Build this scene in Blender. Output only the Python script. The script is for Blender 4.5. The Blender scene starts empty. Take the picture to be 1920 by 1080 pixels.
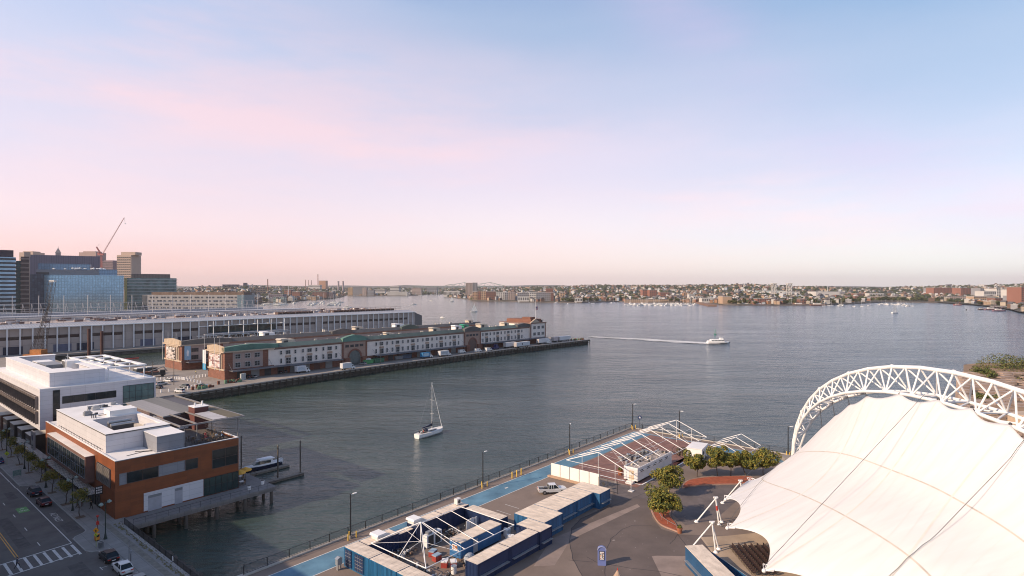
import bpy, bmesh, math, random
from mathutils import Vector, Matrix, noise
S = bpy.context.scene
COL = S.collection
PI = math.pi
# ---------------- camera ----------------
CAMH = 42.0; FPX = 1090.0
cam = bpy.data.cameras.new("camera"); camo = bpy.data.objects.new("camera", cam); COL.objects.link(camo)
cam.sensor_width = 36; cam.lens = 36*FPX/1920; cam.clip_start = 0.5; cam.clip_end = 60000
camo.location = (0, 0, CAMH); camo.rotation_euler = (PI/2, 0, 0)
S.camera = camo
S.render.resolution_x = 1024; S.render.resolution_y = 576
S.view_settings.view_transform = 'Standard'; S.view_settings.look = 'None'
S.cycles.filter_width = 1.05
S.view_settings.exposure = 0.15; S.view_settings.gamma = 1
# ---------------- sun ----------------
SUN_EL = math.radians(29); SUN_DIR2 = Vector((-0.9, -0.44)).normalized()
sd = Vector((SUN_DIR2.x*math.cos(SUN_EL), SUN_DIR2.y*math.cos(SUN_EL), math.sin(SUN_EL)))
sl = bpy.data.lights.new("sun", 'SUN'); sl.energy = 5.0; sl.angle = math.radians(0.6); sl.color = (1.0, 0.77, 0.55)
so = bpy.data.objects.new("sun", sl); COL.objects.link(so); so.rotation_euler = sd.to_track_quat('Z', 'Y').to_euler()
# ---------------- world ----------------
wd = bpy.data.worlds.new("World"); S.world = wd; wd.use_nodes = True
N = wd.node_tree.nodes; Lk = wd.node_tree.links; N.clear()
def wn(t, **k):
    n = N.new(t)
    for a, b in k.items(): setattr(n, a, b)
    return n
wout = wn('ShaderNodeOutputWorld'); bgA = wn('ShaderNodeBackground'); bgB = wn('ShaderNodeBackground'); wadd = wn('ShaderNodeAddShader')
sky = wn('ShaderNodeTexSky'); sky.sky_type = 'NISHITA'; sky.sun_disc = False; sky.sun_elevation = SUN_EL
sky.sun_rotation = math.atan2(SUN_DIR2.x, SUN_DIR2.y)
bgA.inputs[1].default_value = 0.05
Lk.new(sky.outputs[0], bgA.inputs[0])
tc = wn('ShaderNodeTexCoord'); sep = wn('ShaderNodeSeparateXYZ'); Lk.new(tc.outputs['Generated'], sep.inputs[0])
def math_(op, a, b=None, clamp=False):
    n = wn('ShaderNodeMath', operation=op); n.use_clamp = clamp
    for i, v in enumerate((a, b)):
        if v is None: continue
        if hasattr(v, 'is_linked') or hasattr(v, 'links'): Lk.new(v, n.inputs[i])
        else: n.inputs[i].default_value = v
    return n.outputs[0]
nz = wn('ShaderNodeTexNoise'); nz.inputs['Scale'].default_value = 1.4; nz.inputs['Detail'].default_value = 5; nz.inputs['Roughness'].default_value = 0.55
mp = wn('ShaderNodeMapping'); mp.inputs['Scale'].default_value = (1, 1, 3.2); mp.inputs['Rotation'].default_value = (0, -0.28, 0); Lk.new(tc.outputs['Generated'], mp.inputs[0]); Lk.new(mp.outputs[0], nz.inputs['Vector'])
wob = math_('MULTIPLY', math_('SUBTRACT', nz.outputs[0], 0.5), 0.16)
elev = math_('ADD', sep.outputs[2], math_('MULTIPLY', wob, math_('MULTIPLY', sep.outputs[2], 4.0, True)))
def srgb(r, g, b):
    f = lambda c: ((c/255)/12.92 if c/255 <= .04045 else ((c/255+.055)/1.055)**2.4)
    return (f(r), f(g), f(b), 1)
def ramp(stops):
    r = wn('ShaderNodeValToRGB'); cr = r.color_ramp; cr.interpolation = 'EASE'
    while len(cr.elements) < len(stops): cr.elements.new(0.5)
    for e, (p, c) in zip(cr.elements, stops): e.position = p; e.color = srgb(*c)
    Lk.new(elev, r.inputs[0]); return r.outputs[0]
rl = ramp([(0.0, (246, 192, 190)), (0.03, (243, 188, 191)), (0.11, (235, 204, 212)), (0.21, (221, 206, 220)), (0.31, (204, 203, 223)), (0.42, (183, 194, 223)), (0.52, (148, 168, 205)), (1, (62, 84, 128))])
rm = ramp([(0.0, (246, 216, 214)), (0.03, (244, 214, 215)), (0.1, (240, 216, 220)), (0.22, (226, 207, 220)), (0.31, (198, 196, 216)), (0.42, (164, 180, 208)), (0.52, (130, 158, 200)), (1, (56, 82, 128))])
rr = ramp([(0.0, (238, 228, 228)), (0.03, (230, 226, 230)), (0.1, (214, 211, 224)), (0.21, (192, 195, 215)), (0.31, (166, 183, 208)), (0.42, (133, 166, 202)), (0.52, (92, 132, 180)), (1, (50, 80, 128))])
azi = math_('DIVIDE', sep.outputs[0], math_('MAXIMUM', math_('SQRT', math_('ADD', math_('MULTIPLY', sep.outputs[0], sep.outputs[0]), math_('MULTIPLY', sep.outputs[1], sep.outputs[1]))), 0.001))
azi = math_('ADD', azi, math_('MULTIPLY', wob, 0.8))
def mix(f, a, b):
    m = wn('ShaderNodeMix', data_type='RGBA'); Lk.new(f, m.inputs[0]); Lk.new(a, m.inputs[6]); Lk.new(b, m.inputs[7]); return m.outputs[2]
def maprange(v, a, b):
    m = wn('ShaderNodeMapRange', interpolation_type='SMOOTHSTEP'); Lk.new(v, m.inputs[0]); m.inputs[1].default_value = a; m.inputs[2].default_value = b; return m.outputs[0]
c1 = mix(maprange(azi, -0.62, 0.05), rl, rm); c2 = mix(maprange(azi, 0.0, 0.68), c1, rr)
nz2 = wn('ShaderNodeTexNoise'); nz2.inputs['Scale'].default_value = 1.5; nz2.inputs['Detail'].default_value = 6; nz2.inputs['Roughness'].default_value = 0.6
mp2 = wn('ShaderNodeMapping'); mp2.inputs['Scale'].default_value = (1, 1, 5.5); mp2.inputs['Rotation'].default_value = (0, -0.34, 0); mp2.inputs['Location'].default_value = (3.1, 0.4, 0.2)
Lk.new(tc.outputs['Generated'], mp2.inputs[0]); Lk.new(mp2.outputs[0], nz2.inputs['Vector'])
cl = math_('MULTIPLY', math_('MULTIPLY', maprange(nz2.outputs[0], 0.42, 0.68), 0.55), math_('SUBTRACT', 1.0, maprange(math_('ADD', sep.outputs[2], math_('MULTIPLY', azi, 0.22)), 0.22, 0.42)))
rp = wn('ShaderNodeRGB'); rp.outputs[0].default_value = srgb(246, 208, 210)
def band(z0, k, w):      # a long soft cloud streak, falling to the right
    d = math_('DIVIDE', math_('SUBTRACT', math_('ADD', sep.outputs[2], math_('MULTIPLY', azi, k)), z0), w); return math_('POWER', 2.718, math_('MULTIPLY', math_('MULTIPLY', d, d), -1.0))
cl = math_('MINIMUM', math_('ADD', cl, math_('MULTIPLY', band(0.197, 0.125, 0.036), math_('MULTIPLY', maprange(nz2.outputs[0], 0.30, 0.66), 0.5))), 0.9)
lv_ = wn('ShaderNodeRGB'); lv_.outputs[0].default_value = srgb(206, 186, 216)
c3 = mix(cl, c2, rp.outputs[0]); c3 = mix(math_('MULTIPLY', math_('MULTIPLY', band(0.646, 0.84, 0.07), maprange(nz2.outputs[0], 0.30, 0.65)), 0.55), c3, lv_.outputs[0])
bk_ = wn('ShaderNodeRGB'); bk_.outputs[0].default_value = srgb(150, 164, 194)      # the sky behind the viewer is a plainer blue
c3 = mix(maprange(math_('MULTIPLY', sep.outputs[1], -1.0), -0.15, 0.5), c3, bk_.outputs[0])
Lk.new(c3, bgB.inputs[0]); bgB.inputs[1].default_value = 0.85
Lk.new(bgA.outputs[0], wadd.inputs[0]); Lk.new(bgB.outputs[0], wadd.inputs[1]); Lk.new(wadd.outputs[0], wout.inputs[0])

# ---------------- helpers ----------------
n_ = math.hypot(910, FPX); RX, RY = 910/n_, FPX/n_; ANG = math.atan2(RY, RX)     # the street grid is turned by ANG
def W(a, b, z=0): return Vector((a*RX-b*RY, a*RY+b*RX, z))
def site(x, y): return (x*RX+y*RY, -x*RY+y*RX)
def at(u, v, z=0):
    t = (CAMH-z)*FPX/(v-540); return Vector(((u-960)/FPX*t, t, z))
def atd(u, v, t):
    return Vector(((u-960)/FPX*t, t, CAMH-(v-540)/FPX*t))
def sat(u, v, z=0):
    p = at(u, v, z); return site(p.x, p.y)

class MB:
    def __init__(s): s.v = []; s.f = []; s.m = []
    def face(s, pts, mi=0):
        i = len(s.v); s.v += [tuple(p) for p in pts]; s.f.append(tuple(range(i, i+len(pts)))); s.m.append(mi); return s
    def raw(s, vs, fs, mi=0):
        i = len(s.v); s.v += [tuple(p) for p in vs]
        for f in fs: s.f.append(tuple(k+i for k in f)); s.m.append(mi)
        return s
    def box(s, x0, y0, z0, x1, y1, z1, mi=0):
        if x0 > x1: x0, x1 = x1, x0
        if y0 > y1: y0, y1 = y1, y0
        if z0 > z1: z0, z1 = z1, z0
        return s.raw([(x0,y0,z0),(x1,y0,z0),(x1,y1,z0),(x0,y1,z0),(x0,y0,z1),(x1,y0,z1),(x1,y1,z1),(x0,y1,z1)],
            [(0,3,2,1),(4,5,6,7),(0,1,5,4),(1,2,6,5),(2,3,7,6),(3,0,4,7)], mi)
    def prism(s, pts, z0, z1, mi=0):
        n = len(pts); ar = sum(pts[i][0]*pts[(i+1)%n][1]-pts[(i+1)%n][0]*pts[i][1] for i in range(n))
        if ar < 0: pts = pts[::-1]
        vs = [(p[0], p[1], z0) for p in pts]+[(p[0], p[1], z1) for p in pts]
        fs = [tuple(range(n))[::-1], tuple(range(n, 2*n))]+[(i, (i+1) % n, n+(i+1) % n, n+i) for i in range(n)]
        return s.raw(vs, fs, mi)
    def prof(s, pts, y0, y1, mi=0):      # profile in x,z extruded along y
        n = len(pts); ar = sum(pts[i][0]*pts[(i+1)%n][1]-pts[(i+1)%n][0]*pts[i][1] for i in range(n))
        if ar > 0: pts = pts[::-1]
        vs = [(p[0], y0, p[1]) for p in pts]+[(p[0], y1, p[1]) for p in pts]
        fs = [tuple(range(n))[::-1], tuple(range(n, 2*n))]+[(i, (i+1) % n, n+(i+1) % n, n+i) for i in range(n)]
        return s.raw(vs, fs, mi)
    def tube(s, p, q, r, n=6, r2=None, mi=0, cap=True):
        p = Vector(p); q = Vector(q); d = (q-p)
        if d.length < 1e-6: return s
        d.normalize(); up = Vector((0, 0, 1)) if abs(d.z) < .95 else Vector((1, 0, 0))
        x = d.cross(up).normalized(); y = d.cross(x); r2 = r if r2 is None else r2
        vs = []
        for c, rr_ in ((p, r), (q, r2)):
            for i in range(n):
                t = 2*PI*(i+.5)/n; vs.append(c+x*math.cos(t)*rr_+y*math.sin(t)*rr_)
        fs = [(i, n+i, n+(i+1) % n, (i+1) % n) for i in range(n)]
        if cap: fs += [tuple(range(n)), tuple(range(n, 2*n))[::-1]]
        return s.raw(vs, fs, mi)
    def path(s, pts, r, n=6, mi=0):
        for a, b in zip(pts, pts[1:]): s.tube(a, b, r, n, mi=mi)
        return s
    def cyl(s, x, y, z0, z1, r, r2=None, n=12, mi=0): return s.tube((x, y, z0), (x, y, z1), r, n, r2, mi)
    def ell(s, c, r, nu=10, nv=6, mi=0):
        cx, cy, cz = c; rx, ry, rz = r if hasattr(r, '__len__') else (r, r, r); vs = [(cx, cy, cz-rz)]
        for j in range(1, nv):
            ph = -PI/2+PI*j/nv
            for i in range(nu):
                t = 2*PI*i/nu; vs.append((cx+rx*math.cos(ph)*math.cos(t), cy+ry*math.cos(ph)*math.sin(t), cz+rz*math.sin(ph)))
        vs.append((cx, cy, cz+rz)); top = len(vs)-1; fs = []
        for i in range(nu):
            fs.append((0, 1+(i+1) % nu, 1+i)); fs.append((top, top-nu+i, top-nu+(i+1) % nu))
        for j in range(nv-2):
            for i in range(nu):
                a = 1+j*nu; fs.append((a+i, a+(i+1) % nu, a+nu+(i+1) % nu, a+nu+i))
        return s.raw(vs, fs, mi)
    def loft(s, rings, mi=0, cap=True, close=True):
        n = len(rings[0]); vs = [p for r in rings for p in r]; fs = []
        for j in range(len(rings)-1):
            for i in range(n if close else n-1):
                fs.append((j*n+i, j*n+(i+1) % n, (j+1)*n+(i+1) % n, (j+1)*n+i))
        if cap: fs += [tuple(range(n))[::-1], tuple(range((len(rings)-1)*n, len(rings)*n))]
        return s.raw(vs, fs, mi)
    def sheet(s, pts, z, mi=0): return s.face([(p[0], p[1], z) for p in (pts if sum(pts[i][0]*pts[(i+1)%len(pts)][1]-pts[(i+1)%len(pts)][0]*pts[i][1] for i in range(len(pts))) > 0 else pts[::-1])], mi)
    def strip(s, pts, w, z, mi=0):
        for (ax, ay), (bx, by) in zip(pts, pts[1:]):
            d = math.hypot(bx-ax, by-ay)
            if d < 1e-6: continue
            nx, ny = -(by-ay)/d*w/2, (bx-ax)/d*w/2
            s.face([(ax-nx, ay-ny, z), (bx-nx, by-ny, z), (bx+nx, by+ny, z), (ax+nx, ay+ny, z)], mi)
        return s
    def mesh(s, name, mats, smooth=False, off=(0, 0, 0)):
        me = bpy.data.meshes.new(name); ox, oy, oz = off
        me.from_pydata([(v[0]-ox, v[1]-oy, v[2]-oz) for v in s.v], [], s.f)
        for m in (mats if isinstance(mats, (list, tuple)) else [mats]): me.materials.append(m)
        if max(s.m, default=0) > 0: me.polygons.foreach_set('material_index', s.m)
        if smooth: me.polygons.foreach_set('use_smooth', [True]*len(s.f))
        me.update(); return me

def tag(o, label=None, cat=None, group=None, kind=None):
    if label: o['label'] = label
    if cat: o['category'] = cat
    if group: o['group'] = group
    if kind: o['kind'] = kind
    return o
def lower(n): return n
class T:
    """a thing: an Empty with parts; coordinates a,b on the street grid (or world=True)"""
    def __init__(s, name, label, cat, a=0, b=0, z=0, rot=0, group=None, world=False, scale=1):
        s.e = bpy.data.objects.new(name, None); COL.objects.link(s.e); s.e.empty_display_size = .3
        s.e.location = Vector((a, b, z)) if world else W(a, b, z)
        s.e.rotation_euler = (0, 0, rot if world else ANG+rot); s.e.scale = (scale,)*3
        s.o = (a, b, z); tag(s.e, label, cat, group)
    def part(s, name, mb, mat, parent=None, label=None, absc=False, smooth=False, kind=None, loc=None, rot=None):
        me = mb.mesh(name, mat, smooth, s.o if absc else (0, 0, 0)) if isinstance(mb, MB) else mb
        o = bpy.data.objects.new(name, me); COL.objects.link(o); o.parent = parent or s.e
        if loc is not None: o.location = (loc[0]-s.o[0], loc[1]-s.o[1], loc[2]-s.o[2]) if absc else loc
        if rot is not None: o.rotation_euler = rot
        if label: o['label'] = label
        if kind: o['kind'] = kind
        return o
def solo(name, label, cat, mb, mat, a=0, b=0, z=0, rot=0, group=None, world=False, absc=False, smooth=False, kind=None, scale=1):
    me = mb.mesh(name, mat, smooth, (a, b, z) if absc else (0, 0, 0)) if isinstance(mb, MB) else mb
    o = bpy.data.objects.new(name, me); COL.objects.link(o)
    o.location = Vector((a, b, z)) if world else W(a, b, z); o.rotation_euler = (0, 0, rot if world else ANG+rot)
    o.scale = scale if isinstance(scale, (tuple, list)) else (scale,)*3
    return tag(o, label, cat, group, kind)
def struct(name, mb, mat, absc=True, world=False, smooth=False, kind='structure'):
    me = mb.mesh(name, mat, smooth); o = bpy.data.objects.new(name, me); COL.objects.link(o)
    if not world: o.rotation_euler = (0, 0, ANG)
    o['kind'] = kind; return o
def dup(src, a, b, z=0, rot=0, label=None, group=None, world=False, scale=None, cat=None):
    e = src.e if isinstance(src, T) else src
    def cp(o, par):
        c = o.copy(); COL.objects.link(c)
        if par is not None: c.parent = par
        for ch in o.children: cp(ch, c)
        return c
    r = cp(e, None); r.location = Vector((a, b, z)) if world else W(a, b, z); r.rotation_euler = (0, 0, rot if world else ANG+rot)
    if scale is not None: r.scale = scale if isinstance(scale, (tuple, list)) else (scale,)*3
    if label: r['label'] = label
    if group: r['group'] = group
    if cat: r['category'] = cat
    return r
def recolor(root, old, new):
    """give a copied thing its own paint (slots linked to the object)"""
    st = [root]
    while st:
        o = st.pop(); st += list(o.children)
        if o.type == 'MESH':
            for i, sl_ in enumerate(o.material_slots):
                if sl_.material == old: sl_.link = 'OBJECT'; sl_.material = new
# ---------------- materials ----------------
MATS = {}
def mat(name, col, rough=.65, metal=0., var=.12, scale=.6, bump=0., bscale=8, spec=None, col2=None, stretch=None, emis=None, rvar=0., coat=0.):
    if name in MATS: return MATS[name]
    m = bpy.data.materials.new(name); m.use_nodes = True; nt = m.node_tree; b = nt.nodes['Principled BSDF']; L = nt.links
    b.inputs['Roughness'].default_value = rough; b.inputs['Metallic'].default_value = metal
    if spec is not None: b.inputs['Specular IOR Level'].default_value = spec
    if coat: b.inputs['Coat Weight'].default_value = coat
    c = (*col, 1)
    if var or col2:
        tx = nt.nodes.new('ShaderNodeTexCoord'); mpn = nt.nodes.new('ShaderNodeMapping'); L.new(tx.outputs['Object'], mpn.inputs[0])
        if stretch: mpn.inputs['Scale'].default_value = stretch
        nn = nt.nodes.new('ShaderNodeTexNoise'); nn.inputs['Scale'].default_value = scale; nn.inputs['Detail'].default_value = 6; nn.inputs['Roughness'].default_value = .62
        L.new(mpn.outputs[0], nn.inputs['Vector'])
        rp_ = nt.nodes.new('ShaderNodeValToRGB'); rp_.color_ramp.elements[0].position = .3; rp_.color_ramp.elements[1].position = .7
        d = col2 or tuple(x*(1+var) for x in col)
        rp_.color_ramp.elements[0].color = (*(tuple(x*(1-var) for x in col)), 1); rp_.color_ramp.elements[1].color = (*d, 1)
        L.new(nn.outputs[0], rp_.inputs[0]); L.new(rp_.outputs[0], b.inputs['Base Color'])
        if rvar:
            mr = nt.nodes.new('ShaderNodeMapRange'); L.new(nn.outputs[0], mr.inputs[0]); mr.inputs[1].default_value = .3; mr.inputs[2].default_value = .7
            mr.inputs[3].default_value = max(rough-rvar, .02); mr.inputs[4].default_value = min(rough+rvar, 1); L.new(mr.outputs[0], b.inputs['Roughness'])
        if bump:
            n2 = nt.nodes.new('ShaderNodeTexNoise'); n2.inputs['Scale'].default_value = bscale; n2.inputs['Detail'].default_value = 4; L.new(mpn.outputs[0], n2.inputs['Vector'])
            bp = nt.nodes.new('ShaderNodeBump'); bp.inputs['Strength'].default_value = bump; bp.inputs['Distance'].default_value = .05; L.new(n2.outputs[0], bp.inputs['Height']); L.new(bp.outputs[0], b.inputs['Normal'])
    else: b.inputs['Base Color'].default_value = c
    MATS[name] = m; return m
def grid_mat(name, base, line, px, pz, lw=.04, axis=('X', 'Z'), rough=.6, var=.08, band=None, jitter=0., metal=0., off=(0, 0)):
    """panel pattern with joints: panel width px along axis0 and height pz along axis1 (object space metres); jitter varies panel tone"""
    if name in MATS: return MATS[name]
    m = bpy.data.materials.new(name); m.use_nodes = True; nt = m.node_tree; b = nt.nodes['Principled BSDF']; L = nt.links
    b.inputs['Roughness'].default_value = rough; b.inputs['Metallic'].default_value = metal
    tx = nt.nodes.new('ShaderNodeTexCoord'); sp = nt.nodes.new('ShaderNodeSeparateXYZ'); L.new(tx.outputs['Object'], sp.inputs[0])
    def mt(op, a, bb=None):
        n = nt.nodes.new('ShaderNodeMath'); n.operation = op
        for i, v in enumerate((a, bb)):
            if v is None: continue
            if isinstance(v, (int, float)): n.inputs[i].default_value = v
            else: L.new(v, n.inputs[i])
        return n.outputs[0]
    if axis[0] == 'XY': s0 = mt('ADD', sp.outputs[0], sp.outputs[1])
    else: s0 = sp.outputs['XYZ'.index(axis[0])]
    s1 = sp.outputs['XYZ'.index(axis[1])]
    g = None; cells = []
    for sv, p, o_ in ((s0, px, off[0]), (s1, pz, off[1])):
        if not p: continue
        q = mt('DIVIDE', mt('ADD', sv, 1000*p+o_), p); fr = mt('FRACT', q); cells.append(mt('FLOOR', q))
        l = mt('LESS_THAN', fr, lw/p)
        g = l if g is None else mt('MAXIMUM', g, l)
    nn = nt.nodes.new('ShaderNodeTexNoise'); nn.inputs['Scale'].default_value = .5; nn.inputs['Detail'].default_value = 6; L.new(tx.outputs['Object'], nn.inputs['Vector'])
    f = mt('ADD', mt('MULTIPLY', mt('SUBTRACT', nn.outputs[0], .5), var*4), 1.0)
    if jitter:
        cv = nt.nodes.new('ShaderNodeCombineXYZ')
        for i, c_ in enumerate(cells): L.new(c_, cv.inputs[i])
        wn_ = nt.nodes.new('ShaderNodeTexWhiteNoise'); wn_.noise_dimensions = '3D'; L.new(cv.outputs[0], wn_.inputs['Vector'])
        f = mt('MULTIPLY', f, mt('ADD', mt('MULTIPLY', mt('SUBTRACT', wn_.outputs['Value'], .5), jitter*2), 1.0))
    vm = nt.nodes.new('ShaderNodeVectorMath'); vm.operation = 'SCALE'; vm.inputs[0].default_value = base; L.new(f, vm.inputs['Scale'])
    mx = nt.nodes.new('ShaderNodeMix'); mx.data_type = 'RGBA'; L.new(g, mx.inputs[0]); L.new(vm.outputs[0], mx.inputs[6]); mx.inputs[7].default_value = (*line, 1)
    L.new(mx.outputs[2], b.inputs['Base Color'])
    bp = nt.nodes.new('ShaderNodeBump'); bp.inputs['Strength'].default_value = .5; bp.inputs['Distance'].default_value = -.03; L.new(g, bp.inputs['Height']); L.new(bp.outputs[0], b.inputs['Normal'])
    MATS[name] = m; return m
def glass(name, col=(.02, .03, .035), rough=.06, var=.5, scale=.25, spec=.6):
    return mat(name, col, rough=rough, var=var, scale=scale, spec=spec)
white = mat('white_paint', (.78, .77, .76), .45, var=.04)
offwhite = mat('off_white_roof', (.66, .64, .62), .8, var=.14, scale=.25, bump=.3, bscale=3)
roofwhite = mat('white_membrane_roof', (.74, .725, .72), .7, var=.10, scale=.18)
black = mat('black_metal', (.02, .02, .022), .45, var=.2)
dark = mat('dark_metal', (.045, .045, .05), .5, var=.2)
steel = mat('galvanised_steel', (.42, .43, .44), .4, metal=.6, var=.15)
greymetal = mat('grey_metal', (.22, .23, .25), .5, metal=.2, var=.12)
glassd = glass('dark_glass', spec=.38)
glassg = glass('green_glass', (.03, .055, .055), .07)
rubber = mat('rubber', (.015, .015, .016), .8, var=.2)
chrome = mat('hub_metal', (.45, .45, .46), .3, metal=.8, var=.1)
redp = mat('red_plastic', (.45, .03, .02), .4, var=.1)
yellowp = mat('yellow_paint', (.75, .48, .08), .5, var=.15)
lampglass = mat('lens_glass', (.7, .7, .68), .15, var=.05)
timber = mat('weathered_timber', (.12, .10, .085), .9, var=.4, scale=1.5, bump=.5, stretch=(1, 1, .2))
wetwood = mat('dark_piles', (.07, .055, .04), .85, var=.45, scale=1.2, bump=.5)
rustm = mat('rusty_steel', (.16, .06, .035), .8, var=.4, scale=1.5)
skinm = mat('skin', (.42, .24, .17), .6, var=.05)
# ================= water, ground, street =================
def water_mat():
    m = bpy.data.materials.new('harbour_water'); m.use_nodes = True; nt = m.node_tree; b = nt.nodes['Principled BSDF']; L = nt.links
    tx = nt.nodes.new('ShaderNodeTexCoord')
    def noi(scale, sc, det=4, rough=.6, rot=0):
        mp_ = nt.nodes.new('ShaderNodeMapping'); mp_.inputs['Scale'].default_value = sc; mp_.inputs['Rotation'].default_value = (0, 0, rot); L.new(tx.outputs['Object'], mp_.inputs[0])
        n = nt.nodes.new('ShaderNodeTexNoise'); n.inputs['Scale'].default_value = scale; n.inputs['Detail'].default_value = det; n.inputs['Roughness'].default_value = rough
        L.new(mp_.outputs[0], n.inputs['Vector']); return n.outputs[0]
    def mt(op, a, bb):
        n = nt.nodes.new('ShaderNodeMath'); n.operation = op
        for i, v in enumerate((a, bb)):
            if isinstance(v, (int, float)): n.inputs[i].default_value = v
            else: L.new(v, n.inputs[i])
        return n.outputs[0]
    small = noi(1.6, (1, 2.2, 1), 3, .6, .25); mid = noi(.38, (1, 2.4, 1), 4, .6, .2); big = noi(.09, (1, 2.5, 1), 3, .55, .1)
    calm = noi(.010, (1, 3.2, 1), 4, .6, .15)
    cal = nt.nodes.new('ShaderNodeMapRange'); L.new(calm, cal.inputs[0]); cal.inputs[1].default_value = .35; cal.inputs[2].default_value = .65; cal.inputs[3].default_value = .55; cal.inputs[4].default_value = 1.15
    # sheltered water between the piers is calmer than the open harbour
    sp = nt.nodes.new('ShaderNodeSeparateXYZ'); L.new(tx.outputs['Object'], sp.inputs[0])
    sh = nt.nodes.new('ShaderNodeMapRange'); L.new(mt('ADD', sp.outputs[0], mt('MULTIPLY', sp.outputs[1], .35)), sh.inputs[0]); sh.inputs[1].default_value = -60; sh.inputs[2].default_value = 160; sh.inputs[3].default_value = .55; sh.inputs[4].default_value = 1.0
    h = mt('ADD', mt('ADD', mt('MULTIPLY', small, .10), mt('MULTIPLY', mid, .34)), mt('MULTIPLY', big, .75))
    h = mt('MULTIPLY', mt('MULTIPLY', h, cal.outputs[0]), sh.outputs[0])
    bp = nt.nodes.new('ShaderNodeBump'); bp.inputs['Strength'].default_value = 1.0; bp.inputs['Distance'].default_value = 1.6; L.new(h, bp.inputs['Height']); L.new(bp.outputs[0], b.inputs['Normal'])
    b.inputs['Roughness'].default_value = .12; b.inputs['IOR'].default_value = 1.33; b.inputs['Specular IOR Level'].default_value = .68
    mu = nt.nodes.new('ShaderNodeMapRange'); L.new(mt('ADD', sp.outputs[0], mt('MULTIPLY', calm, 220)), mu.inputs[0]); mu.inputs[1].default_value = -20; mu.inputs[2].default_value = 330
    mx = nt.nodes.new('ShaderNodeMix'); mx.data_type = 'RGBA'; L.new(mu.outputs[0], mx.inputs[0]); mx.inputs[6].default_value = (.040, .059, .038, 1); mx.inputs[7].default_value = (.036, .066, .100, 1)
    L.new(mx.outputs[2], b.inputs['Base Color']); return m
waterm = water_mat()
m_ = MB(); WZ = -3.5
m_.sheet([(-15500, -700), (15500, -700), (15500, 15700), (-15500, 15700)], WZ)
struct('harbour_water', m_, waterm, world=True)

asphalt = mat('street_asphalt', (.112, .102, .095), .85, var=.22, scale=.35, bump=.25, bscale=10)
conc = mat('sidewalk_concrete', (.30, .285, .27), .85, var=.16, scale=.5, bump=.2)
granite = mat('granite_kerb', (.30, .29, .28), .8, var=.15, scale=2)
plaza = mat('plaza_asphalt', (.195, .150, .125), .88, var=.2, scale=.12, bump=.25, bscale=9)
plazad = mat('patch_shade_asphalt', (.12, .094, .084), .85, var=.22, scale=.15, bump=.25, bscale=9)  # darker tone partly stands for building shade on the plaza
deckc = mat('pier_concrete', (.26, .23, .205), .9, var=.22, scale=.15, bump=.2)
seawall = mat('sea_wall_stone', (.11, .10, .085), .95, var=.5, scale=.4, bump=.6, bscale=2)
linew = mat('road_paint_white', (.55, .54, .52), .7, var=.25, scale=3)
liney = mat('road_paint_yellow', (.62, .33, .05), .7, var=.2, scale=3)
soil = mat('dirt', (.14, .10, .07), .95, var=.35, scale=1.5, bump=.4)

g = MB()
g.prism([(-500, -300), (34.7, -300), (34.7, 121), (36, 123), (36, 176), (58, 176), (58, 240), (90, 246.5), (90, 460), (-500, 460)], -7, -.02)
g.prism([(34.7, -300), (157.5, -300), (157.5, 84.7), (38, 84.7), (38, 60), (34.7, 60)], -7, -.021)
struct('ground', g, [deckc])
g = MB(); g.sheet([(13, -60), (29.9, -60), (29.9, 109.3), (29.9, 109.8), (27.5, 111), (27.5, 119), (29.9, 121), (29.9, 156.8), (27.6, 158.6), (27.6, 330), (13, 330)], 0.0)
struct('road', g, asphalt)
# sidewalk slab with kerb
sw = [(29.9, -60), (29.9, 109.0), (29.2, 109.6), (27.9, 110.6), (27.5, 111.6), (27.5, 118.4), (27.9, 119.3), (29.4, 120.2), (29.9, 121), (29.9, 156.6), (29.4, 157.4), (27.9, 158.2), (27.6, 159.2), (27.6, 330), (36.2, 330), (36.2, 122.4), (36.2, 121), (35.0, 121), (35.0, -60)]
concj = grid_mat('sidewalk_slabs', (.235, .225, .215), (.13, .125, .12), 1.7, 1.7, .035, ('X', 'Y'), .9, .12, jitter=.06)
g = MB(); g.prism(sw, -.3, .12); struct('sidewalk', g, concj)
g = MB()
for (a0, b0), (a1, b1) in zip(sw[:13], sw[1:14]):
    d = math.hypot(a1-a0, b1-b0); nx, ny = (b1-b0)/d*.18, -(a1-a0)/d*.18
    g.face([(a0, b0, .126), (a1, b1, .126), (a1+nx, b1+ny, .126), (a0+nx, b0+ny, .126)][::-1]); g.face([(a0-nx*.03, b0-ny*.03, -.1), (a1-nx*.03, b1-ny*.03, -.1), (a1-nx*.03, b1-ny*.03, .126), (a0-nx*.03, b0-ny*.03, .126)])
struct('kerb', g, granite)
g = MB(); g.strip([(33.0, -60), (33.0, 122)], .9, .124); g.strip([(30.55, 60), (30.55, 108)], .08, .124); g.strip([(32.2, 121), (32.2, 330)], .08, .124)
struct('sidewalk_band', g, mat('worn_concrete_band', (.19, .175, .15), .9, var=.3, scale=1.2))
g = MB()
for b0, b1 in ((117.5, 400),): 
    for a in (19.95, 20.25): g.strip([(a, b0), (a, 330)], .12, .006, 1)
g.strip([(27.0, 117), (27.0, 158)], .14, .006); g.strip([(26.9, 158), (26.9, 330)], .14, .006)
for b in range(100): 
    bb = 119.8+b*9.15
    if bb < 320: g.strip([(23.45, bb), (23.45, bb+1.9)], .13, .006)

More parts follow.
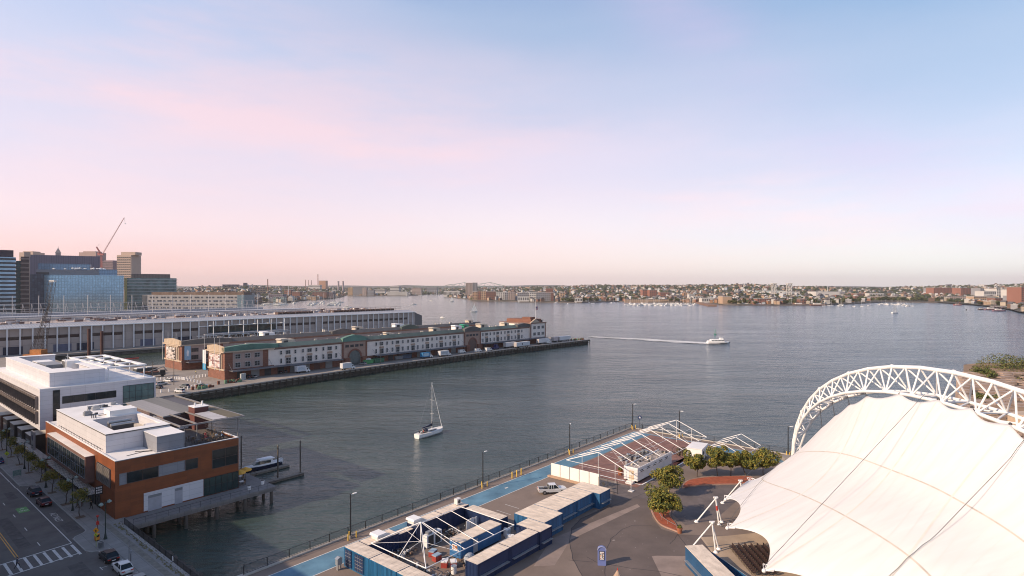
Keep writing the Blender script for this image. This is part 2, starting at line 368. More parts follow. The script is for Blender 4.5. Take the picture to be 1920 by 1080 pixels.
# crosswalk ladder
g.strip([(17.2, 116.0), (26.95, 117.0)], .28, .006); g.strip([(17.2, 110.6), (26.9, 111.7)], .28, .006)
for i in range(8):
    a = 18.4+i*1.2; g.strip([(a, 111.0), (a, 116.2)], .38, .008)
g.strip([(6, 111.5), (17, 110.5)], .28, .006); g.strip([(6, 115.9), (17, 115.9)], .28, .006)
for i in range(8): g.strip([(8+i*1.2, 111.0), (8+i*1.2, 116.0)], .38, .008)
for bb in (103.2, 97.4): g.strip([(27.4, bb), (28.3, bb)], .1, .006); g.strip([(27.4, bb-.9), (27.4, bb+.5)], .1, .006)
g.strip([(17.5, 60), (17.5, 109)], .12, .006)
struct('road_markings', g, [linew, liney])
rq = random.Random(71); g = MB(); g2 = MB()
for a0, b0, a1, b1 in ((20.9, 121, 22.6, 139), (24.2, 96, 26.3, 108), (14, 100, 16, 131), (27.6, 122.5, 29.6, 128), (17.5, 140, 19.2, 163), (24.5, 150, 26, 156), (19, 88, 21.5, 97)): g.sheet([(a0, b0), (a1, b0+.2), (a1-.1, b1), (a0+.1, b1-.3)], .003)
struct('road_patch', g, mat('road_patch', (.088, .080, .076), .9, var=.3, scale=1))
for k in range(16):
    a, b = rq.uniform(14, 29), rq.uniform(88, 175); pts = [(a, b)]
    for q in range(7): a += rq.gauss(0, .35); b += rq.uniform(.3, 1.3)*(1 if k % 2 else -1); pts.append((a, b))
    g2.strip(pts, .07, .0045)
for a, b in ((22, 126), (25.4, 118.6), (18.2, 105), (22.5, 148)): g2.sheet([(a+.38*math.cos(q*PI/6), b+.38*math.sin(q*PI/6)) for q in range(12)], .0048)
struct('road_cracks', g2, dark)
g = MB()
for k in range(420):
    s = rq.uniform(.3, 1.1); a = 35.2+abs(rq.gauss(0, 1.6)); b = rq.uniform(84, 121); z = -.8-(a-35.2)*.85
    g.ell((a, b, z), (s*rq.uniform(.7, 1.2), s*rq.uniform(.7, 1.2), s*.6), 6, 4)
struct('shore_boulders', g, mat('wet_boulder', (.045, .038, .032), .7, var=.5, scale=.8), kind='stuff')
g = MB()
for k in range(260):
    b = rq.uniform(84, 120); a = 34.55+rq.uniform(-.75, .3); s = rq.uniform(.06, .2); g.face([(a-s, b, .14), (a+s*.4, b-s, .15), (a+s, b+s*.3, .14), (a, b+s, .3)])
struct('kerb_weeds', g, mat('dry_weeds', (.16, .14, .07), .9, var=.3), kind='stuff')
def text_mesh(s, size, mt_, ext=0.0):
    cu = bpy.data.curves.new('writing', 'FONT'); cu.body = s; cu.size = size; cu.extrude = ext; cu.align_x = 'CENTER'; cu.align_y = 'CENTER'
    o = bpy.data.objects.new('tmp', cu); COL.objects.link(o); dg = bpy.context.evaluated_depsgraph_get(); dg.update()
    me = bpy.data.meshes.new_from_object(o.evaluated_get(dg)); bpy.data.objects.remove(o); me.materials.clear(); me.materials.append(mt_); return me
o = solo('road_lettering', None, None, text_mesh('ALT INLET', 1.5, linew), None, 28.2, 132.4, .008, rot=-PI/2-.02); o.scale = (.85, .9, 1); o['kind'] = 'structure'
# green painted bicycle symbol
g = MB(); g.sheet([(24.3, 139.9), (25.9, 139.9), (25.9, 143.3), (24.3, 143.3)], .006); struct('bike_lane_patch', g, mat('green_road_paint', (.12, .30, .09), .8, var=.3, scale=3))
g = MB()
for c in (24.75, 25.5):
    pts = [(c+.28*math.cos(t*PI/6), 141.0+.32*math.sin(t*PI/6)) for t in range(13)]; g.strip(pts, .09, .010)
g.strip([(24.75, 141.0), (25.1, 141.5), (25.5, 141.0)], .09, .010); g.strip([(24.8, 142.2), (25.1, 142.7), (25.4, 142.2)], .12, .010)
struct('bike_symbol', g, linew)
g = MB()
for bb, w in ((163.5, .6), (149.9, .5)): g.sheet([(26.4, bb), (26.9, bb), (26.9, bb+.8), (26.4, bb+.8)], .007)
g.sheet([(28.9, 121.6), (29.7, 121.6), (29.7, 122.6), (28.9, 122.6)], .007)
struct('storm_drain', g, dark)

# ---------- street trees ----------
leafA = mat('leaf_olive', (.13, .155, .022), .7, var=.3, scale=.7, col2=(.23, .21, .03))
leafB = mat('leaf_dark', (.055, .08, .018), .75, var=.25, scale=.8)
leafY = mat('leaf_yellowing', (.25, .215, .03), .7, var=.3, scale=.9, col2=(.36, .25, .035))
bark = mat('bark', (.09, .065, .05), .95, var=.35, scale=3, bump=.5, stretch=(1, 1, .3))
def leaves(rnd, blobs, n, size, mi_fn=None):
    g = MB(); tot = sum(b[3]*b[4]*b[5] for b in blobs)
    for (cx, cy, cz, rx, ry, rz) in blobs:
        k = int(n*rx*ry*rz/tot)
        for _ in range(k):
            while True:
                x, y, z = (rnd.uniform(-1, 1) for _ in range(3)); d = x*x+y*y+z*z
                if .12 < d < 1 and (d > .45 or rnd.random() < .5): break
            p = Vector((cx+x*rx, cy+y*ry, cz+z*rz)); q = noise.noise(p*.9)
            if q < -.15: continue
            s = size*rnd.uniform(.6, 1.35); nrm = Vector((x+rnd.gauss(0, .7), y+rnd.gauss(0, .7), z+.3+rnd.gauss(0, .7))).normalized()
            t = nrm.cross(Vector((rnd.gauss(0, 1), rnd.gauss(0, 1), rnd.gauss(0, 1)))).normalized(); u = nrm.cross(t)
            mi = 0 if rnd.random() < .55 else (1 if rnd.random() < .6 else 2)
            if q > .25 and rnd.random() < .5: mi = 2
            g.face([p-t*s-u*s*.5, p+t*s*.3-u*s*.55, p+t*s+u*s*.35, p-t*s*.2+u*s*.6], mi)
    return g
def trunk(rnd, h, r, spread, nb=5, top=None):
    g = MB(); p = Vector((0, 0, 0)); segs = 4
    pts = [p.copy()]
    for i in range(segs): p = p+Vector((rnd.gauss(0, .04)*h, rnd.gauss(0, .04)*h, h/segs)); pts.append(p.copy())
    pts[0] = Vector((0, 0, -.1))
    for i in range(segs): g.tube(pts[i], pts[i+1], r*(1-.5*i/segs), 7, r*(1-.5*(i+1)/segs))
    for k in range(nb):
        a = 2*PI*k/nb+rnd.uniform(-.4, .4); st = pts[2+(k % 3)]
        e = st+Vector((math.cos(a)*spread, math.sin(a)*spread, spread*rnd.uniform(.6, 1.1))); m = st.lerp(e, .5)+Vector((0, 0, .12*spread))
        g.tube(st, m, r*.4, 5, r*.28); g.tube(m, e, r*.28, 5, r*.1)
    return g
def tree_thing(name, label, cat, seed, a, b, z, th, r, blobs, nl, ls, spread, mats, group=None, soilpit=True):
    rnd = random.Random(seed); t = T(name, label, cat, a, b, z, rnd.uniform(0, 6), group)
    t.part('trunk', trunk(rnd, th, r, spread), bark); t.part('crown', leaves(rnd, blobs, nl, ls), mats); return t
rnd = random.Random(5)
st_trees = [(128.7, 'street tree in the pit nearest the crossing, beside the two people on the sidewalk'), (138.5, 'street tree just behind the dark red parked car'), (148.5, 'yellowish street tree beside the dark blue parked car'),
            (158.6, 'spreading street tree with yellow tips at the end of the parking bay'), (168.5, 'thin street tree across the sidewalk from the blue and white banner'), (178, 'street tree beside the third boxy shopfront'), (187.6, 'street tree near the yellow diamond sign'), (197.5, 'street tree at the left picture edge'),]
for i, (bb, lb) in enumerate(st_trees):
    bl = [(rnd.uniform(-.5, .5), rnd.uniform(-.5, .5), 3.6+rnd.uniform(-.2, .9), rnd.uniform(.8, 1.2), rnd.uniform(.8, 1.2), rnd.uniform(.6, 1.0)) for _ in range(4)]+[(.8, .3, 3.0, .9, .6, .45), (-.8, -.4, 3.1, .9, .7, .5), (-.1, .9, 3.3, .6, .9, .5)]
    ty = i in (2, 3, 5)
    tree_thing('street_tree', lb, 'tree', 20+i, 31.0, bb, .12, 3.4, .085, bl, 1500, .12, 1.0, [leafA, leafY, leafB] if not ty else [leafY, leafA, leafA])
    g = MB(); g.sheet([(30.3, bb-.75), (31.7, bb-.75), (31.7, bb+.75), (30.3, bb+.75)], .127); struct('tree_pit', g, soil)
# ---------- street lamps ----------
lampmetal = mat('green_black_paint', (.02, .035, .03), .45, var=.2)
patina = mat('pale_green_shade', (.20, .27, .25), .5, var=.15)
def street_lamp():
    t = T('street_lamp', 'tall street lamp with two bell shades at the corner of the orange building', 'street lamp', 31, 114.3, .12)
    g = MB(); g.cyl(0, 0, 0, .18, .28, .28, 10); g.cyl(0, 0, .18, .75, .22, .13, 10); g.cyl(0, 0, .75, .95, .16, .10, 10); t.part('base', g, lampmetal)
    g = MB(); g.cyl(0, 0, .9, 6.2, .085, .06, 10); t.part('pole', g, lampmetal)
    g = MB(); g.path([(0, 0, 5.6), (-.25, 0, 6.1), (-.5, 0, 6.25), (-.62, 0, 6.1)], .035); g.path([(0, 0, 5.6), (.25, .1, 6.2), (.45, .15, 6.45), (.6, .2, 6.3)], .035); t.part('bracket', g, lampmetal)
    for (x, y, z) in ((-.62, 0, 6.05), (.6, .2, 6.25)):
        g = MB(); g.cyl(x, y, z-.28, z-.12, .36, .34, 14); g.cyl(x, y, z-.12, z+.08, .34, .12, 14); g.cyl(x, y, z+.08, z+.2, .07, .04, 8); sh = t.part('lamp_shade', g, patina)
        g = MB(); g.ell((x, y, z-.3), (.2, .2, .14)); t.part('lens', g, lampglass, sh)
    return t
sl0 = street_lamp()
for i, (bb, lb) in enumerate([(133.6, 'street lamp with a dark banner, beside the pedestrians'), (153.4, 'street lamp with twin pale shades near the yellow diamond tree line'), (173.0, 'twin shade street lamp in front of the boxy dark shopfronts'), (192.6, 'farthest twin shade street lamp at the left picture edge')]):
    dup(sl0, 31, bb, .12, 0, lb)
g = MB(); g.box(-.02, .1, 1.5, .02, .75, 2.2); solo('lamp_banner', 'small black and white banner hung from the lamp post by the pedestrians', 'banner', g, [mat('banner_cloth', (.06, .06, .065), .7, var=.2)], 30.85, 133.7, .12)
# ---------- small street furniture ----------
def build_signs():
    # twin walking figure diamonds on a yellow-green post
    lime = mat('lime_post', (.38, .42, .05), .5, var=.1); org = mat('orange_sign', (.85, .36, .03), .5, var=.05); lm2 = mat('lime_sign', (.55, .62, .05), .5, var=.05)
    t = T('crossing_sign', 'orange diamond walking figure sign on a lime post at the crosswalk corner', 'sign', 29.1, 112.0, .12, rot=-.9)
    g = MB(); g.cyl(0, 0, 0, 3.0, .035, .035, 6); t.part('post', g, lime)
    def dia(z, r, y): return MB().raw([(0, y, z-r), (r, y, z), (0, y, z+r), (-r, y, z), (0, y+.02, z-r), (r, y+.02, z), (0, y+.02, z+r), (-r, y+.02, z)], [(0, 1, 2, 3), (7, 6, 5, 4), (0, 4, 5, 1), (1, 5, 6, 2), (2, 6, 7, 3), (3, 7, 4, 0)])
    p = t.part('sign_panel', dia(2.65, .52, -.06), org)
    f = MB(); y = -.07
    def ln(pts, w):
        for (x0, z0), (x1, z1) in zip(pts, pts[1:]):
            d = math.hypot(x1-x0, z1-z0); nx, nz = -(z1-z0)/d*w/2, (x1-x0)/d*w/2
            f.face([(x0-nx, y, z0-nz), (x1-nx, y, z1-nz), (x1+nx, y, z1+nz), (x0+nx, y, z0+nz)])
    ln([(0, 2.72), (.0, 2.5), (-.12, 2.36)], .09); ln([(.0, 2.55), (.12, 2.36)], .08); ln([(-.14, 2.55), (0, 2.72), (.13, 2.6)], .06); ln([(-.03, 2.88), (.05, 2.88)], .09)
    t.part('walking_figure', f, black, p)
    p = t.part('arrow_panel', dia(1.95, .34, -.06), lm2); f = MB(); ln([(-.12, 2.05), (.1, 1.85)], .06); ln([(.1, 1.95), (.1, 1.85), (0, 1.85)], .06); t.part('arrow', f, black, p)
    t = T('warning_sign', 'yellow diamond walking figure sign on the sidewalk far up the street', 'sign', 29.1, 180.4, .12, rot=-.7)
    g = MB(); g.cyl(0, 0, 0, 3.0, .035, .035, 6); t.part('post', g, lime)
    p = t.part('sign_panel', dia(2.6, .55, -.06), lm2); f = MB(); ln([(0, 2.7), (0, 2.45), (-.1, 2.3)], .09); ln([(0, 2.5), (.12, 2.32)], .07); t.part('walking_figure', f, black, p)
    # red fire call box on a post
    t = T('fire_alarm_box', 'red fire alarm call box on a post with a round red top', 'alarm box', 31.2, 119.3, .12)
    g = MB(); g.cyl(0, 0, 0, .3, .18, .12, 10); g.cyl(0, 0, .3, 2.3, .06, .05, 8); t.part('post', g, rustm); g = MB(); g.cyl(0, 0, 2.25, 2.4, .08, .2, 10); g.ell((0, 0, 2.5), (.22, .22, .2)); t.part('globe', g, redp)
    g = MB(); g.box(-.2, -.15, 1.0, .2, .15, 1.5); g.prof([(-.22, 1.5), (.22, 1.5), (0, 1.72)], -.16, .16); t.part('box', g, redp)
    # newspaper boxes
    t = T('newspaper_box', 'orange and white newspaper box beside the walking figure sign', 'newspaper box', 29.9, 114.6, .12, rot=.2)
    g = MB(); g.box(-.3, -.25, .15, .3, .25, 1.1); t.part('body', g, mat('orange_paint', (.6, .22, .03), .5)); g = MB(); g.box(-.24, -.265, .65, .24, -.25, 1.02); t.part('window', g, glassd); g = MB(); g.box(-.25, -.2, 0, .25, .2, .15); t.part('foot', g, black)
    # litter bin
    t = T('litter_bin', 'round grey slatted litter bin at the kerb corner', 'bin', 29.5, 111.0, .12)
    g = MB()
    for i in range(20):
        a = 2*PI*i/20; g.box(-.36*1, -.02, .08, -.33, .02, .95); 
    g = MB()
    for i in range(22):
        a = 2*PI*i/22; c, s_ = math.cos(a), math.sin(a); g.tube((.33*c, .33*s_, .05), (.37*c, .37*s_, .95), .035, 4)
    g.cyl(0, 0, .02, .1, .34, .34, 16); t.part('slats', g, greymetal); g = MB(); g.cyl(0, 0, .1, .9, .29, .31, 14); t.part('liner', g, black)
    g = MB()
    for i in range(16):
        a, b_ = 2*PI*i/16, 2*PI*(i+1)/16; g.tube((.37*math.cos(a), .37*math.sin(a), .98), (.37*math.cos(b_), .37*math.sin(b_), .98), .035, 5)
    t.part('rim', g, steel)
    t = T('parking_meter', 'grey parking meter with a tall sign post beside the white car', 'parking meter', 31.0, 102.1, .12)
    g = MB(); g.cyl(0, 0, 0, 1.2, .06, .05, 8); t.part('post', g, dark); g = MB(); g.box(-.14, -.1, 1.15, .14, .1, 1.55); g.ell((0, 0, 1.55), (.14, .1, .1)); t.part('head', g, greymetal)
    t = T('sign_post', 'slim dark sign post seen edge on beside the parking meter', 'sign post', 31.0, 102.9, .12, rot=.8)
    g = MB(); g.cyl(0, 0, 0, 2.9, .03, .03, 6); t.part('post', g, dark); g = MB(); g.box(-.2, -.02, 2.0, .2, 0, 2.75); t.part('sign_panel', g, greymetal)
    t = T('map_stand', 'pale green framed notice stand on the sidewalk near the parking bay end', 'notice stand', 28.6, 166.8, .12, rot=.2)
    gr = mat('green_frame', (.10, .22, .18), .5)
    g = MB(); g.box(-.75, -.04, 0, -.68, .04, 1.5); g.box(.68, -.04, 0, .75, .04, 1.5); g.box(-.68, -.03, 1.42, .68, .03, 1.5); g.box(-.68, -.03, .35, .68, .03, .42); t.part('frame', g, gr)
    g = MB(); g.box(-.68, -.015, .42, .68, .015, 1.42); t.part('panel', g, mat('panel_teal', (.22, .30, .28), .4, var=.4, scale=3))
    me = MB(); g = MB()
build_signs()
# fence along the cove, beside the sidewalk
def bar_fence(name, label, pts, h, post_gap, mt, picket=None, z=0, rails=2, rw=.03):
    a0, b0 = pts[0]; t = T(name, label, 'fence', a0, b0, z)
    rl_ = MB(); mesh_ = MB(); npost = 0; pm = MB().cyl(0, 0, 0, h+.05, rw*1.7, rw*1.7, 6).mesh('post', mt)
    for (ax, ay), (bx, by) in zip(pts, pts[1:]):
        d = math.hypot(bx-ax, by-ay); n = max(1, int(round(d/post_gap)))
        for k in range(rails):
            zz = h if k == 0 else (.12 if k == rails-1 else h*(1-k/(rails-1)))
            rl_.tube((ax-a0, ay-b0, zz), (bx-a0, by-b0, zz), rw, 5)
        for i in range(n+1):
            x, y = ax+(bx-ax)*i/n, ay+(by-ay)*i/n
            if npost < 98: t.part('post', pm, None, loc=(x-a0, y-b0, 0)); npost += 1
        if picket:
            k = int(d/picket)
            for i in range(k):
                x, y = ax+(bx-ax)*(i+.5)/k, ay+(by-ay)*(i+.5)/k; mesh_.box(x-a0-.012, y-b0-.012, .12, x-a0+.012, y-b0+.012, h)
    t.part('rail', rl_, mt)
    if picket: t.part('pickets', mesh_, mt)
    return t
bar_fence('railing', 'black picket railing along the sidewalk above the dark cove', [(35.15, 119.0), (34.9, 90), (34.9, 72)], 1.15, 2.4, black, .16, .0)
g = MB(); g.box(34.4, 60, -.2, 34.95, 119, .2); struct('kerb_wall', g, granite)
def notice():
    t = T('railing_sign', 'small white notice fixed on the cove railing', 'sign', 34.84, 96.4, .5); g = MB(); g.box(-.02, -.2, 0, .02, .2, .62); t.part('panel', g, white); g = MB(); g.cyl(0, 0, -.6, .4, .02, .02, 5); t.part('post', g, dark)
notice()
# ================= waterfront restaurant building =================
orange = grid_mat('orange_panels', (.215, .062, .019), (.12, .035, .012), 2.45, .62, .02, ('XY', 'Z'), .55, .16, jitter=.10)
whitepanel = grid_mat('white_panels', (.60, .59, .62), (.33, .33, .35), 3.1, 1.05, .03, ('XY', 'Z'), .5, .05, jitter=.03)
greypanel = grid_mat('grey_panels', (.24, .25, .28), (.14, .14, .16), 2.6, 1.1, .03, ('XY', 'Z'), .5, .06, jitter=.06)
brownm = mat('brown_metal', (.10, .065, .055), .5, var=.2)
deckwood = grid_mat('deck_boards', (.13, .11, .10), (.05, .045, .04), .2, 0, .03, ('Y', 'Z'), .85, .2)
def frame_rect(g, axis, c, u0, u1, z0, z1, w=.09, d=.07, mi=0, nx=1, nz=1):
    """window frame bars on the wall plane: axis 'b' = wall facing -b at b=c, 'a' = wall facing -a at a=c"""
    def bx(p0, p1, q0, q1, dd=d):
        if axis == 'b': g.box(p0, c-dd, q0, p1, c, q1, mi)
        elif axis == 'a': g.box(c-dd, p0, q0, c, p1, q1, mi)
        else: g.box(c, p0, q0, c+dd, p1, q1, mi)
    bx(u0, u1, z0, z0+w); bx(u0, u1, z1-w, z1); bx(u0, u0+w, z0+w, z1-w); bx(u1-w, u1, z0+w, z1-w)
    for i in range(1, nx):
        u = u0+(u1-u0)*i/nx; bx(u-w/3, u+w/3, z0+w, z1-w, d*.8)
    for i in range(1, nz):
        z = z0+(z1-z0)*i/nz; bx(u0+w, u1-w, z-w/3, z+w/3, d*.6)
def window(t, axis, c, u0, u1, z0, z1, gm, fm, nx=1, nz=1, w=.09, d=.07, name='window', label=None):
    g = MB(); e = .015
    if axis == 'b': g.box(u0, c-e, z0, u1, c+.05, z1)
    elif axis == 'a': g.box(c-e, u0, z0, c+.05, u1, z1)
    else: g.box(c-.05, u0, z0, c+e, u1, z1)
    p = t.part(name, g, gm, absc=True, label=label)
    g = MB(); frame_rect(g, axis, c-(e if axis != 'A' else -e), u0, u1, z0, z1, w, d, 0, nx, nz);
    f = t.part('frame', g.mesh('frame', fm, False, t.o), None, p); return p
R_ = T('restaurant_building', 'orange panelled two storey building on piles with white rooftop boxes and terrace', 'building', 34.7, 122.5)
g = MB(); g.box(34.7, 122.5, -.1, 57, 172, 10.0)
g.box(34.7, 122.5, 10.0, 57, 122.8, 10.6); g.box(34.7, 122.8, 10.0, 35.0, 172, 10.6); g.box(56.7, 122.8, 10.0, 57, 130, 10.6)
R_.part('wall', g, orange, absc=True)
g = MB(); g.box(34.66, 122.46, 10.6, 57.04, 122.84, 10.66); g.box(34.66, 122.84, 10.6, 35.04, 172, 10.66); g.box(56.66, 122.84, 10.6, 57.04, 130, 10.66); R_.part('coping', g, white, absc=True)
g = MB(); g.box(35.0, 122.8, 10.0, 46.9, 172, 10.35); g.box(46.9, 142, 10.0, 57, 172, 10.35); R_.part('roof', g, roofwhite, absc=True)
g = MB(); g.box(46.9, 122.8, 10.0, 56.7, 142, 10.06); R_.part('terrace_floor', g, deckwood, absc=True)
for (a0, a1, z0, z1, m__, nx, nm) in ((35.35, 36.5, 6.1, 8.2, greypanel, 1, 'panel'), (36.5, 41.8, 6.1, 8.2, glassd, 2, 'window'), (41.8, 46.5, 6.1, 8.2, greypanel, 1, 'panel'), (46.5, 48.9, 6.1, 8.2, glassd, 1, 'window'), (51.6, 56.85, 5.2, 9.0, glassd, 2, 'window')):
    window(R_, 'b', 122.5, a0, a1, z0, z1, m__, brownm if nm == 'window' else greymetal, nx, 2 if z1-z0 > 3 else 1, name=nm)
window(R_, 'A', 57, 123, 128, 5.2, 9.0, glassd, brownm, 3, 2); window(R_, 'A', 57, 131, 140, 5.2, 9.0, glassd, brownm, 5, 2)
g = MB(); g.box(39.3, 122.4, .25, 49.9, 122.55, 3.6); sv = R_.part('service_wall', g, whitepanel, absc=True)
for a0, a1, zt in ((40.0, 42.3, 3.0), (44.6, 46.0, 3.1)):
    g = MB(); g.box(a0, 122.36, .05, a1, 122.41, zt); g.box((a0+a1)/2-.02, 122.34, .05, (a0+a1)/2+.02, 122.36, zt); d_ = R_.part('door', g, mat('lilac_grey_door', (.36, .36, .40), .5), absc=True)
    g = MB(); g.box(a0, 122.34, zt-.5, a1, 122.36, zt); R_.part('transom', g, greymetal, d_).data.transform(Matrix.Translation((-34.7, -122.5, 0)))
window(R_, 'b', 122.5, 50.0, 56.95, .1, 3.6, glassg, black, 6, 2); window(R_, 'A', 57, 122.6, 134, .1, 3.6, glassg, black, 9, 2)
# projecting bay on the street side
g = MB(); g.box(33.2, 134.5, 4.4, 34.72, 163, 9.5); bay = R_.part('bay', g, mat('bay_brown', (.16, .09, .075), .6, var=.15), absc=True)
g = MB(); g.box(33.15, 134.45, 9.5, 34.7, 163.05, 9.56); R_.part('bay_roof', g.mesh('bay_roof', offwhite, False, R_.o), None, bay)
for i in range(9):
    b0 = 134.9+i*3.1; window(R_, 'a', 33.2, b0, b0+3.0, 5.2, 8.9, glassd, greymetal, 2, 2, w=.07)
# louvred window and slatted canopy
g = MB(); g.box(34.68, 124.8, 5.2, 34.75, 132.7, 8.7); lw = R_.part('louvre_window', g, glassd, absc=True)
g = MB()
for i in range(14): g.box(34.5, 124.9, 5.35+i*.24, 34.62, 132.6, 5.42+i*.24)
for b_ in (124.9, 128.7, 132.5): g.box(34.45, b_, 5.3, 34.66, b_+.06, 8.6)
R_.part('louvres', g, mat('louvre_grey', (.20, .18, .17), .5), absc=True)
g = MB()
for i in range(9): g.box(32.75+i*.22, 131, 3.2, 32.85+i*.22, 164, 3.26)
for i in range(17): g.box(32.7, 131+i*2.05, 3.08, 34.7, 131.08+i*2.05, 3.2)
R_.part('canopy', g, mat('canopy_slats', (.52, .49, .47), .5, var=.1), absc=True)
for i in range(11): window(R_, 'a', 34.7, 131+i*3.05, 134+i*3.05, .15, 3.0, glassd, black, 2, 1)
# hanging blade sign
g = MB(); g.box(33.4, 129.2, 3.3, 34.6, 129.28, 4.9); R_.part('blade_sign', g, mat('sign_dark', (.03, .03, .03), .5), absc=True)
g = MB(); 
for z in (3.55, 4.0, 4.45): 
    for k in range(3): g.box(33.55+k*.34, 129.16, z, 33.78+k*.34, 129.2, z+.28)
R_.part('sign_lettering', g, white, absc=True)
# penthouse with open equipment pit
g = MB(); Z1 = 14.0
def ring(g, a0, a1, b0, b1, pa0, pa1, pb0, pb1, z0, z1):
    g.box(a0, b0, z0, a1, pb0, z1); g.box(a0, pb1, z0, a1, b1, z1); g.box(a0, pb0, z0, pa0, pb1, z1); g.box(pa1, pb0, z0, a1, pb1, z1)
ring(g, 35.6, 46.8, 131.0, 166.5, 37.6, 45.9, 133.4, 147.6, 10.35, 13.9); ph = R_.part('penthouse', g, whitepanel, absc=True)
g = MB(); ring(g, 35.5, 46.9, 130.9, 166.6, 37.6, 45.9, 133.4, 147.6, 13.9, 14.0); R_.part('penthouse_roof', g.mesh('penthouse_roof', roofwhite, False, R_.o), None, ph)
g = MB(); g.box(35.46, 130.86, 13.78, 46.94, 130.9, 13.93); g.box(35.46, 130.9, 13.78, 35.5, 166.6, 13.93); R_.part('fascia', g, dark, absc=True)
g = MB(); g.box(34.63, 122.43, 10.5, 57.07, 122.46, 10.62); R_.part('fascia', g, greymetal, absc=True)
g = MB(); g.box(46.3, 130.96, 10.4, 46.9, 131.0, 13.0); g.box(44.3, 130.95, 10.5, 45.6, 131.0, 13.2); R_.part('door', g, greymetal, absc=True)
g = MB(); g.box(41.9, 123.6, 10.35, 46.8, 130.9, 13.45); gb = R_.part('stair_box', g, greypanel, absc=True)
g = MB(); g.box(41.85, 123.55, 13.45, 46.85, 130.95, 13.53); R_.part('stair_roof', g.mesh('stair_roof', roofwhite, False, R_.o), None, gb)
# cooling unit with two pipes in the pit
u = R_.part('air_handler', MB().box(38.4, 137.2, 11.0, 42.2, 140.4, 14.3), dark, absc=True)
g = MB(); g.tube((38.2, 137.5, 14.2), (42.4, 137.5, 14.2), .34, 12); g.tube((38.2, 139.2, 14.5), (42.4, 139.2, 14.5), .3, 12); R_.part('duct', g, steel, absc=True)
R_.part('air_handler', MB().box(43.4, 141.0, 10.4, 45.6, 145.5, 12.2), mat('unit_beige', (.50, .44, .36), .6), absc=True)
R_.part('air_handler', MB().box(41, 148.2, 14, 46.2, 152.4, 15.2), white, absc=True); R_.part('air_handler', MB().box(44.0, 134.2, 10.4, 45.8, 137.0, 13.6), whitepanel, absc=True); R_.part('pit_floor', MB().box(37.6, 133.4, 10.35, 45.9, 147.6, 10.42), mat('pit_brown', (.14, .10, .08), .8, var=.3), absc=True)
for i, (a, b) in enumerate(((37.6, 153), (40.5, 158.5), (43.0, 150.8))):
    g = MB(); g.box(a, b, 14.0, a+1.5, b+1.2, 14.7); g.box(a+.2, b+.15, 14.7, a+1.3, b+1.05, 14.95); R_.part('roof_vent', g, steel if i else greymetal, absc=True)
g = MB()
for i in range(3): g.box(38.0+i*.35, 149.5, 14, 38.15+i*.35, 149.65, 14.9)
R_.part('vent_pipes', g, dark, absc=True)
rk = random.Random(19)
for k in range(9):
    a, b = rk.uniform(36.5, 46), rk.uniform(149, 165); g = MB(); s_ = rk.uniform(.25, .6); g.box(a, b, 14, a+s_*2, b+s_, 14+s_*1.3); g.tube((a, b, 14.2), (a+rk.uniform(-3, 3), b+rk.uniform(-2, 2), 14.15), .07, 5); R_.part('roof_fitting', g, (steel, greymetal, dark)[k % 3], absc=True)
g = MB(); g.path([(43.4, 124.8, 10.4), (40.5, 126.6, 10.42), (37.5, 125.8, 10.42)], .05, 5); g.path([(43.4, 125.2, 10.4), (39.5, 127.8, 10.42)], .06, 5); R_.part('roof_cable', g, dark, absc=True)
g = MB(); 
for z in range(8): g.tube((37.7, 146.6, 10.6+z*.45), (38.2, 146.6, 10.6+z*.45), .025, 4)
g.tube((37.7, 146.6, 10.4), (37.7, 146.6, 15.2), .03, 5); g.tube((38.2, 146.6, 10.4), (38.2, 146.6, 15.2), .03, 5); R_.part('ladder', g, steel, absc=True)
rnd = random.Random(9); g = MB(); g.tube((35.3, 133, 10.9), (35.3, 163, 10.9), .035, 5)
for i in range(16): g.tube((35.3, 133+2*i, 10.35), (35.3, 133+2*i, 10.95), .03, 4); g.ell((35.3, 133+2*i, 11.0), .07, 6, 4)
R_.part('light_string', g, dark, absc=True)
# terrace shed with pitched metal roof, brick chimney and steel canopy
seam = grid_mat('standing_seam', (.20, .20, .205), (.10, .10, .10), .45, 0, .05, ('X', 'Z'), .55, .08)
g = MB(); g.box(49.6, 142.5, 10.35, 60.2, 166, 13.2); R_.part('shed_wall', g, grid_mat('ribbed_brown', (.17, .12, .11), (.09, .06, .055), .8, 0, .12, ('Y', 'Z'), .6, .1), absc=True)
for a0, a1, z0, z1, c_ in ((49.4, 53.0, 13.2, 13.7, (.27, .26, .26)), (53.0, 56.6, 13.45, 13.9, (.15, .145, .13)), (56.6, 60.4, 13.2, 13.6, (.075, .07, .075))):
    g = MB(); g.prof([(a0, z0), (a1, z0), (a1, z1), (a0, z1-.25)], 142.2, 166.4); R_.part('shed_roof', g, mat('seam_%d' % int(a0), c_, .55, var=.15, stretch=(6, .1, 1)), absc=True)
g = MB(); g.box(54.6, 138.6, 10.0, 57.6, 141.9, 15.0); chm = R_.part('chimney', g, mat('dark_red_clad', (.13, .045, .04), .7, var=.2), absc=True)
g = MB(); g.box(54.5, 138.5, 15.0, 57.7, 142.0, 15.12); g.cyl(55.3, 140.2, 15.1, 15.9, .18, n=8); g.cyl(56.9, 140.2, 15.1, 16.1, .18, n=8); R_.part('chimney_cap', g.mesh('chimney_cap', white, False, R_.o), None, chm)
g = MB(); 
for (a0, b0, a1, b1) in ((47.4, 127.3, 60.6, 127.6), (60.3, 127.6, 60.6, 166), (57.2, 127.6, 57.4, 142), (53.9, 127.6, 54.1, 142), (50.6, 127.6, 50.8, 142), (47.4, 127.6, 47.65, 142.3)): g.box(a0, b0, 13.65, a1, b1, 13.95)
for b_ in (133.6, 141.8): g.box(57.4, b_, 13.7, 60.3, b_+.2, 13.9)
g.box(60.3, 165.8, 13.65, 56, 166.1, 13.95)
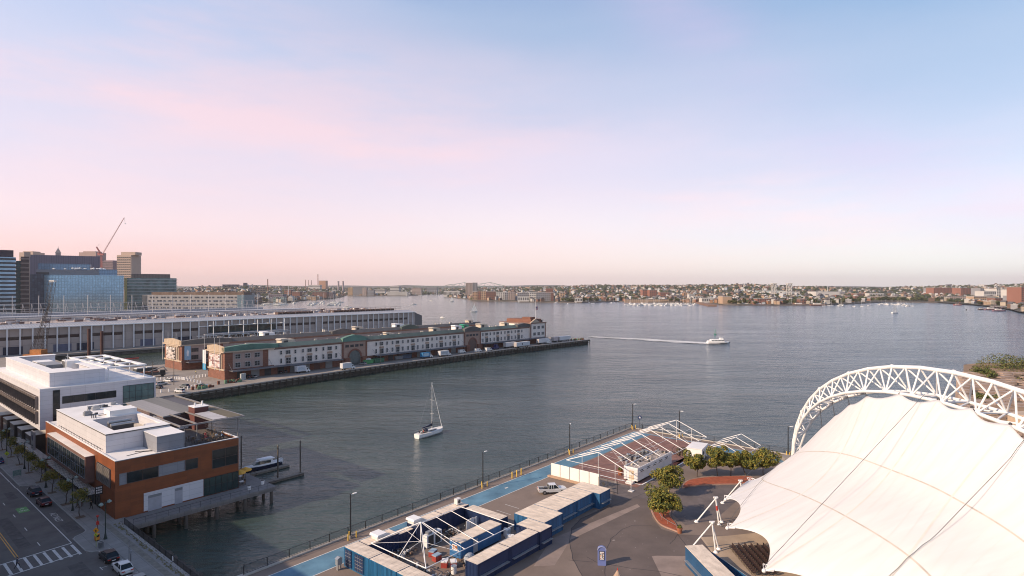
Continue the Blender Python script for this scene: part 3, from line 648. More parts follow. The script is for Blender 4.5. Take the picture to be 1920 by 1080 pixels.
for a, b in ((48.6, 128.3), (59.4, 127.9), (59.4, 141.0), (51, 128.3)): g.cyl(a, b, 10.0 if a < 57 else .0, 13.65, .11, n=8)
R_.part('canopy_frame', g, mat('canopy_steel', (.24, .23, .23), .5, metal=.2), absc=True)
g = MB(); g.box(54.2, 128, 13.97, 57.2, 137.5, 14.01); R_.part('canopy_panel', g, [mat('canopy_sheet', (.42, .41, .42), .6)], absc=True)
g = MB(); g.box(57.4, 127.8, 13.96, 60.2, 141.6, 14.0); R_.part('canopy_mesh', g, mat('olive_mesh', (.12, .105, .07), .8), absc=True)
# terrace rail
g = MB(); 
for z in (10.6, 11.1): g.tube((47.2, 124.2, z), (56.6, 124.2, z), .03, 5)
for z in (10.6, 11.1): g.tube((56.6, 124.2, z), (56.6, 142, z), .03, 5)
for i in range(9): g.cyl(47.2+i*1.17, 124.2, 10.06, 11.1, .03, n=5)
R_.part('terrace_rail', g, dark, absc=True)
# piles under the building and deck
pile = MB().cyl(0, 0, -6, -.6, .33, n=10).mesh('pile', timber)
for a in (41, 47, 53):
    for b in (123.5, 130, 138): R_.part('pile', pile, None, loc=(a-34.7, b-122.5, 0))
# boardwalk
D_ = T('boardwalk', 'grey boardwalk on piles wrapping the water side of the orange building', 'boardwalk', 36, 117.3)
g = MB(); g.box(34.9, 117.2, -.45, 62.6, 122.36, .02); g.box(57.15, 122.36, -.45, 62.6, 134, .02); g.box(36, 117.4, -.9, 62.4, 118, -.45); g.box(36, 121, -.9, 62.4, 121.6, -.45)
D_.part('deck', g, grid_mat('boardwalk_slabs', (.20, .185, .18), (.10, .095, .09), 1.2, 1.2, .03, ('X', 'Y'), .85, .15), absc=True)
for i, a in enumerate((39.5, 45, 50.6, 56.2, 61.8)):
    for b in (117.9, 121.3): D_.part('pile', pile, None, loc=(a-36, b-117.3, 0))
for b in (125, 129, 133): D_.part('pile', pile, None, loc=(61.8-36, b-117.3, 0))
g = MB()
for z in (1.05, .55): g.tube((36, 117.35, z), (62.5, 117.35, z), .035 if z > 1 else .015, 5)
for z in (1.05, .55): g.tube((62.5, 117.35, z), (62.5, 119.5, z), .035 if z > 1 else .015, 5); g.tube((62.5, 123, z), (62.5, 134, z), .035 if z > 1 else .015, 5)
D_.part('rail', g, black, absc=True)
pm = MB().cyl(0, 0, 0, 1.1, .03, n=5).mesh('post', black)
for i in range(15): D_.part('post', pm, None, loc=(36+i*1.89-36, .05, 0))
for i in range(5): D_.part('post', pm, None, loc=(26.5, 6+i*2.6, 0))
# planters, umbrella, tables on the boardwalk
def umbrella(a, b, lb, rot=0):
    t = T('patio_umbrella', lb, 'umbrella', a, b, .02, rot, 'patio umbrellas'); g = MB(); g.cyl(0, 0, 0, 2.6, .035, n=6); t.part('pole', g, dark)
    n = 8; g = MB(); ap = (0, 0, 2.75)
    for i in range(n):
        p, q = 2*PI*i/n, 2*PI*(i+1)/n; r = 1.35; P, Q = (r*math.cos(p), r*math.sin(p), 2.15), (r*math.cos(q), r*math.sin(q), 2.15); g.face([ap, P, Q]); g.face([P, (P[0], P[1], 2.0), (Q[0], Q[1], 2.0), Q])
    t.part('canopy', g, mat('yellow_canvas', (.80, .42, .06), .8, var=.1))
umbrella(58.6, 125.6, 'yellow patio umbrella nearest the glass corner on the boardwalk'); umbrella(60.4, 126.6, 'yellow patio umbrella nearest the boats on the boardwalk', .4)
def table_set(a, b, z, lb, c=dark, n=4, seed=0):
    t = T('table', lb, 'table', a, b, z); g = MB(); g.box(-.45, -.45, .72, .45, .45, .76); t.part('top', g, c); g = MB(); g.cyl(0, 0, 0, .72, .04, n=6); g.cyl(0, 0, 0, .04, .28, n=8); t.part('pedestal', g, dark)
def chair_src(label, a, b, z, rot, mt_, group):
    t = T('chair', label, 'chair', a, b, z, rot, group); g = MB(); g.box(-.22, -.22, .42, .22, .22, .47); t.part('seat', g, mt_); g = MB(); g.box(-.22, .19, .47, .22, .23, .9); t.part('backrest', g, mt_)
    for x in (-.2, .2):
        for y in (-.2, .2): t.part('leg', MB().box(x-.02, y-.02, 0, x+.02, y+.02, .42), dark)
    return t
tabs = [(52.2, 126.0), (54.4, 126.2), (50.2, 126.2), (55.6, 129.0), (53.2, 129.4), (55.4, 132.4), (50.4, 129.6)]
tl = ['terrace table nearest the orange parapet corner', 'terrace table by the railing beside the seated crowd', 'terrace table beside the grey stair box', 'terrace table by the water side railing', 'terrace table in the middle under the canopy', 'terrace table near the dark red chimney', 'terrace table deepest under the canopy']
c0 = None
for (a, b), lb in zip(tabs, tl):
    table_set(a, b, 10.06, lb)
    for k in range(4):
        r_ = k*PI/2; ca, cb = a-.75*math.sin(r_+PI), b+.75*math.cos(r_+PI)
        if c0 is None: c0 = chair_src('dark chair at a table on the orange building terrace', ca, cb, 10.06, r_+PI, mat('chair_brown', (.12, .08, .05), .6), 'terrace chairs')
        else: dup(c0, ca, cb, 10.06, r_+PI)
for (a, b, lb) in ((59.6, 127.4, 'outdoor table under the yellow umbrellas'), (58.2, 123.8, 'outdoor table against the glass corner')):
    table_set(a, b, .02, lb, white)
    for k in range(4):
        r_ = k*PI/2+.3; dup(c0, a-.75*math.sin(r_+PI), b+.75*math.cos(r_+PI), .02, r_+PI, 'dark chair on the boardwalk beside the yellow umbrellas', 'boardwalk chairs')
for a, b, lb in ((57.8, 119.5, 'white round planter nearest the glass storefront'), (61.2, 120.5, 'white round planter with a dark lid near the gangway')):
    t = T('planter', lb, 'planter', a, b, .02); g = MB(); g.cyl(0, 0, 0, .85, .3, .36, 14); t.part('pot', g, white); g = MB(); g.cyl(0, 0, .85, 1.0, .33, .28, 14); t.part('lid', g, dark)

# ================= floating docks, mooring piles, motor boats =================
t = T('floating_dock', 'narrow floating finger dock running out to the mooring piles', 'dock', 62.6, 128.2, WZ)
g = MB(); g.box(0, 1.2, .05, 13.5, 2.6, .55); g.box(.6, 1.4, -.3, 13.0, 2.4, .05); t.part('deck', g, mat('dock_wood', (.20, .17, .14), .85, var=.3, scale=2)); g = MB(); g.box(0, 1.15, .2, 13.5, 1.2, .58); t.part('edge', g, timber)
t = T('boat_dock', 'floating dock beside the white cabin cruiser', 'dock', 60, 139.5, WZ)
g = MB(); g.box(2, -1.4, .05, 17.2, 0, .55); g.box(0, -1.4, .05, 2, 24, .5); t.part('deck', g, MATS['dock_wood'])
t = T('gangway', 'sloping gangway from the boardwalk to the floating dock', 'gangway', 62.3, 121.5)
g = MB(); g.raw([(0, 0, -.1), (0, 1.1, -.1), (1.2, 8, WZ+.6), (0, 8, WZ+.6), (0, 0, 0), (0, 1.1, 0), (1.2, 8, WZ+.7), (0, 8, WZ+.7)], [(0, 1, 2, 3), (7, 6, 5, 4), (0, 4, 5, 1), (1, 5, 6, 2), (2, 6, 7, 3), (3, 7, 4, 0)]); t.part('ramp', g, steel)
g = MB(); g.tube((0, 0, 1), (0, 8, WZ+1.7), .04, 5); g.tube((1.1, 0, 1), (1.2, 8, WZ+1.7), .04, 5); t.part('handrail', g, greymetal)
mp_m = MB().cyl(0, 0, -3, 8.1, .19, .17, 10).mesh('shaft', timber); cap = MB().cyl(0, 0, 8.1, 8.4, .19, .03, 10).mesh('cap', black)
for a, b, h, lb in ((70.2, 130.9, 0, 'tall mooring pile at the stern of the white cabin cruiser'), (75.7, 130.4, 0, 'tall mooring pile at the outer end of the finger dock'), (69.0, 146.8, -.3, 'mooring pile farthest out behind the white cabin cruiser'), (62.0, 141.5, -.6, 'mooring pile half hidden behind the orange building corner')):
    t = T('mooring_pile', lb, 'pile', a, b, WZ+h); t.part('shaft', mp_m, None); t.part('cap', cap, None)
def hull_rings(L_, B, D, n=9, sheer=.15, fine=.55, transom=.8):
    rings = []
    for i in range(n+1):
        s = i/n; x = -L_/2+L_*s
        w = B/2*(transom+(1-transom)*math.sin(min(s/.45, 1)*PI/2)) if s < .45 else B/2*max(.02, math.cos(((s-.45)/.55)**1.4*PI/2)**fine)
        zt = D*(1+sheer*(2*s-.8)**2); zb = -D*.35*(1-max(0, (s-.75)/.25)**2*.9)
        rings.append([(x, -w, zt), (x, -w*.94, D*.3), (x, -w*.55, zb*.8), (x, 0, zb), (x, w*.55, zb*.8), (x, w*.94, D*.3), (x, w, zt)])
    return rings
def boat(name, label, cat, L_, B, D, a, b, rot, world=False, group=None, hullm=white, deckm=None, **k):
    t = T(name, label, cat, a, b, WZ, rot, group, world); r = hull_rings(L_, B, D, **k); g = MB(); n = len(r[0])
    g.loft(r, close=False, cap=False); g.face(r[0][::-1]); t.part('hull', g, hullm, smooth=False)
    g = MB()
    for p, q in zip(r, r[1:]): g.face([(p[0][0], p[0][1]*.97, p[0][2]-.03), (q[0][0], q[0][1]*.97, q[0][2]-.03), (q[-1][0], q[-1][1]*.97, q[-1][2]-.03), (p[-1][0], p[-1][1]*.97, p[-1][2]-.03)])
    t.part('deck', g, deckm or offwhite); return t
navy = mat('navy_gelcoat', (.02, .025, .05), .25, var=.1)
t = boat('cabin_cruiser', 'white cabin cruiser with a dark blue hull moored at the dock behind the orange building', 'boat', 10.0, 3.1, 1.15, 71.8, 142.0, PI-.05, hullm=navy)
g = MB(); g.loft([[(-2.6, -1.2, 1.1), (-2.6, 1.2, 1.1), (-2.4, 1.05, 2.3), (-2.4, -1.05, 2.3)], [(1.0, -1.15, 1.15), (1.0, 1.15, 1.15), (.3, .9, 2.45), (.3, -.9, 2.45)], [(2.6, -.7, 1.2), (2.6, .7, 1.2), (1.1, .6, 2.2), (1.1, -.6, 2.2)]]); t.part('cabin', g, white)
g = MB(); g.loft([[(-1.9, -1.19, 1.5), (-1.9, 1.19, 1.5), (-1.9, 1.12, 2.15), (-1.9, -1.12, 2.15)], [(1.0, -1.13, 1.5), (1.0, 1.13, 1.5), (.75, .98, 2.15), (.75, -.98, 2.15)], [(2.2, -.72, 1.5), (2.2, .72, 1.5), (1.35, .66, 2.1), (1.35, -.66, 2.1)]]); t.part('windows', g, glassg)
g = MB(); g.box(-2.9, -1.15, 2.35, .9, 1.15, 2.5); g.ell((-.8, 0, 2.55), (1.6, .9, .18)); t.part('hardtop', g, white)
g = MB(); g.box(-4.9, -1.3, 1.0, -2.8, 1.3, 1.15); g.box(-4.95, -1.35, .6, -4.8, 1.35, 1.5); t.part('cockpit', g, white)
for y in (-.4, .4): g = MB(); g.ell((-5.2, y, 1.3), (.35, .22, .45)); g.box(-5.3, y-.08, 0, -5.1, y+.08, 1.0); t.part('outboard', g, steel)
t = boat('motor_boat', 'white motor boat half hidden behind the orange building corner', 'boat', 9, 2.8, 1.1, 62.5, 146.0, PI-.2)
g = MB(); g.box(-2, -1, 1, 1, 1, 1.9); t.part('cabin', g, white); g = MB(); g.box(-2.02, -.9, 1.2, 1.02, 1.02, 1.7); t.part('windows', g, glassd)

# ================= white office building =================
B_ = T('office_building', 'white panelled office building with a rooftop penthouse and white trellis', 'building', 34.4, 177)
g = MB(); g.box(34.6, 177, 7.7, 38.5, 236, 17.4); g.box(38.5, 177.0, -.1, 59.7, 236, 17.4); B_.part('wall', g, whitepanel, absc=True)
g = MB(); g.box(34.7, 177.15, 17.4, 59.55, 235.9, 17.5); B_.part('roof', g, roofwhite, absc=True)
g = MB(); g.box(34.55, 176.95, 17.4, 59.75, 177.15, 17.62); g.box(34.55, 177.15, 17.4, 34.7, 236, 17.62); g.box(59.55, 177.15, 17.4, 59.75, 236, 17.62); B_.part('coping', g, white, absc=True)
window(B_, 'b', 177, 37.1, 38.5, .2, 17.0, glassd, dark, 1, 5)
window(B_, 'b', 177, 38.95, 50.4, 13.45, 15.25, glassd, dark, 5, 1)
window(B_, 'b', 177, 51.9, 59.3, 6.0, 16.2, glass('teal_pane', (.10, .17, .17), .08, .3), dark, 5, 6); window(B_, 'A', 59.7, 177.6, 190, 6.0, 16.2, MATS['teal_pane'], dark, 8, 6)
window(B_, 'b', 177, 40.5, 44.5, 8.6, 10.4, glassd, dark, 2, 1)
fin = mat('bronze_fins', (.20, .165, .15), .5, var=.15)
wi = None
for row, (z0, z1) in enumerate(((12.5, 15.7), (9.0, 12.1))):
    for i in range(26):
        b0 = 178.6+i*2.2; window(B_, 'a', 34.6, b0, b0+2.1, z0, z1, glassd, fin, 2, 1, w=.06)
        g = MB(); 
        for k in range(3): g.box(33.95, b0, z1-.15-k*.22, 34.5, b0+2.1, z1-.11-k*.22)
        g.box(33.95, b0-.06, z0, 34.52, b0-.02, z1); B_.part('sunshade', g, fin, absc=True)

g = MB(); g.box(37, 179.6, 17.5, 48.6, 181, 20.9); g.box(37, 181, 17.5, 38.2, 231, 20.9); g.box(47.4, 181, 17.5, 48.6, 205, 20.9); g.box(38.2, 229, 17.5, 48.6, 231, 20.9); g.box(38.2, 181, 17.5, 47.4, 229, 18.6)
p = B_.part('penthouse', g, whitepanel, absc=True)
g = MB(); g.box(36.9, 179.5, 20.9, 48.7, 184, 21.0); g.box(36.9, 184, 20.9, 39.4, 231.1, 21.0); g.box(46.6, 184, 20.9, 48.7, 205, 21.0); g.box(39.4, 228, 20.9, 48.7, 231.1, 21.0); B_.part('penthouse_roof', g.mesh('penthouse_roof', roofwhite, False, B_.o), None, p)
for a0, b0, a1, b1, z, m__ in ((40.5, 186, 44.5, 196, 20.2, white), (41, 203, 45, 213, 20.5, greymetal), (42, 216, 46, 224, 20.0, white), (44.8, 199, 47.6, 204, 21.6, white), (41.5, 196.5, 43.5, 199.5, 19.6, steel)):
    g = MB(); g.box(a0, b0, 18.6, a1, b1, z); p = B_.part('air_handler', g, m__, absc=True)
    g = MB(); 
    for k in range(4): g.box(a0-.03, b0+.3+k*(b1-b0)/4.2, 18.9, a0, b0+.2+(k+.8)*(b1-b0)/4.2, z-.2)
    B_.part('grille', g.mesh('grille', dark, False, B_.o), None, p)
g = MB(); 
for (a0, b0, a1, b1) in ((49.4, 181, 58.8, 182), (49.4, 216, 58.8, 217), (49.4, 182, 50.4, 216), (57.8, 182, 58.8, 216), (50.4, 190, 57.8, 190.8), (50.4, 199, 57.8, 199.8), (50.4, 208, 57.8, 208.8), (53.6, 182, 54.4, 216)): g.box(a0, b0, 20.6, a1, b1, 20.95)
for a in (49.9, 58.3):
    for b in (181.5, 193, 205, 216.5): g.cyl(a, b, 17.5, 20.6, .14, n=8)
B_.part('trellis', g, white, absc=True)
for a, b in ((42, 187.5), (45.5, 201)): g = MB(); g.cyl(a, b, 18.5, 23.5, .06, n=5); g.box(a-.4, b-.03, 22.6, a+.4, b+.03, 22.7); B_.part('antenna', g, white, absc=True)
# ground floor shop boxes
bx0 = None
lbs = ['boxy dark shopfront nearest the grey logo board', 'boxy dark shopfront second from the grey logo board', 'boxy dark shopfront third from the grey logo board', 'boxy dark shopfront fourth from the grey logo board', 'boxy dark shopfront at the left picture edge']
for i, b in enumerate((183.5, 192.5, 201.5, 210.5, 219.5)):
    t = T('shop_box', lbs[i], 'shopfront', 34.0, b, 0, 0, 'boxy shopfronts under the white building'); g = MB(); g.box(0, 0, .12, 4.4, 5.2, 5.4); t.part('wall', g, mat('box_dark', (.035, .03, .03), .5) if i < 4 else mat('box_brown', (.16, .08, .06), .6))
    g = MB(); g.box(-.1, -.1, 5.4, 4.4, 5.3, 5.55); t.part('roof', g, offwhite); g = MB(); g.box(-.03, .4, .5, 0, 4.8, 4.2); t.part('window', g, glassd)
t = T('logo_board', 'grey free standing board with a dark round emblem under the white building', 'sign', 33.4, 176.6, .12); g = MB(); g.box(0, 0, 2.4, .3, 3.2, 7.4); g.box(0, 1.4, 0, .3, 1.8, 2.4); t.part('panel', g, mat('board_grey', (.24, .24, .25), .6, var=.1))
g = MB(); c_ = [(-.02, 1.6+.75*math.cos(k*PI/8), 5.9+.75*math.sin(k*PI/8)) for k in range(16)]; g.face(c_); t.part('emblem', g, mat('emblem_blue', (.04, .04, .09), .6)); g = MB(); g.box(-.03, .6, 3.9, -.01, 2.6, 4.2); g.box(-.03, .9, 3.4, -.01, 2.3, 3.6); t.part('lettering', g, dark)
t = T('bike_shelter', 'slatted shelter roof along the sidewalk under the white building', 'shelter', 32.4, 166, .12); g = MB()
for i in range(30): g.box(0, i*1.0, 3.0, 1.9, i*1.0+.55, 3.06)
t.part('slats', g, MATS['canopy_slats']); g = MB()
for i in range(6): g.box(.9, i*5.8, 0, 1.05, i*5.8+.15, 3.0)
g.box(.9, 0, 2.88, 1.05, 29.2, 3.0); t.part('frame', g, dark)
# unseen building, added so that its shadow falls on the street
t = T('street_shade_block', 'unseen brick block added to shade the street by the orange building', 'building', -24, 96); g = MB(); g.box(0, 0, 0, 28, 150, 25.5); t.part('wall', g, mat('shade_block_brick', (.22, .12, .09), .8, var=.15))
g = MB()
for f in range(6): t.part('window_band', MB().box(27.98, 2, 1.2+f*3.7, 28.03, 148, 3.4+f*3.7), glassd)
# ================= fish pier =================
quay = [(80, 245.4), (146, 252.6), (202, 256.2), (309, 257.6), (403, 254.5)]
g = MB(); g.prism(quay+[(404, 352), (60, 352), (60, 245.4)], -1.1, 0.0); struct('pier_deck', g, deckc)
g = MB(); g.prism([(a, b+1.2) for a, b in quay]+[(402.5, 350), (60, 350), (60, 247)], -7, -1.1); struct('pier_wall', g, seawall)
t = T('fender_wall', 'dark timber fender wall along the water side of the fish pier', 'fender wall', 80, 245)
pm = MB().box(-.22, -.22, -7, .22, .22, -.05).mesh('fender_pile', wetwood)
seg = [math.hypot(quay[i+1][0]-quay[i][0], quay[i+1][1]-quay[i][1]) for i in range(4)]; tot = sum(seg); 
def along(s):
    for i, l in enumerate(seg):
        if s <= l or i == 3: f = s/l; return (quay[i][0]+(quay[i+1][0]-quay[i][0])*f, quay[i][1]+(quay[i+1][1]-quay[i][1])*f)
        s -= l
for k in range(99): x, y = along(tot*k/98); t.part('fender_pile', pm, None, loc=(x-80, y-245-.35, 0))
g = MB()
for (x0, y0), (x1, y1) in zip(quay, quay[1:]):
    for z in (-.5, -2.0): g.tube((x0-80, y0-245-.1, z), (x1-80, y1-245-.1, z), .2, 4)
t.part('waler', g, wetwood)
g = MB(); g.strip([(a, b+.4) for a, b in quay], .7, .15); g2 = MB()
for (x0, y0), (x1, y1) in zip(quay, quay[1:]): g2.raw([(x0, y0-.05, -.1), (x1, y1-.05, -.1), (x1, y1+.6, -.1), (x0, y0+.6, -.1), (x0, y0-.05, .28), (x1, y1-.05, .28), (x1, y1+.6, .28), (x0, y0+.6, .28)], [(0, 3, 2, 1), (4, 5, 6, 7), (0, 1, 5, 4), (1, 2, 6, 5), (2, 3, 7, 6), (3, 0, 4, 7)])
struct('pier_kerb', g2, granite)
brickr = grid_mat('red_brick', (.20, .088, .06), (.20, .085, .055), 1.2, .3, .04, ('XY', 'Z'), .85, .15, jitter=.15)
cream = mat('cream_stucco', (.78, .68, .61), .8, var=.08, scale=.3)
stone = mat('tan_stone', (.46, .36, .27), .8, var=.12, scale=.6)
copper = mat('green_copper', (.10, .20, .16), .7, var=.35, scale=.12)
darkroof = mat('dark_green_roof', (.105, .10, .095), .7, var=.25, scale=.15)
gravelroof = mat('gravel_roof', (.34, .29, .26), .9, var=.2, scale=.15)
winmesh = {}
def win_set(t, wins, mt_w, mt_f, axis, c, cap_=98):
    """windows given as (u,z0,w,h): each a part with a frame sub-part, sharing mesh data"""
    n = 0
    for (u, z0, w, h) in wins:
        k = (round(w, 2), round(h, 2), axis, mt_w.name, mt_f.name)
        if k not in winmesh:
            g = MB(); f = MB()
            if axis == 'b': g.box(0, -.02, 0, w, .1, h); frame_rect(f, 'b', -.02, 0, w, 0, h, .12, .1, 0, max(1, int(w/.9)), 2)
            else: g.box(-.02, 0, 0, .1, w, h); frame_rect(f, 'a', -.02, 0, w, 0, h, .12, .1, 0, max(1, int(w/.9)), 2)
            winmesh[k] = (g.mesh('window', mt_w), f.mesh('frame', mt_f))
        if n >= cap_: break
        loc = (u, c, z0) if axis == 'b' else (c, u, z0)
        p = t.part('window', winmesh[k][0], None, absc=True, loc=loc); t.part('frame', winmesh[k][1], None, p); n += 1
def fish_building(name, label, a0, a1, b0, b1, front):
    t = T(name, label, 'building', a0, b0)
    L_ = a1-a0
    g = MB(); g.box(a0+3, b0+.3, 4.0, a1, b1-.3, 12.4); t.part('wall', g, cream if front else mat('grey_stucco', (.30, .26, .25), .8, var=.1), absc=True)
    g = MB(); g.box(a0+3, b0+.35, 0, a1, b1-.35, 4.0); t.part('ground_floor', g, brickr, absc=True)
    g = MB(); g.box(a0+.4, b0+.2, 0, a0+24, b1-.2, 4.6); g.box(a0+.4, b0+.05, 4.6, a0+4, b1-.05, 12.4); g.box(a0+18.3, b0+.05, 4.6, a0+21, b0+1, 12.4); t.part('head_house', g, brickr, absc=True)
    g = MB(); g.box(a0+4, b0+.1, 4.6, a0+18.3, b0+1, 12.4); t.part('stucco_panel', g, mat('pinkish_stucco', (.36, .27, .24), .8, var=.08), absc=True)
    # end facade: stone surround, pilasters, poster
    bm = (b0+b1)/2; hw = (b1-b0)/2
    g = MB(); g.box(a0, b0-.1, 4.2, a0+.4, b1+.1, 4.9); g.box(a0-.5, b0-.6, 12.4, a0+24, b1+.6, 13.0); g.box(a0+.1, bm-hw*.72, 4.9, a0+.4, bm+hw*.72, 12.4)
    for k in range(6): g.cyl(a0-.05, bm-hw*.62+k*hw*.248, 5.4, 11.8, .42, n=10)
    g.box(a0-.15, bm-hw*.72, 11.6, a0+.3, bm+hw*.72, 12.2); t.part('stone_trim', g, stone, absc=True)
    # parapet (attic) with gables on the end
    g = MB(); g.raw([(a0+.1, b0, 13), (a0+.1, b1, 13), (a0+.1, b1, 15.0), (a0+.1, bm, 15.9), (a0+.1, b0, 15.0), (a0+.6, b0, 13), (a0+.6, b1, 13), (a0+.6, b1, 15.0), (a0+.6, bm, 15.9), (a0+.6, b0, 15.0)], [(0, 4, 3, 2, 1), (5, 6, 7, 8, 9), (2, 3, 8, 7), (3, 4, 9, 8), (4, 0, 5, 9), (1, 2, 7, 6)])
    t.part('end_parapet', g, mat('tan_brick', (.42, .33, .24), .85, var=.15), absc=True)
    g = MB(); z0, z1 = 13.0, 15.0; rr_ = copper if front else darkroof
    def gable(g, c, w, h, y0, y1): g.prof([(c-w, z0), (c+w, z0), (c+w, z1-.2), (c+w*.5, z1+h*.6), (c, z1+h), (c-w*.5, z1+h*.6), (c-w, z1-.2)], y0, y1)
    for c, w_, h_ in [(a0+13, 12.9, .7)]+([(a0+70, 7.6, 1.5), (a0+163, 7.6, 1.4), (a0+218, 7.6, .9)] if front else [(a0+95, 7.6, 1.3), (a0+150, 7.6, 1.3)]):
        g = MB(); gable(g, c, w_, h_, b0-.3, b0+2.5); t.part('gable_front', g, rr_ if c < a0+100 else (MATS.get('weathered_copper') or darkroof), absc=True)
    # long pent parapet roof
    g = MB(); g.raw([(a0+26, b0-.3, 13), (a1, b0-.3, 13), (a1, b0+2.2, 14.9), (a0+26, b0+2.2, 14.9), (a0+26, b0+2.6, 13), (a1, b0+2.6, 13)], [(0, 1, 2, 3), (3, 2, 5, 4), (0, 3, 4), (1, 5, 2), (0, 4, 5, 1)]); t.part('sloped_roof', g, darkroof if not front else mat('weathered_copper', (.10, .135, .12), .8, var=.45, scale=.05), absc=True)
    g = MB(); g.box(a0+.6, b0+2.6, 12.4, a1, b1-.4, 13.3); t.part('flat_roof', g, gravelroof, absc=True)
    g = MB(); g.box(a0+24, b0-.25, 12.4, a1, b0+.3, 13.0); g.box(a0+24, b0+.2, 11.95, a1, b0+.3, 12.4); t.part('cornice', g, mat('cornice_brown', (.22, .13, .10), .8, var=.15), absc=True)
    # awning along the loading side
    for (x0, x1) in ([(a0+2, a0+60), (a0+82, a0+153), (a0+171, a0+243)] if front else [(a0+2, a0+90)]):
        g = MB(); g.box(x0, b0-4.2, 4.0, x1, b0, 4.25); g.box(x0, b0-4.3, 3.85, x1, b0-4.2, 4.45); t.part('awning', g, mat('awning_grey', (.13, .13, .15), .6, var=.2), absc=True)
        g = MB(); k = int((x1-x0)/9)
        for i in range(k+1): x = x0+(x1-x0)*i/k; g.tube((x, b0-4.1, 4.3), (x, b0+.2, 7.6), .06, 4)
        t.part('tie_rods', g, greymetal, absc=True)
    return t
F1 = fish_building('fish_pier_building', 'long cream fish pier building with green copper gables and two archways', 119, 344, 270, 288, True)
F2 = fish_building('fish_pier_building', 'rear fish pier building with a dark roof, behind the cream one', 119, 343, 318.5, 341, False)
dkw = mat('window_pane', (.018, .02, .026), .35, var=.5, scale=.3); wf = mat('white_frame', (.50, .49, .48), .6, var=.05); df = mat('dark_frame', (.14, .12, .12), .6)
paired = []
for k in range(3): paired += [(119+5+k*4.6, 9.2, 2.6, 2.2), (119+5+k*4.6, 5.2, 2.6, 2.4)]
xs = [119+27+i*11.7 for i in range(3)]+[119+84+i*11.6 for i in range(6)]+[119+173+i*11.6 for i in range(4)]
small = []
for i, x in enumerate(xs):
    for w in ((x, 9.3, 1.0, 1.9), (x+3.0, 9.3, 2.4, 1.9), (x+7.6, 9.3, 1.0, 1.9), (x, 5.0, 1.0, 2.4), (x+7.6, 5.0, 1.0, 2.4), (x+3.0, 4.6, 2.6, 2.9)): small.append(w)
win_set(F1, paired+small, dkw, wf, 'b', 270.06-0.03+.0, 98)
g = MB()
for i, x in enumerate(xs): g.box(x+2.7, 270.2, 7.6, x+5.9, 270.29, 8.6)
F1.part('tan_panels', g, mat('peach_panel', (.42, .29, .22), .8), absc=True)
# loading doors of the ground floor
g = None; rnd = random.Random(3); dm = [mat('door_grey', (.26, .26, .27), .6), mat('door_brown', (.12, .06, .05), .7), mat('door_dark', (.04, .04, .045), .6)]
for x in [119+6+i*6.6 for i in range(8)]+[119+86+i*7.2 for i in range(9)]+[119+174+i*7 for i in range(7)]:
    g = MB(); w = rnd.choice((2.4, 3.2, 4.0)); g.box(x, 270.1, 0, x+w, 270.33, 3.4); F1.part('loading_door', g, rnd.choice(dm), absc=True)
# the two arch bays
def arch_bay(t, c, open_):
    g = MB(); g.box(c-7.6, 269.85, 0, c+7.6, 270.3, 12.4); w = t.part('arch_bay', g, mat('arch_stone', (.36, .24, .19), .85, var=.1), absc=True)
    g = MB()
    for s_ in (-1, 1): g.box(c+s_*7.6-.5, 269.7, 0, c+s_*7.6+.5, 269.84, 12.4)
    t.part('pilaster', g.mesh('pilaster', brickr, False, t.o), None, w)
    r = 3.6; pts = [(c-r, 0)]+[(c-r*math.cos(PI*k/12), 4.4+r*math.sin(PI*k/12)) for k in range(13)]+[(c+r, 0)]
    g = MB(); g.face([(x, 269.82, z) for x, z in pts]); t.part('arch_opening', g.mesh('arch_opening', mat('arch_inside', (.14, .09, .075), .8) if open_ else mat('arch_glass', (.10, .12, .12), .3, var=.3), False, t.o), None, w)
    g = MB()
    for k in range(12):
        a_, b_ = PI*k/12, PI*(k+1)/12
        for rr_ in (r,): g.raw([(c-rr_*math.cos(a_), 269.6, 4.4+rr_*math.sin(a_)), (c-rr_*math.cos(b_), 269.6, 4.4+rr_*math.sin(b_)), (c-(rr_+1)*math.cos(b_), 269.6, 4.4+(rr_+1)*math.sin(b_)), (c-(rr_+1)*math.cos(a_), 269.6, 4.4+(rr_+1)*math.sin(a_)), (c-rr_*math.cos(a_), 269.82, 4.4+rr_*math.sin(a_)), (c-rr_*math.cos(b_), 269.82, 4.4+rr_*math.sin(b_))], [(0, 1, 2, 3), (0, 4, 5, 1)])
    t.part('arch_ring', g.mesh('arch_ring', mat('arch_brick', (.20, .09, .065), .85, var=.2), False, t.o), None, w)
    win_set(t, [(c-6+i*3.1, 9.8, 2.2, 1.4) for i in range(4)], dkw, df, 'b', 269.84)
    g = MB(); g.box(c-7, 268.2, 0, c-r-.3, 269.8, 4.2); g.box(c+r+.3, 268.2, 0, c+7, 269.8, 4.2); t.part('arch_base', g.mesh('arch_base', brickr, False, t.o), None, w)
arch_bay(F1, 189, False); arch_bay(F1, 282, True)
win_set(F2, [(124+k*6.3, 9.0, 3.4, 2.0) for k in range(3)]+[(124+k*6.3, 5.2, 3.4, 2.2) for k in range(3)], dkw, df, 'b', 318.52)
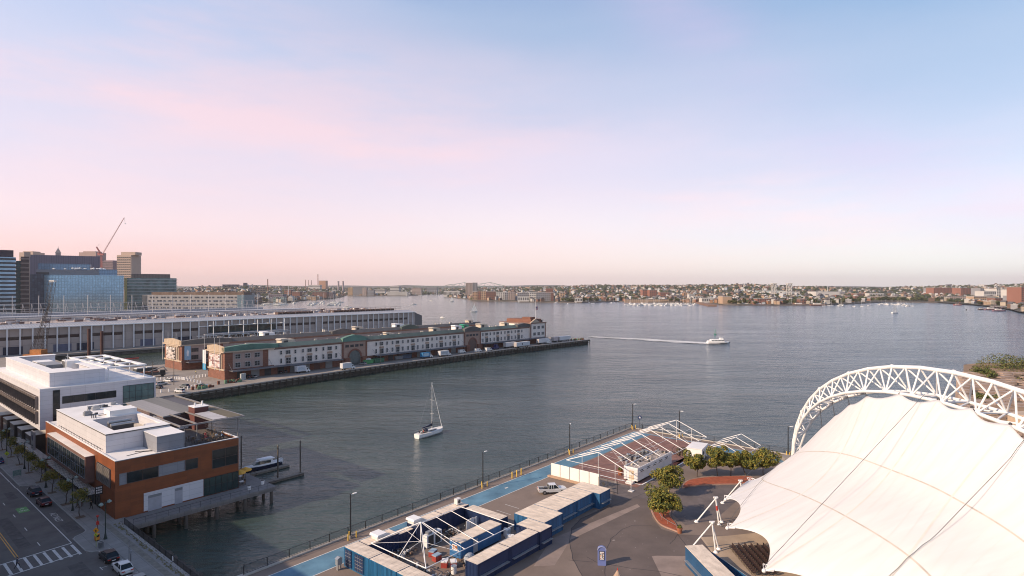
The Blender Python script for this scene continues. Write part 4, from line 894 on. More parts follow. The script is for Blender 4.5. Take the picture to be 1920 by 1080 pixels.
# tall posters: end walls and side banners
rnd = random.Random(12)
def poster(lb, cells, x, pal, axis='a'):
    b0, b1, z0, z1 = x; t = T('poster', lb, 'poster', *( (118.4, b0, z0) if axis == 'a' else (b0, 269.6 if False else cells[2], z0)))
    nx, nz = cells[0], cells[1]; w, h = (b1-b0)/nx, (z1-z0)/nz
    g = MB()
    for i in range(nx):
        for j in range(nz):
            mi = rnd.choice(range(len(pal)))
            if axis == 'a': g.box(0, i*w, j*h, .12, (i+1)*w, (j+1)*h, mi)
            else: g.box(i*w, -.12, j*h, (i+1)*w, 0, (j+1)*h, mi)
    t.part('print', g, pal)
P_ = lambda n, c: mat(n, c, .7, var=.25, scale=1.2)
poster('pale pink and white printed banner on the end wall of the cream fish pier building', (7, 9), (273.2, 284.2, 5.2, 11.4), [P_('poster_cream', (.55, .46, .42)), P_('poster_pink', (.50, .36, .34)), P_('poster_white', (.62, .58, .56)), P_('poster_plum', (.22, .12, .12))])
poster('white and black printed banner on the end wall of the rear fish pier building', (8, 8), (325, 336, 5.2, 11.2), [P_('poster_white', (.62, .58, .56)), P_('poster_grey', (.42, .38, .35)), P_('poster_cream', (.55, .46, .42)), P_('poster_black', (.06, .055, .05))])
t = T('wall_banner', 'tall pale blue banner with a white figure on the rear fish pier building', 'banner', 120.5, 318.2, 5.2); g = MB(); g.box(0, -.1, 0, 3.0, 0, 7.2); t.part('cloth', g, mat('pale_blue_cloth', (.27, .42, .55), .7)); g = MB(); g.prof([(1.2, 2.0), (1.9, 1.8), (2.1, 4.2), (1.6, 5.4), (1.0, 4.0)], -.13, -.11); t.part('print', g, white)
t = T('wall_banner', 'bright blue and white banner hung between the two fish pier buildings', 'banner', 118.3, 287.6, 3.2); g = MB(); g.box(0, 0, 0, .15, 3.4, 3.0, 1); g.box(0, 0, 3.0, .15, 3.4, 9.4, 0); t.part('cloth', g, [mat('white_cloth', (.60, .62, .64), .7), mat('bright_blue_cloth', (.04, .26, .46), .7)])
# end tower
t = T('pier_tower', 'three storey cream and brick block at the outer end of the fish pier', 'building', 343, 269)
g = MB(); g.box(344.1, 269.2, 4.4, 363, 300, 15.0); t.part('wall', g, cream, absc=True); g = MB(); g.box(344.1, 269.1, 0, 363.1, 300.1, 4.4); g.box(343.9, 269.05, 0, 345, 269.2, 15); g.box(362.2, 269.05, 4.4, 363.15, 269.2, 15); t.part('brick_base', g, brickr, absc=True)
g = MB(); g.box(343.6, 268.6, 15.0, 363.6, 300.4, 15.7); t.part('cornice', g, mat('cornice_brown', (.2, .1, .1)), absc=True); g = MB(); g.box(348, 272, 15.7, 361, 296, 18.2); g.box(350, 274, 18.2, 356, 282, 19.6); t.part('roof_house', g, brickr, absc=True)
g = MB(); g.prof([(344, 15.7), (356, 15.7), (350, 18.6)], 268.9, 270); t.part('pediment', g, stone, absc=True)
win_set(t, [(347.5+k*5.2, z, 3.0, 2.3) for k in range(3) for z in (6.0, 10.8)], dkw, wf, 'b', 269.16)
rnd = random.Random(4); g = MB()
for k in range(14): a = rnd.uniform(351, 362.5); b = rnd.uniform(269.5, 290); g.box(a, b, 15.7, a+.8, b+.8, rnd.uniform(16.4, 18))
t.part('roof_plant', g, dark, absc=True)
t = T('flagpole', 'white flagpole with a striped flag above the outer end of the fish pier', 'flagpole', 352, 270.5, 15.7); g = MB(); g.cyl(0, 0, 0, 17, .14, .06, 8); t.part('pole', g, white)
g = MB()
for k in range(7): g.box(.1, -.03, 9.6+k*.36, 3.2, 0, 9.96+k*.36, k % 2)
g.box(.1, -.05, 11.1, 1.4, -.03, 12.1, 2); t.part('flag', g, [P_('flag_red', (.5, .12, .12)), P_('flag_white', (.65, .62, .62)), P_('flag_blue', (.04, .06, .2))])
for k, (b, lb) in enumerate(((271, 'white pole nearest the corner of the cream fish pier building'), (276.5, 'middle white pole in front of the cream fish pier building'), (287.4, 'white pole at the far corner of the cream fish pier building end'), (321, 'white pole nearest the corner of the rear fish pier building'), (331.5, 'middle white pole in front of the rear fish pier building'), (339, 'white pole at the far corner of the rear fish pier building end'))):
    t = T('end_pole', lb, 'pole', 117.6, b, 4.2); t.part('pole', MB().cyl(0, 0, 0, 15, .09, .05, 6), white)
# roof clutter
beige = mat('unit_beige', (.50, .44, .36)); greenp = mat('green_unit', (.03, .30, .17), .5)
unit_src = None
for i, (a, b, w, d, h, m__, lb) in enumerate([(150, 276, 7, 5, 2.6, beige, 'large beige rooftop unit with a hood, nearest the end of the cream building'), (216, 277, 4, 3, 2, beige, 'small beige rooftop unit beside the first copper gable'), (252, 276, 6, 4, 3, beige, 'boxy beige rooftop unit with a dark louvre in the middle of the cream building'),
    (276, 280, 6, 4, 3, white, 'white rooftop unit left of the green one'), (284, 280, 5, 4, 3.2, greenp, 'bright green rooftop unit'), (300, 279, 7, 5, 3.0, beige, 'beige domed rooftop unit right of the green one'), (166, 326, 7, 5, 2.8, white, 'long white hooded unit on the rear building roof nearest its end'),
    (226, 322, 6, 4, 3, beige, 'beige rooftop unit on the rear building roof centre'), (262, 326, 8, 4, 3, white, 'white rooftop unit on the rear building, beyond the glass pavilion'), (330, 320, 5, 4, 3, beige, 'beige rooftop unit near the outer end of the rear building'), (322, 276, 5, 4, 3.2, beige, 'beige rooftop unit near the outer tower')]):
    t = T('rooftop_unit', lb, 'air conditioner', a, b, 13.3); g = MB(); g.box(0, 0, .4, w, d, h); g.prof([(-.8, h), (w*.5, h), (w*.5, h+.5), (0, h+.5)], 0, d); t.part('casing', g, m__); t.part('grille', MB().box(w*.15, -.04, .6, w*.5, 0, h-.4), dark); t.part('base', MB().box(.2, .2, 0, w-.2, d-.2, .4), dark)
rnd = random.Random(8); g = MB()
for k in range(150):
    a = rnd.uniform(135, 342); b = rnd.choice((rnd.uniform(274, 286), rnd.uniform(322, 338))); s = rnd.uniform(.3, 1.0); g.box(a, b, 13.3, a+s*rnd.uniform(1, 2.5), b+s, 13.3+s*rnd.uniform(.6, 1.8))
F1.part('roof_fittings', g, [P_('fitting_cream', (.45, .42, .38))], absc=True, kind='stuff')
# rear pavilion roof humps
# ================= trade centre pier =================
wtcwall = grid_mat('trade_wall', (.42, .35, .315), (.12, .105, .10), 6.3, 5.6, .12, ('X', 'Z'), .7, .06, jitter=.07)
g = MB(); g.box(-60, 457, -1.2, 440, 720, 0); struct('trade_pier_deck', g, deckc)
g = MB(); g.box(-60, 458, -7, 438, 720, -1.2); struct('trade_pier_base', g, seawall)
Wt = T('trade_centre', 'very long grey exhibition hall with white columns on its own pier', 'building', 40, 475)
g = MB(); g.box(-50, 475, 0, 408, 600, 16.2); Wt.part('wall', g, wtcwall, absc=True)
g = MB(); g.raw([(408, 475, 0), (424, 482, 0), (424, 590, 0), (408, 600, 0), (408, 475, 16), (424, 482, 12), (424, 590, 12), (408, 600, 16)], [(0, 3, 2, 1), (4, 5, 6, 7), (0, 1, 5, 4), (1, 2, 6, 5), (2, 3, 7, 6), (3, 0, 4, 7)]); Wt.part('end_wall', g, mat('end_dark', (.12, .11, .11), .6), absc=True)
for i in range(70):
    a = -43.3+i*6.3
    if 184 < a < 248 or rnd.random() < .10: continue
    Wt.part('window', MB().box(a+.35, 474.93, 9.1, a+5.95, 475, 11.1), mat('brown_glass', (.045, .03, .03), .25, var=.5, scale=.4), absc=True)
for i in range(9):
    a = -40+12.6*(i*2 % 17)+12.6*(1 if i % 3 else 0); g = MB(); g.box(a+1.2, 474.9, 0, a+11, 475, 5); Wt.part('loading_door', g, mat('blue_grey_door', (.12, .13, .19), .6) if i % 2 else mat('dark_door', (.02, .025, .05), .5), absc=True)
colm = MB().box(-.33, -.6, 0, .33, 0, 16.4).mesh('column', white)
for i in range(72): Wt.part('column', colm, None, loc=(-43.3+i*6.3-40, -1.0, 0))
g = MB(); g.box(-50, 473.3, 16.2, 409, 475.2, 16.9); Wt.part('eave', g, white, absc=True)
slv = grid_mat('silver_roof', (.36, .37, .40), (.22, .22, .24), 1.6, 0, .2, ('X', 'Z'), .6, .1)
g = MB(); g.raw([(-50, 475.2, 16.6), (409, 475.2, 16.6), (409, 486, 18.6), (-50, 486, 18.6)], [(0, 1, 2, 3)]); g.box(-50, 556, 16, 330, 574, 20.6); g.box(-50, 590, 16, 300, 600, 21.8)
Wt.part('sloped_roof', g, slv, absc=True)
g = MB(); g.box(-50, 486, 16, 409, 600, 18.3); Wt.part('roof', g, mat('mottled_deck', (.36, .29, .26), .85, var=.45, scale=.22, col2=(.58, .50, .46)), absc=True)
rr9 = random.Random(6); g = MB()
for k in range(420): a, b = rr9.uniform(-30, 400), rr9.uniform(490, 552); s_ = rr9.uniform(.6, 2.2); g.box(a, b, 18.3, a+s_*rr9.uniform(1, 4), b+s_, 18.3+rr9.uniform(.4, 1.8), rr9.randrange(3))
Wt.part('roof_fittings', g, [P_('fit_white', (.6, .56, .54)), P_('fit_brown', (.16, .10, .09)), P_('fit_grey', (.3, .3, .32))], absc=True, kind='stuff')
g = MB(); g.box(-50, 530, 18.2, 330, 536, 20.4); Wt.part('roof_ramp', g, mat('pale_concrete', (.50, .46, .43), .8, var=.15), absc=True)
g = MB()
for (a0, a1) in ((262, 300), (318, 392)):
    k = int((a1-a0)/3.2)
    for i in range(k): g.box(a0+i*3.2, 488, 18.0, a0+i*3.2+2.2, 494, 20.6)
Wt.part('roof_plant', g, mat('brown_plant', (.10, .06, .05), .8), absc=True)
g = MB()
for i in range(70): a = -43.3+i*6.3; g.box(a, 487, 18.3, a+.2, 487.2, 22.4)
g.box(-46, 487, 22.3, 400, 487.2, 22.5); g.box(-46, 487, 20.4, 400, 487.15, 20.55); Wt.part('roof_rail', g, mat('brown_rail', (.26, .20, .18), .7), absc=True)
g = MB()
for k in range(58): a = -30+k*5.6; g.tube((a, 592, 21.8), (a+.6, 592, 29.5), .16, 4); g.tube((a+2.2, 592, 21.8), (a+.6, 592, 29.5), .13, 4)
for k in range(14): a = 80+k*16; g.box(a, 577, 18, a+.4, 577.4, 36)
g.box(-30, 591.8, 25.0, 300, 592.1, 25.4); g.box(-30, 591.8, 29.2, 300, 592.1, 29.5); g.box(-30, 591.8, 22.9, 300, 592.1, 23.2); Wt.part('roof_frames', g, mat('pale_frame', (.50, .47, .46), .6), absc=True)
# balcony glass pavilion
t = T('glass_pavilion', 'glazed entrance pavilion with white frames on the trade hall side', 'pavilion', 196, 464)
g = MB(); g.box(196, 466, 6.2, 254, 474.8, 6.9); g.box(186, 464, 0, 259, 466, .2); g.box(190, 463, 6.0, 258, 466, 6.6); t.part('balcony', g, mat('balcony_grey', (.34, .34, .36), .6), absc=True)
g = MB(); g.box(198, 470, 6.9, 250, 474.8, 12.6); t.part('glazing', g, glassg, absc=True); g = MB(); 
for k in range(6): g.box(196+k*11.6, 462.8, 0, 196.5+k*11.6, 463.3, 16.3); g.box(196+k*11.6, 463.3, 12.6, 196.4+k*11.6, 474, 12.9)
g.box(186, 462.9, 12.6, 254.4, 463.3, 13.0); g.box(184, 462.9, 5.4, 259, 463.2, 5.7)
for k in range(14): g.tube((186+k*5, 463, 0), (188.5+k*5, 463, 5.4), .14, 4); g.tube((191+k*5, 463, 0), (188.5+k*5, 463, 5.4), .14, 4)
t.part('frame', g, white, absc=True)
t = T('oil_boom', 'red floating boom lying in the water beside the trade pier', 'boom', 100, 424, WZ, -.02); g = MB(); g.path([(-30, -3, .15), (0, 0, .15), (34, 3.5, .15)], .4, 6); t.part('tube', g, redp)
# lattice crane on the trade pier
def lattice(g, p, q, w0, w1, n, r, mi=0):
    p, q = Vector(p), Vector(q); d = (q-p).normalized(); x = d.cross(Vector((0, 1, 0.01))).normalized(); y = d.cross(x); prev = None
    for i in range(n+1):
        c = p.lerp(q, i/n); w = w0+(w1-w0)*i/n; cur = [c+x*w*sx+y*w*sy for sx, sy in ((-1, -1), (1, -1), (1, 1), (-1, 1))]
        if prev:
            for k in range(4): g.tube(prev[k], cur[k], r, 4, mi=mi, cap=False); g.tube(prev[k], cur[(k+1) % 4], r*.6, 3, mi=mi, cap=False)
        for k in range(4): g.tube(cur[k], cur[(k+1) % 4], r*.6, 3, mi=mi, cap=False)
        prev = cur
t = T('lattice_crane', 'dark lattice boom of a pier crane standing before the trade hall', 'crane', *site(at(77, 668).x, at(77, 668).y), 0, -ANG)
g = MB(); lattice(g, (0, 0, 3), (4.6, 3, 46), 1.6, 1.2, 22, .11); t.part('boom', g, mat('crane_dark', (.04, .03, .03), .7)); g = MB(); lattice(g, (-7, 0, 1), (3.4, 2.4, 32), .6, .4, 16, .08); t.part('mast', g, MATS['crane_dark'])
g = MB(); g.box(-8, -4, .0, 4, 4, 1.4); g.box(-5, -2.5, 1.4, 2, 2.5, 4.2); t.part('body', g, mat('crane_orange', (.42, .16, .04), .7, var=.3)); g = MB(); g.box(3.2, 2, 45.6, 6.4, 4, 46.8); t.part('head', g, offwhite)
for a_, h, lb in ((112, 14, 'left rusty steel pile standing before the trade hall'), (119, 12, 'right rusty steel pile standing before the trade hall')):
    t = T('steel_pile', lb, 'pile', a_, 446, -4); t.part('shaft', MB().cyl(0, 0, 0, h+6, .9, n=10), mat('rust_dark', (.075, .03, .025), .8))
# ================= towers on the left =================
def tower(name, label, u0, u1, vt, dist, depth, gm, cat='building', vb=None, rot=0., zb=0, sidegm=None):
    """box whose near face spans u0..u1 at distance dist; returns thing with local x to the right, y away"""
    x0, x1 = (u0-960)/FPX*dist, (u1-960)/FPX*dist; zt = CAMH-(vt-540)/FPX*dist; w = x1-x0; y0 = dist
    if u1 < 500 and name not in ('tan_tower', 'gridded_block', 'skyline_block'):      # city blocks on the left are turned so that their long sides run along the line of sight
        sx = (u1-960)/FPX; n1 = math.hypot(1, sx); w = (sx*dist-x0)/(1/n1+sx*sx/n1); rot = math.atan2(-sx, 1)
    t = T(name, label, cat, x0, dist, zb, rot, world=True); g = MB(); g.box(0, 0, 0, w, depth, zt-zb); t.part('wall', g, gm); t.w, t.h, t.d = w, zt-zb, depth; t.x0, t.dist = x0, dist
    return t
def bands(t, n, z0, z1, frac, gm, name='window_band', d=.25, x0=0, x1=None, side=True, nmax=40):
    x1 = t.w if x1 is None else x1; st = (z1-z0)/n
    for i in range(min(n, nmax)):
        g = MB(); g.box(x0-(.0 if x0 else d), -d, z0+i*st+st*(1-frac)/2, x1+(d if side else 0), t.d if side and not x0 else .1, z0+i*st+st*(1+frac)/2); t.part(name, g, gm)
bluegl = grid_mat('blue_curtain_wall', (.34, .50, .62), (.18, .28, .36), 3.2, 4.2, .35, ('XY', 'Z'), .10, .28, jitter=.07, metal=.8)
bluegl2 = grid_mat('pale_curtain_wall', (.20, .30, .42), (.07, .12, .17), 3.0, 4.2, .3, ('XY', 'Z'), .15, .2, jitter=.08, metal=.4)
darkgl = grid_mat('dark_curtain_wall', (.075, .09, .125), (.04, .045, .06), 3.2, 4.2, .25, ('XY', 'Z'), .3, .2, jitter=.25, metal=.2)
purp = grid_mat('purple_grey_metal', (.17, .145, .19), (.07, .06, .085), 3.0, 0, .3, ('XY', 'Z'), .5, .05)
tanc = mat('tan_concrete', (.50, .37, .30), .8, var=.08)
spg = mat('spandrel_pale', (.36, .40, .43), .4)
t = tower('glass_tower', 'dark glass tower with pale floor bands at the left picture edge', -60, 29.5, 480, 640, 40, mat('tower_blue', (.30, .42, .54), .12, metal=.75, var=.3, scale=.06))
bands(t, 17, 0, t.h, .42, mat('band_navy', (.018, .022, .035), .4)); g = MB(); g.box(8, 2, t.h, t.w-2, 30, t.h+8); t.part('penthouse', g, mat('penthouse_plum', (.05, .035, .05), .6)); g = MB(); g.ell((t.w-22, 10, t.h+11), (5, 5, 3)); t.part('dish', g, dark)
t = tower('link_tower', 'narrow teal glass tower squeezed beside the leftmost tower', 30, 39, 489, 700, 30, mat('teal_glass', (.03, .07, .085), .2, metal=.3, var=.3)); bands(t, 14, 0, t.h, .3, mat('band_teal', (.02, .04, .05), .4), side=False)
t = tower('striped_tower', 'narrow pinkish brick tower with pale bands', 39, 54.5, 481, 700, 30, mat('striped_brown', (.12, .085, .08), .7, var=.3, scale=.3)); bands(t, 15, 0, t.h, .32, mat('band_tan', (.33, .25, .22), .8), side=False); g = MB(); g.box(3, 2, t.h, 9, 12, t.h+6); t.part('penthouse', g, tanc)
t = tower('dark_office_block', 'wide dark office block with a purple grey metal crown', 54, 187, 478, 900, 60, darkgl); g = MB(); g.box(-.4, -.5, t.h*.64, t.w+.4, 60.5, t.h+.5); t.part('crown', g, purp); g = MB(); g.box(-.6, -.7, 0, 1, 60, t.h); t.part('side_strip', g, tanc)
t = tower('glass_office_block', 'large blue mirrored glass office block with white plant on its roof', 82, 232, 515, 800, 50, bluegl)
g = MB(); g.box(-14.5, .5, 0, -.05, 50, t.h+.5); t.part('side_wing', g, darkgl); g = MB(); g.box(-9, 10, t.h, t.w-12, 45, t.h+7.5); t.part('setback', g, mat('setback_grey', (.20, .20, .22), .6, var=.1)); g = MB(); g.box(-7.5, 16, t.h+7.5, t.w-40, 45, t.h+16); g.box(t.w-30, 9.6, t.h, t.w-8, 40, t.h+8.5); t.part('upper_glass', g, bluegl2)
rnd = random.Random(2); g = MB()
for k in range(16): x = rnd.uniform(8, 70); g.ell((x, 13, t.h+8.6+rnd.uniform(0, 1.2)), (rnd.uniform(1, 3), 2, rnd.uniform(.6, 1.6)), 8, 5)
t.part('roof_plant', g, white); g = MB(); g.box(-9.2, 9.6, t.h+.2, 5, 9.95, t.h+3.6); t.part('screen_opening', g, dark)
t = tower('flats_block', 'glass apartment block with pale balcony slabs right of the mirrored block', 234, 331, 521, 900, 45, mat('flats_glass', (.16, .22, .22), .2, metal=.3, var=.6, scale=.12))
bands(t, 12, 0, t.h, .16, mat('slab_pale', (.48, .46, .44), .7), 'balcony_slab', 1.2); g = MB(); g.box(8, 5, t.h, t.w*.87, 35, t.h+6.5); t.part('penthouse', g, grid_mat('penthouse_brown', (.20, .155, .14), (.12, .09, .08), 2.0, 0, .5, ('X', 'Z'), .7, .1)); g = MB(); g.box(-.5, -1.4, 0, 3, -1.1, t.h); t.part('corner_strip', g, mat('warm_strip', (.40, .33, .14), .6))
t = tower('tan_tower', 'tan concrete apartment tower with dark square windows', 219, 246, 478, 1500, 40, tanc); zt = t.h
g = MB(); g.box(8, 4, zt, t.w+8, 30, zt+8); t.part('penthouse', g, tanc)
wm = MB().box(0, -.5, 0, 2.6, .3, 3.0).mesh('window', dark); n = 0
for i in range(7):
    for j in range(14): t.part('window', wm, None, loc=(1.5+i*t.w/7.2, 0, zt-8-j*6.2)); n += 1
for (u0, u1, vt, lb, m__, hw) in ((148, 180, 473, 'low pinkish block on the skyline left of the luffing crane', mat('pinkish', (.42, .30, .27), .8), 1), (36, 62, 473, 'stepped tan block on the skyline behind the striped tower', tanc, 1), (189, 212, 490, 'unfinished round concrete tower under the luffing crane', mat('raw_concrete', (.24, .17, .19), .8, var=.3, scale=.1), 0)):
    t = tower('skyline_block', lb, u0, u1, vt, 1600, 40, m__); g = MB(); g.box(t.w*.2, 3, t.h, t.w*.9, 30, t.h+3); t.part('parapet', g, m__)
    if not hw:
        bands(t, 6, t.h-30, t.h, .3, dark, side=False)
t = tower('spire_tower', 'stone tower with a pyramid spire on the skyline', 104, 114, 474, 1700, 14, mat('spire_stone', (.34, .28, .26), .8)); w = t.w; h = t.h; g = MB(); g.raw([(-1, -1, h), (w+1, -1, h), (w+1, 15, h), (-1, 15, h), (w/2, 7, h+16)], [(0, 1, 4), (1, 2, 4), (2, 3, 4), (3, 0, 4)]); t.part('spire', g, MATS['spire_stone']); g = MB(); g.cyl(w/2, 7, h+15, h+20, .6, .2, 6); t.part('finial', g, dark)
# luffing crane
D = 1500; p0 = atd(190, 478, D); t = T('tower_crane', 'red luffing tower crane with a raised jib on the skyline', 'crane', p0.x, D, 0, 0, world=True)
cr = mat('crane_red', (.35, .10, .10), .6); cp = mat('crane_pink', (.45, .26, .26), .6)
g = MB(); lattice(g, (0, 0, 40), (0, 0, p0.z), 1.6, 1.6, 14, .35); t.part('mast', g, cr)
tip = atd(233, 408, D); g = MB(); lattice(g, (3, 0, p0.z+2), (tip.x-p0.x, 0, tip.z), 1.0, .45, 26, .2); t.part('jib', g, cp)
cj = atd(181, 463, D); g = MB(); lattice(g, (0, 0, p0.z+1), (cj.x-p0.x, 0, cj.z), 1.5, .8, 6, .45); t.part('a_frame', g, cr)
g = MB(); g.tube((cj.x-p0.x, 0, cj.z), (atd(187, 457, D).x-p0.x, 0, atd(187, 457, D).z), .2, 4); g.tube((tip.x-p0.x, 0, tip.z), (tip.x-p0.x+2, 0, tip.z-14), .18, 4); t.part('rope', g, dark)
g = MB(); g.box(-8, -2.5, p0.z-1, 6, 2.5, p0.z+3); g.box(-9, -2, p0.z+1, -4, 2, p0.z+6); t.part('cab', g, cr); g = MB(); g.box(tip.x-p0.x+1, -1, tip.z-16.5, tip.x-p0.x+3, 1, tip.z-14); t.part('hook_block', g, white)
# white gridded block
t = tower('gridded_block', 'long white gridded apartment block with a brown attic behind the trade hall', 267, 458, 553, 760, 30, mat('block_white', (.33, .315, .315), .7, var=.12, scale=.1)); g = MB(); g.box(10, 3, t.h, t.w-2, 26, t.h+3.6); t.part('attic', g, mat('attic_brown', (.16, .11, .085), .8, var=.3, scale=.2)); g = MB(); g.box(t.w-9, -.4, 0, t.w+.1, 30, t.h-.2); t.part('glass_end', g, mat('end_bluegrey', (.14, .20, .24), .3, var=.3)); g = MB(); g.box(-.2, -.3, 0, 6, 20, t.h-.5); t.part('end_wall', g, mat('end_slate', (.07, .08, .10), .6))
wm = MB().box(0, -.2, 0, 2.6, 0, 2.0).mesh('window', mat('pane_slate', (.06, .065, .08), .3, var=.3))
n = 0
for j in range(4):
    for i in range(25):
        t.part('window', wm, None, loc=(8+i*4.9+(1.6 if (i+j) % 3 == 0 else 0), 0, t.h-4.2-j*4.6)); n += 1
# ================= pavilion pier =================
g = MB(); g.sheet([(34.9, 84.0), (156.8, 84.0), (156.8, -60), (34.9, -60)], .0); struct('plaza_paving', g, plaza)
g = MB(); g.box(38, 84.0, -7, 157.5, 84.75, .22); g.box(156.8, -60, -7, 157.5, 84.0, .22); struct('quay_kerb', g, mat('pale_kerb', (.42, .39, .35), .85, var=.15, scale=1))
def ppoly(pts, z=0): return [sat(u, v, z) for u, v in pts]
# asphalt patches with building shade partly painted in, pale strips, cracks
g = MB(); g.sheet(ppoly([(1068, 1016), (1072, 990), (1090, 972), (1145, 945), (1150, 915), (1225, 940), (1222, 970), (1240, 992), (1275, 1002), (1372, 1005), (1340, 1052), (1232, 1046), (1262, 1130), (1110, 1130), (1092, 1080), (1075, 1050)]), .004); struct('asphalt_shade_patch', g, plazad)
g = MB(); g.sheet(ppoly([(1140, 905), (1190, 912), (1215, 905), (1216, 935), (1160, 935)]), .005); g.sheet(ppoly([(1270, 905), (1300, 907), (1400, 908), (1392, 930), (1340, 975), (1285, 985), (1262, 965)]), .004); struct('asphalt_shade_patch', g, mat('mid_asphalt', (.12, .10, .098), .88, var=.3, scale=.25))
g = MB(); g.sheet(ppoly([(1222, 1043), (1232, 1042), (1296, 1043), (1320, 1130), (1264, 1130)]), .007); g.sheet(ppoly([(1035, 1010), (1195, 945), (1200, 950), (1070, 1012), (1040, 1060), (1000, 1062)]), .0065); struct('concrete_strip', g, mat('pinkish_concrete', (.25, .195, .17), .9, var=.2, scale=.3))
crackm = mat('crack_filler', (.04, .034, .034), .7)
g = MB()
for pl in ([(1068, 1016), (1072, 990), (1090, 972), (1200, 928), (1222, 920)], [(1068, 1016), (1074, 1048), (1094, 1085), (1100, 1110)], [(1100, 1044), (1118, 1054), (1133, 1057), (1180, 1065), (1240, 1072), (1300, 1085)], [(1138, 1028), (1146, 1010), (1168, 992), (1186, 985), (1222, 985)], [(1271, 1002), (1264, 1012), (1256, 1020)], [(1271, 1002), (1286, 1022), (1297, 1036)], [(1135, 1060), (1134, 1095)], [(1065, 1050), (1112, 1054)]):
    pts = []
    for (u0, v0), (u1, v1) in zip(pl, pl[1:]):
        for k in range(5): pts.append(sat(u0+(u1-u0)*k/5+random.Random(int(u0*7+k)).uniform(-.8, .8), v0+(v1-v0)*k/5))
    pts.append(sat(*pl[-1])); g.strip(pts, .11, .0095)
struct('crack_lines', g, crackm)
rnd = random.Random(31); g = MB()
for k in range(26):
    u, v = rnd.uniform(1080, 1340), rnd.uniform(960, 1080); a, b = sat(u, v); s = rnd.uniform(.03, .12)*(3 if k % 9 == 0 else 1)
    g.sheet([(a+s*math.cos(t)*rnd.uniform(.6, 1.8), b+s*math.sin(t)*rnd.uniform(.6, 1.2)) for t in (0, 1, 2, 3, 4, 5)], .011)
struct('pale_stains', g, mat('pale_stain', (.25, .215, .20), .9, var=.3, scale=4))
# blue lane with white edge lines
bluep = mat('blue_lane_paint', (.085, .20, .30), .75, var=.35, scale=.22, col2=(.13, .27, .37))
out = [(35, 81.6), (153.6, 81.6), (153.6, -40)]; inn = [(35, 76.6), (148.9, 76.6), (148.9, -40)]
g = MB(); g.face([(35, 76.6, .004), (148.9, 76.6, .004), (153.6, 81.6, .004), (35, 81.6, .004)]); g.face([(148.9, -40, .004), (153.6, -40, .004), (153.6, 81.6, .004), (148.9, 76.6, .004)]); struct('blue_lane', g, bluep)
g = MB(); g.strip(out, .18, .009); g.strip([(35, 76.6), (106, 76.6)], .16, .009)
for a0, b0 in ((75.8, 66.6), (79.5, 68.2), (82.5, 69.2), (85.8, 69.9), (97, 71)): g.strip([(a0, b0), (a0, b0+3.5)], .12, .009)
for a0, b0 in ((59.5, 79.2), (92.5, 79.2)): g.sheet([(a0, b0-.25), (a0+.9, b0-.2), (a0+1.2, b0+.15), (a0+.2, b0+.3)], .010)
struct('lane_markings', g, linew)
# perimeter fence
t = bar_fence('perimeter_fence', 'dark wire fence along the water edge of the pavilion pier', [(40, 84.35), (157.1, 84.35), (157.1, 20)], 1.3, 3.6, black, None, .2, 2, .045)
g = MB()
for z in [.25+.11*k for k in range(9)]:
    g.tube((0, 0, z), (117.1, 0, z), .012, 3, cap=False); g.tube((117.1, 0, z), (117.1, -64, z), .012, 3, cap=False)
t.part('wires', g, dark)
# pier lamps with yellow guard posts
def pier_lamp():
    t = T('pier_lamp', 'tall black lamp post nearest the container yard, with a small white head', 'lamp post', 57.5, 83.3)
    g = MB(); g.cyl(0, 0, 0, 7.5, .14, .10, 8); t.part('pole', g, black); g = MB(); g.cyl(0, 0, 0, .5, .3, .3, 10); t.part('footing', g, deckc)
    g = MB(); g.tube((0, 0, 7.3), (.9, -.1, 7.4), .03, 5); g.box(.45, -.2, 7.33, 1.15, .08, 7.45); t.part('lamp_head', g, white)
    return t
pl0 = pier_lamp(); guards = []
for a, b, r_, lb in ((90.2, 83.3, 0, 'tall black lamp post beside the three yellow posts, left of the pickup truck'), (122.5, 83.2, .5, 'tall black lamp post along the fence before the bare marquee frame'), (156.0, 83.4, -.6, 'tall black lamp post at the far corner of the pavilion pier'), (156.0, 68.8, -1.5, 'tall dark lamp post behind the ridge of the bare marquee frame'), (156.0, 40.2, -1.4, 'tall dark lamp post just left of the white arch foot')):
    dup(pl0, a, b, 0, r_, lb)
def guard(label, a, b, cat='post'):
    t = T('guard_post', label, 'guard post', a, b, 0, 0, 'yellow guard posts on the pavilion pier'); g = MB(); g.cyl(0, 0, 0, 1.05, .1, n=8); g.ell((0, 0, 1.05), (.1, .1, .06), 8, 4); t.part('post', g, yellowp); return t
gp = None
for a, b in ((57.5, 83.3), (90.2, 83.3), (122.5, 83.2), (156.0, 83.4), (156.0, 68.8), (156, 40.2)):
    for dx, dy in ((-.8, -.5), (.8, -.5), (0, .35)):
        if gp is None: gp = guard('short yellow guard post around a pier lamp', a+dx, b+dy)
        else: dup(gp, a+dx, b+dy)
for dx, lb in ((0, 'left of three tall yellow posts beside the blue lane'), (1.6, 'middle of three tall yellow posts beside the blue lane'), (3.2, 'right of three tall yellow posts beside the blue lane')): dup(gp, 98.5+dx, 82.2, 0, 0, lb, scale=1.3)
t = T('star_sign', 'round dark blue sign with a white star on a post at the pier corner', 'sign', 156.2, 81.2, 0, -ANG+0); g = MB(); g.cyl(0, 0, 0, 3.2, .05, n=6); t.part('post', g, navy)
g = MB(); g.tube((0, -.04, 3.7), (0, .04, 3.7), .62, 20); p = t.part('disc', g, mat('sign_navy', (.02, .04, .12), .5)); g = MB()
g.face([((.42 if k % 2 == 0 else .17)*math.sin(k*PI/5), -.06, 3.7+(.42 if k % 2 == 0 else .17)*math.cos(k*PI/5)) for k in range(10)][::-1]); t.part('star', g, white, p)
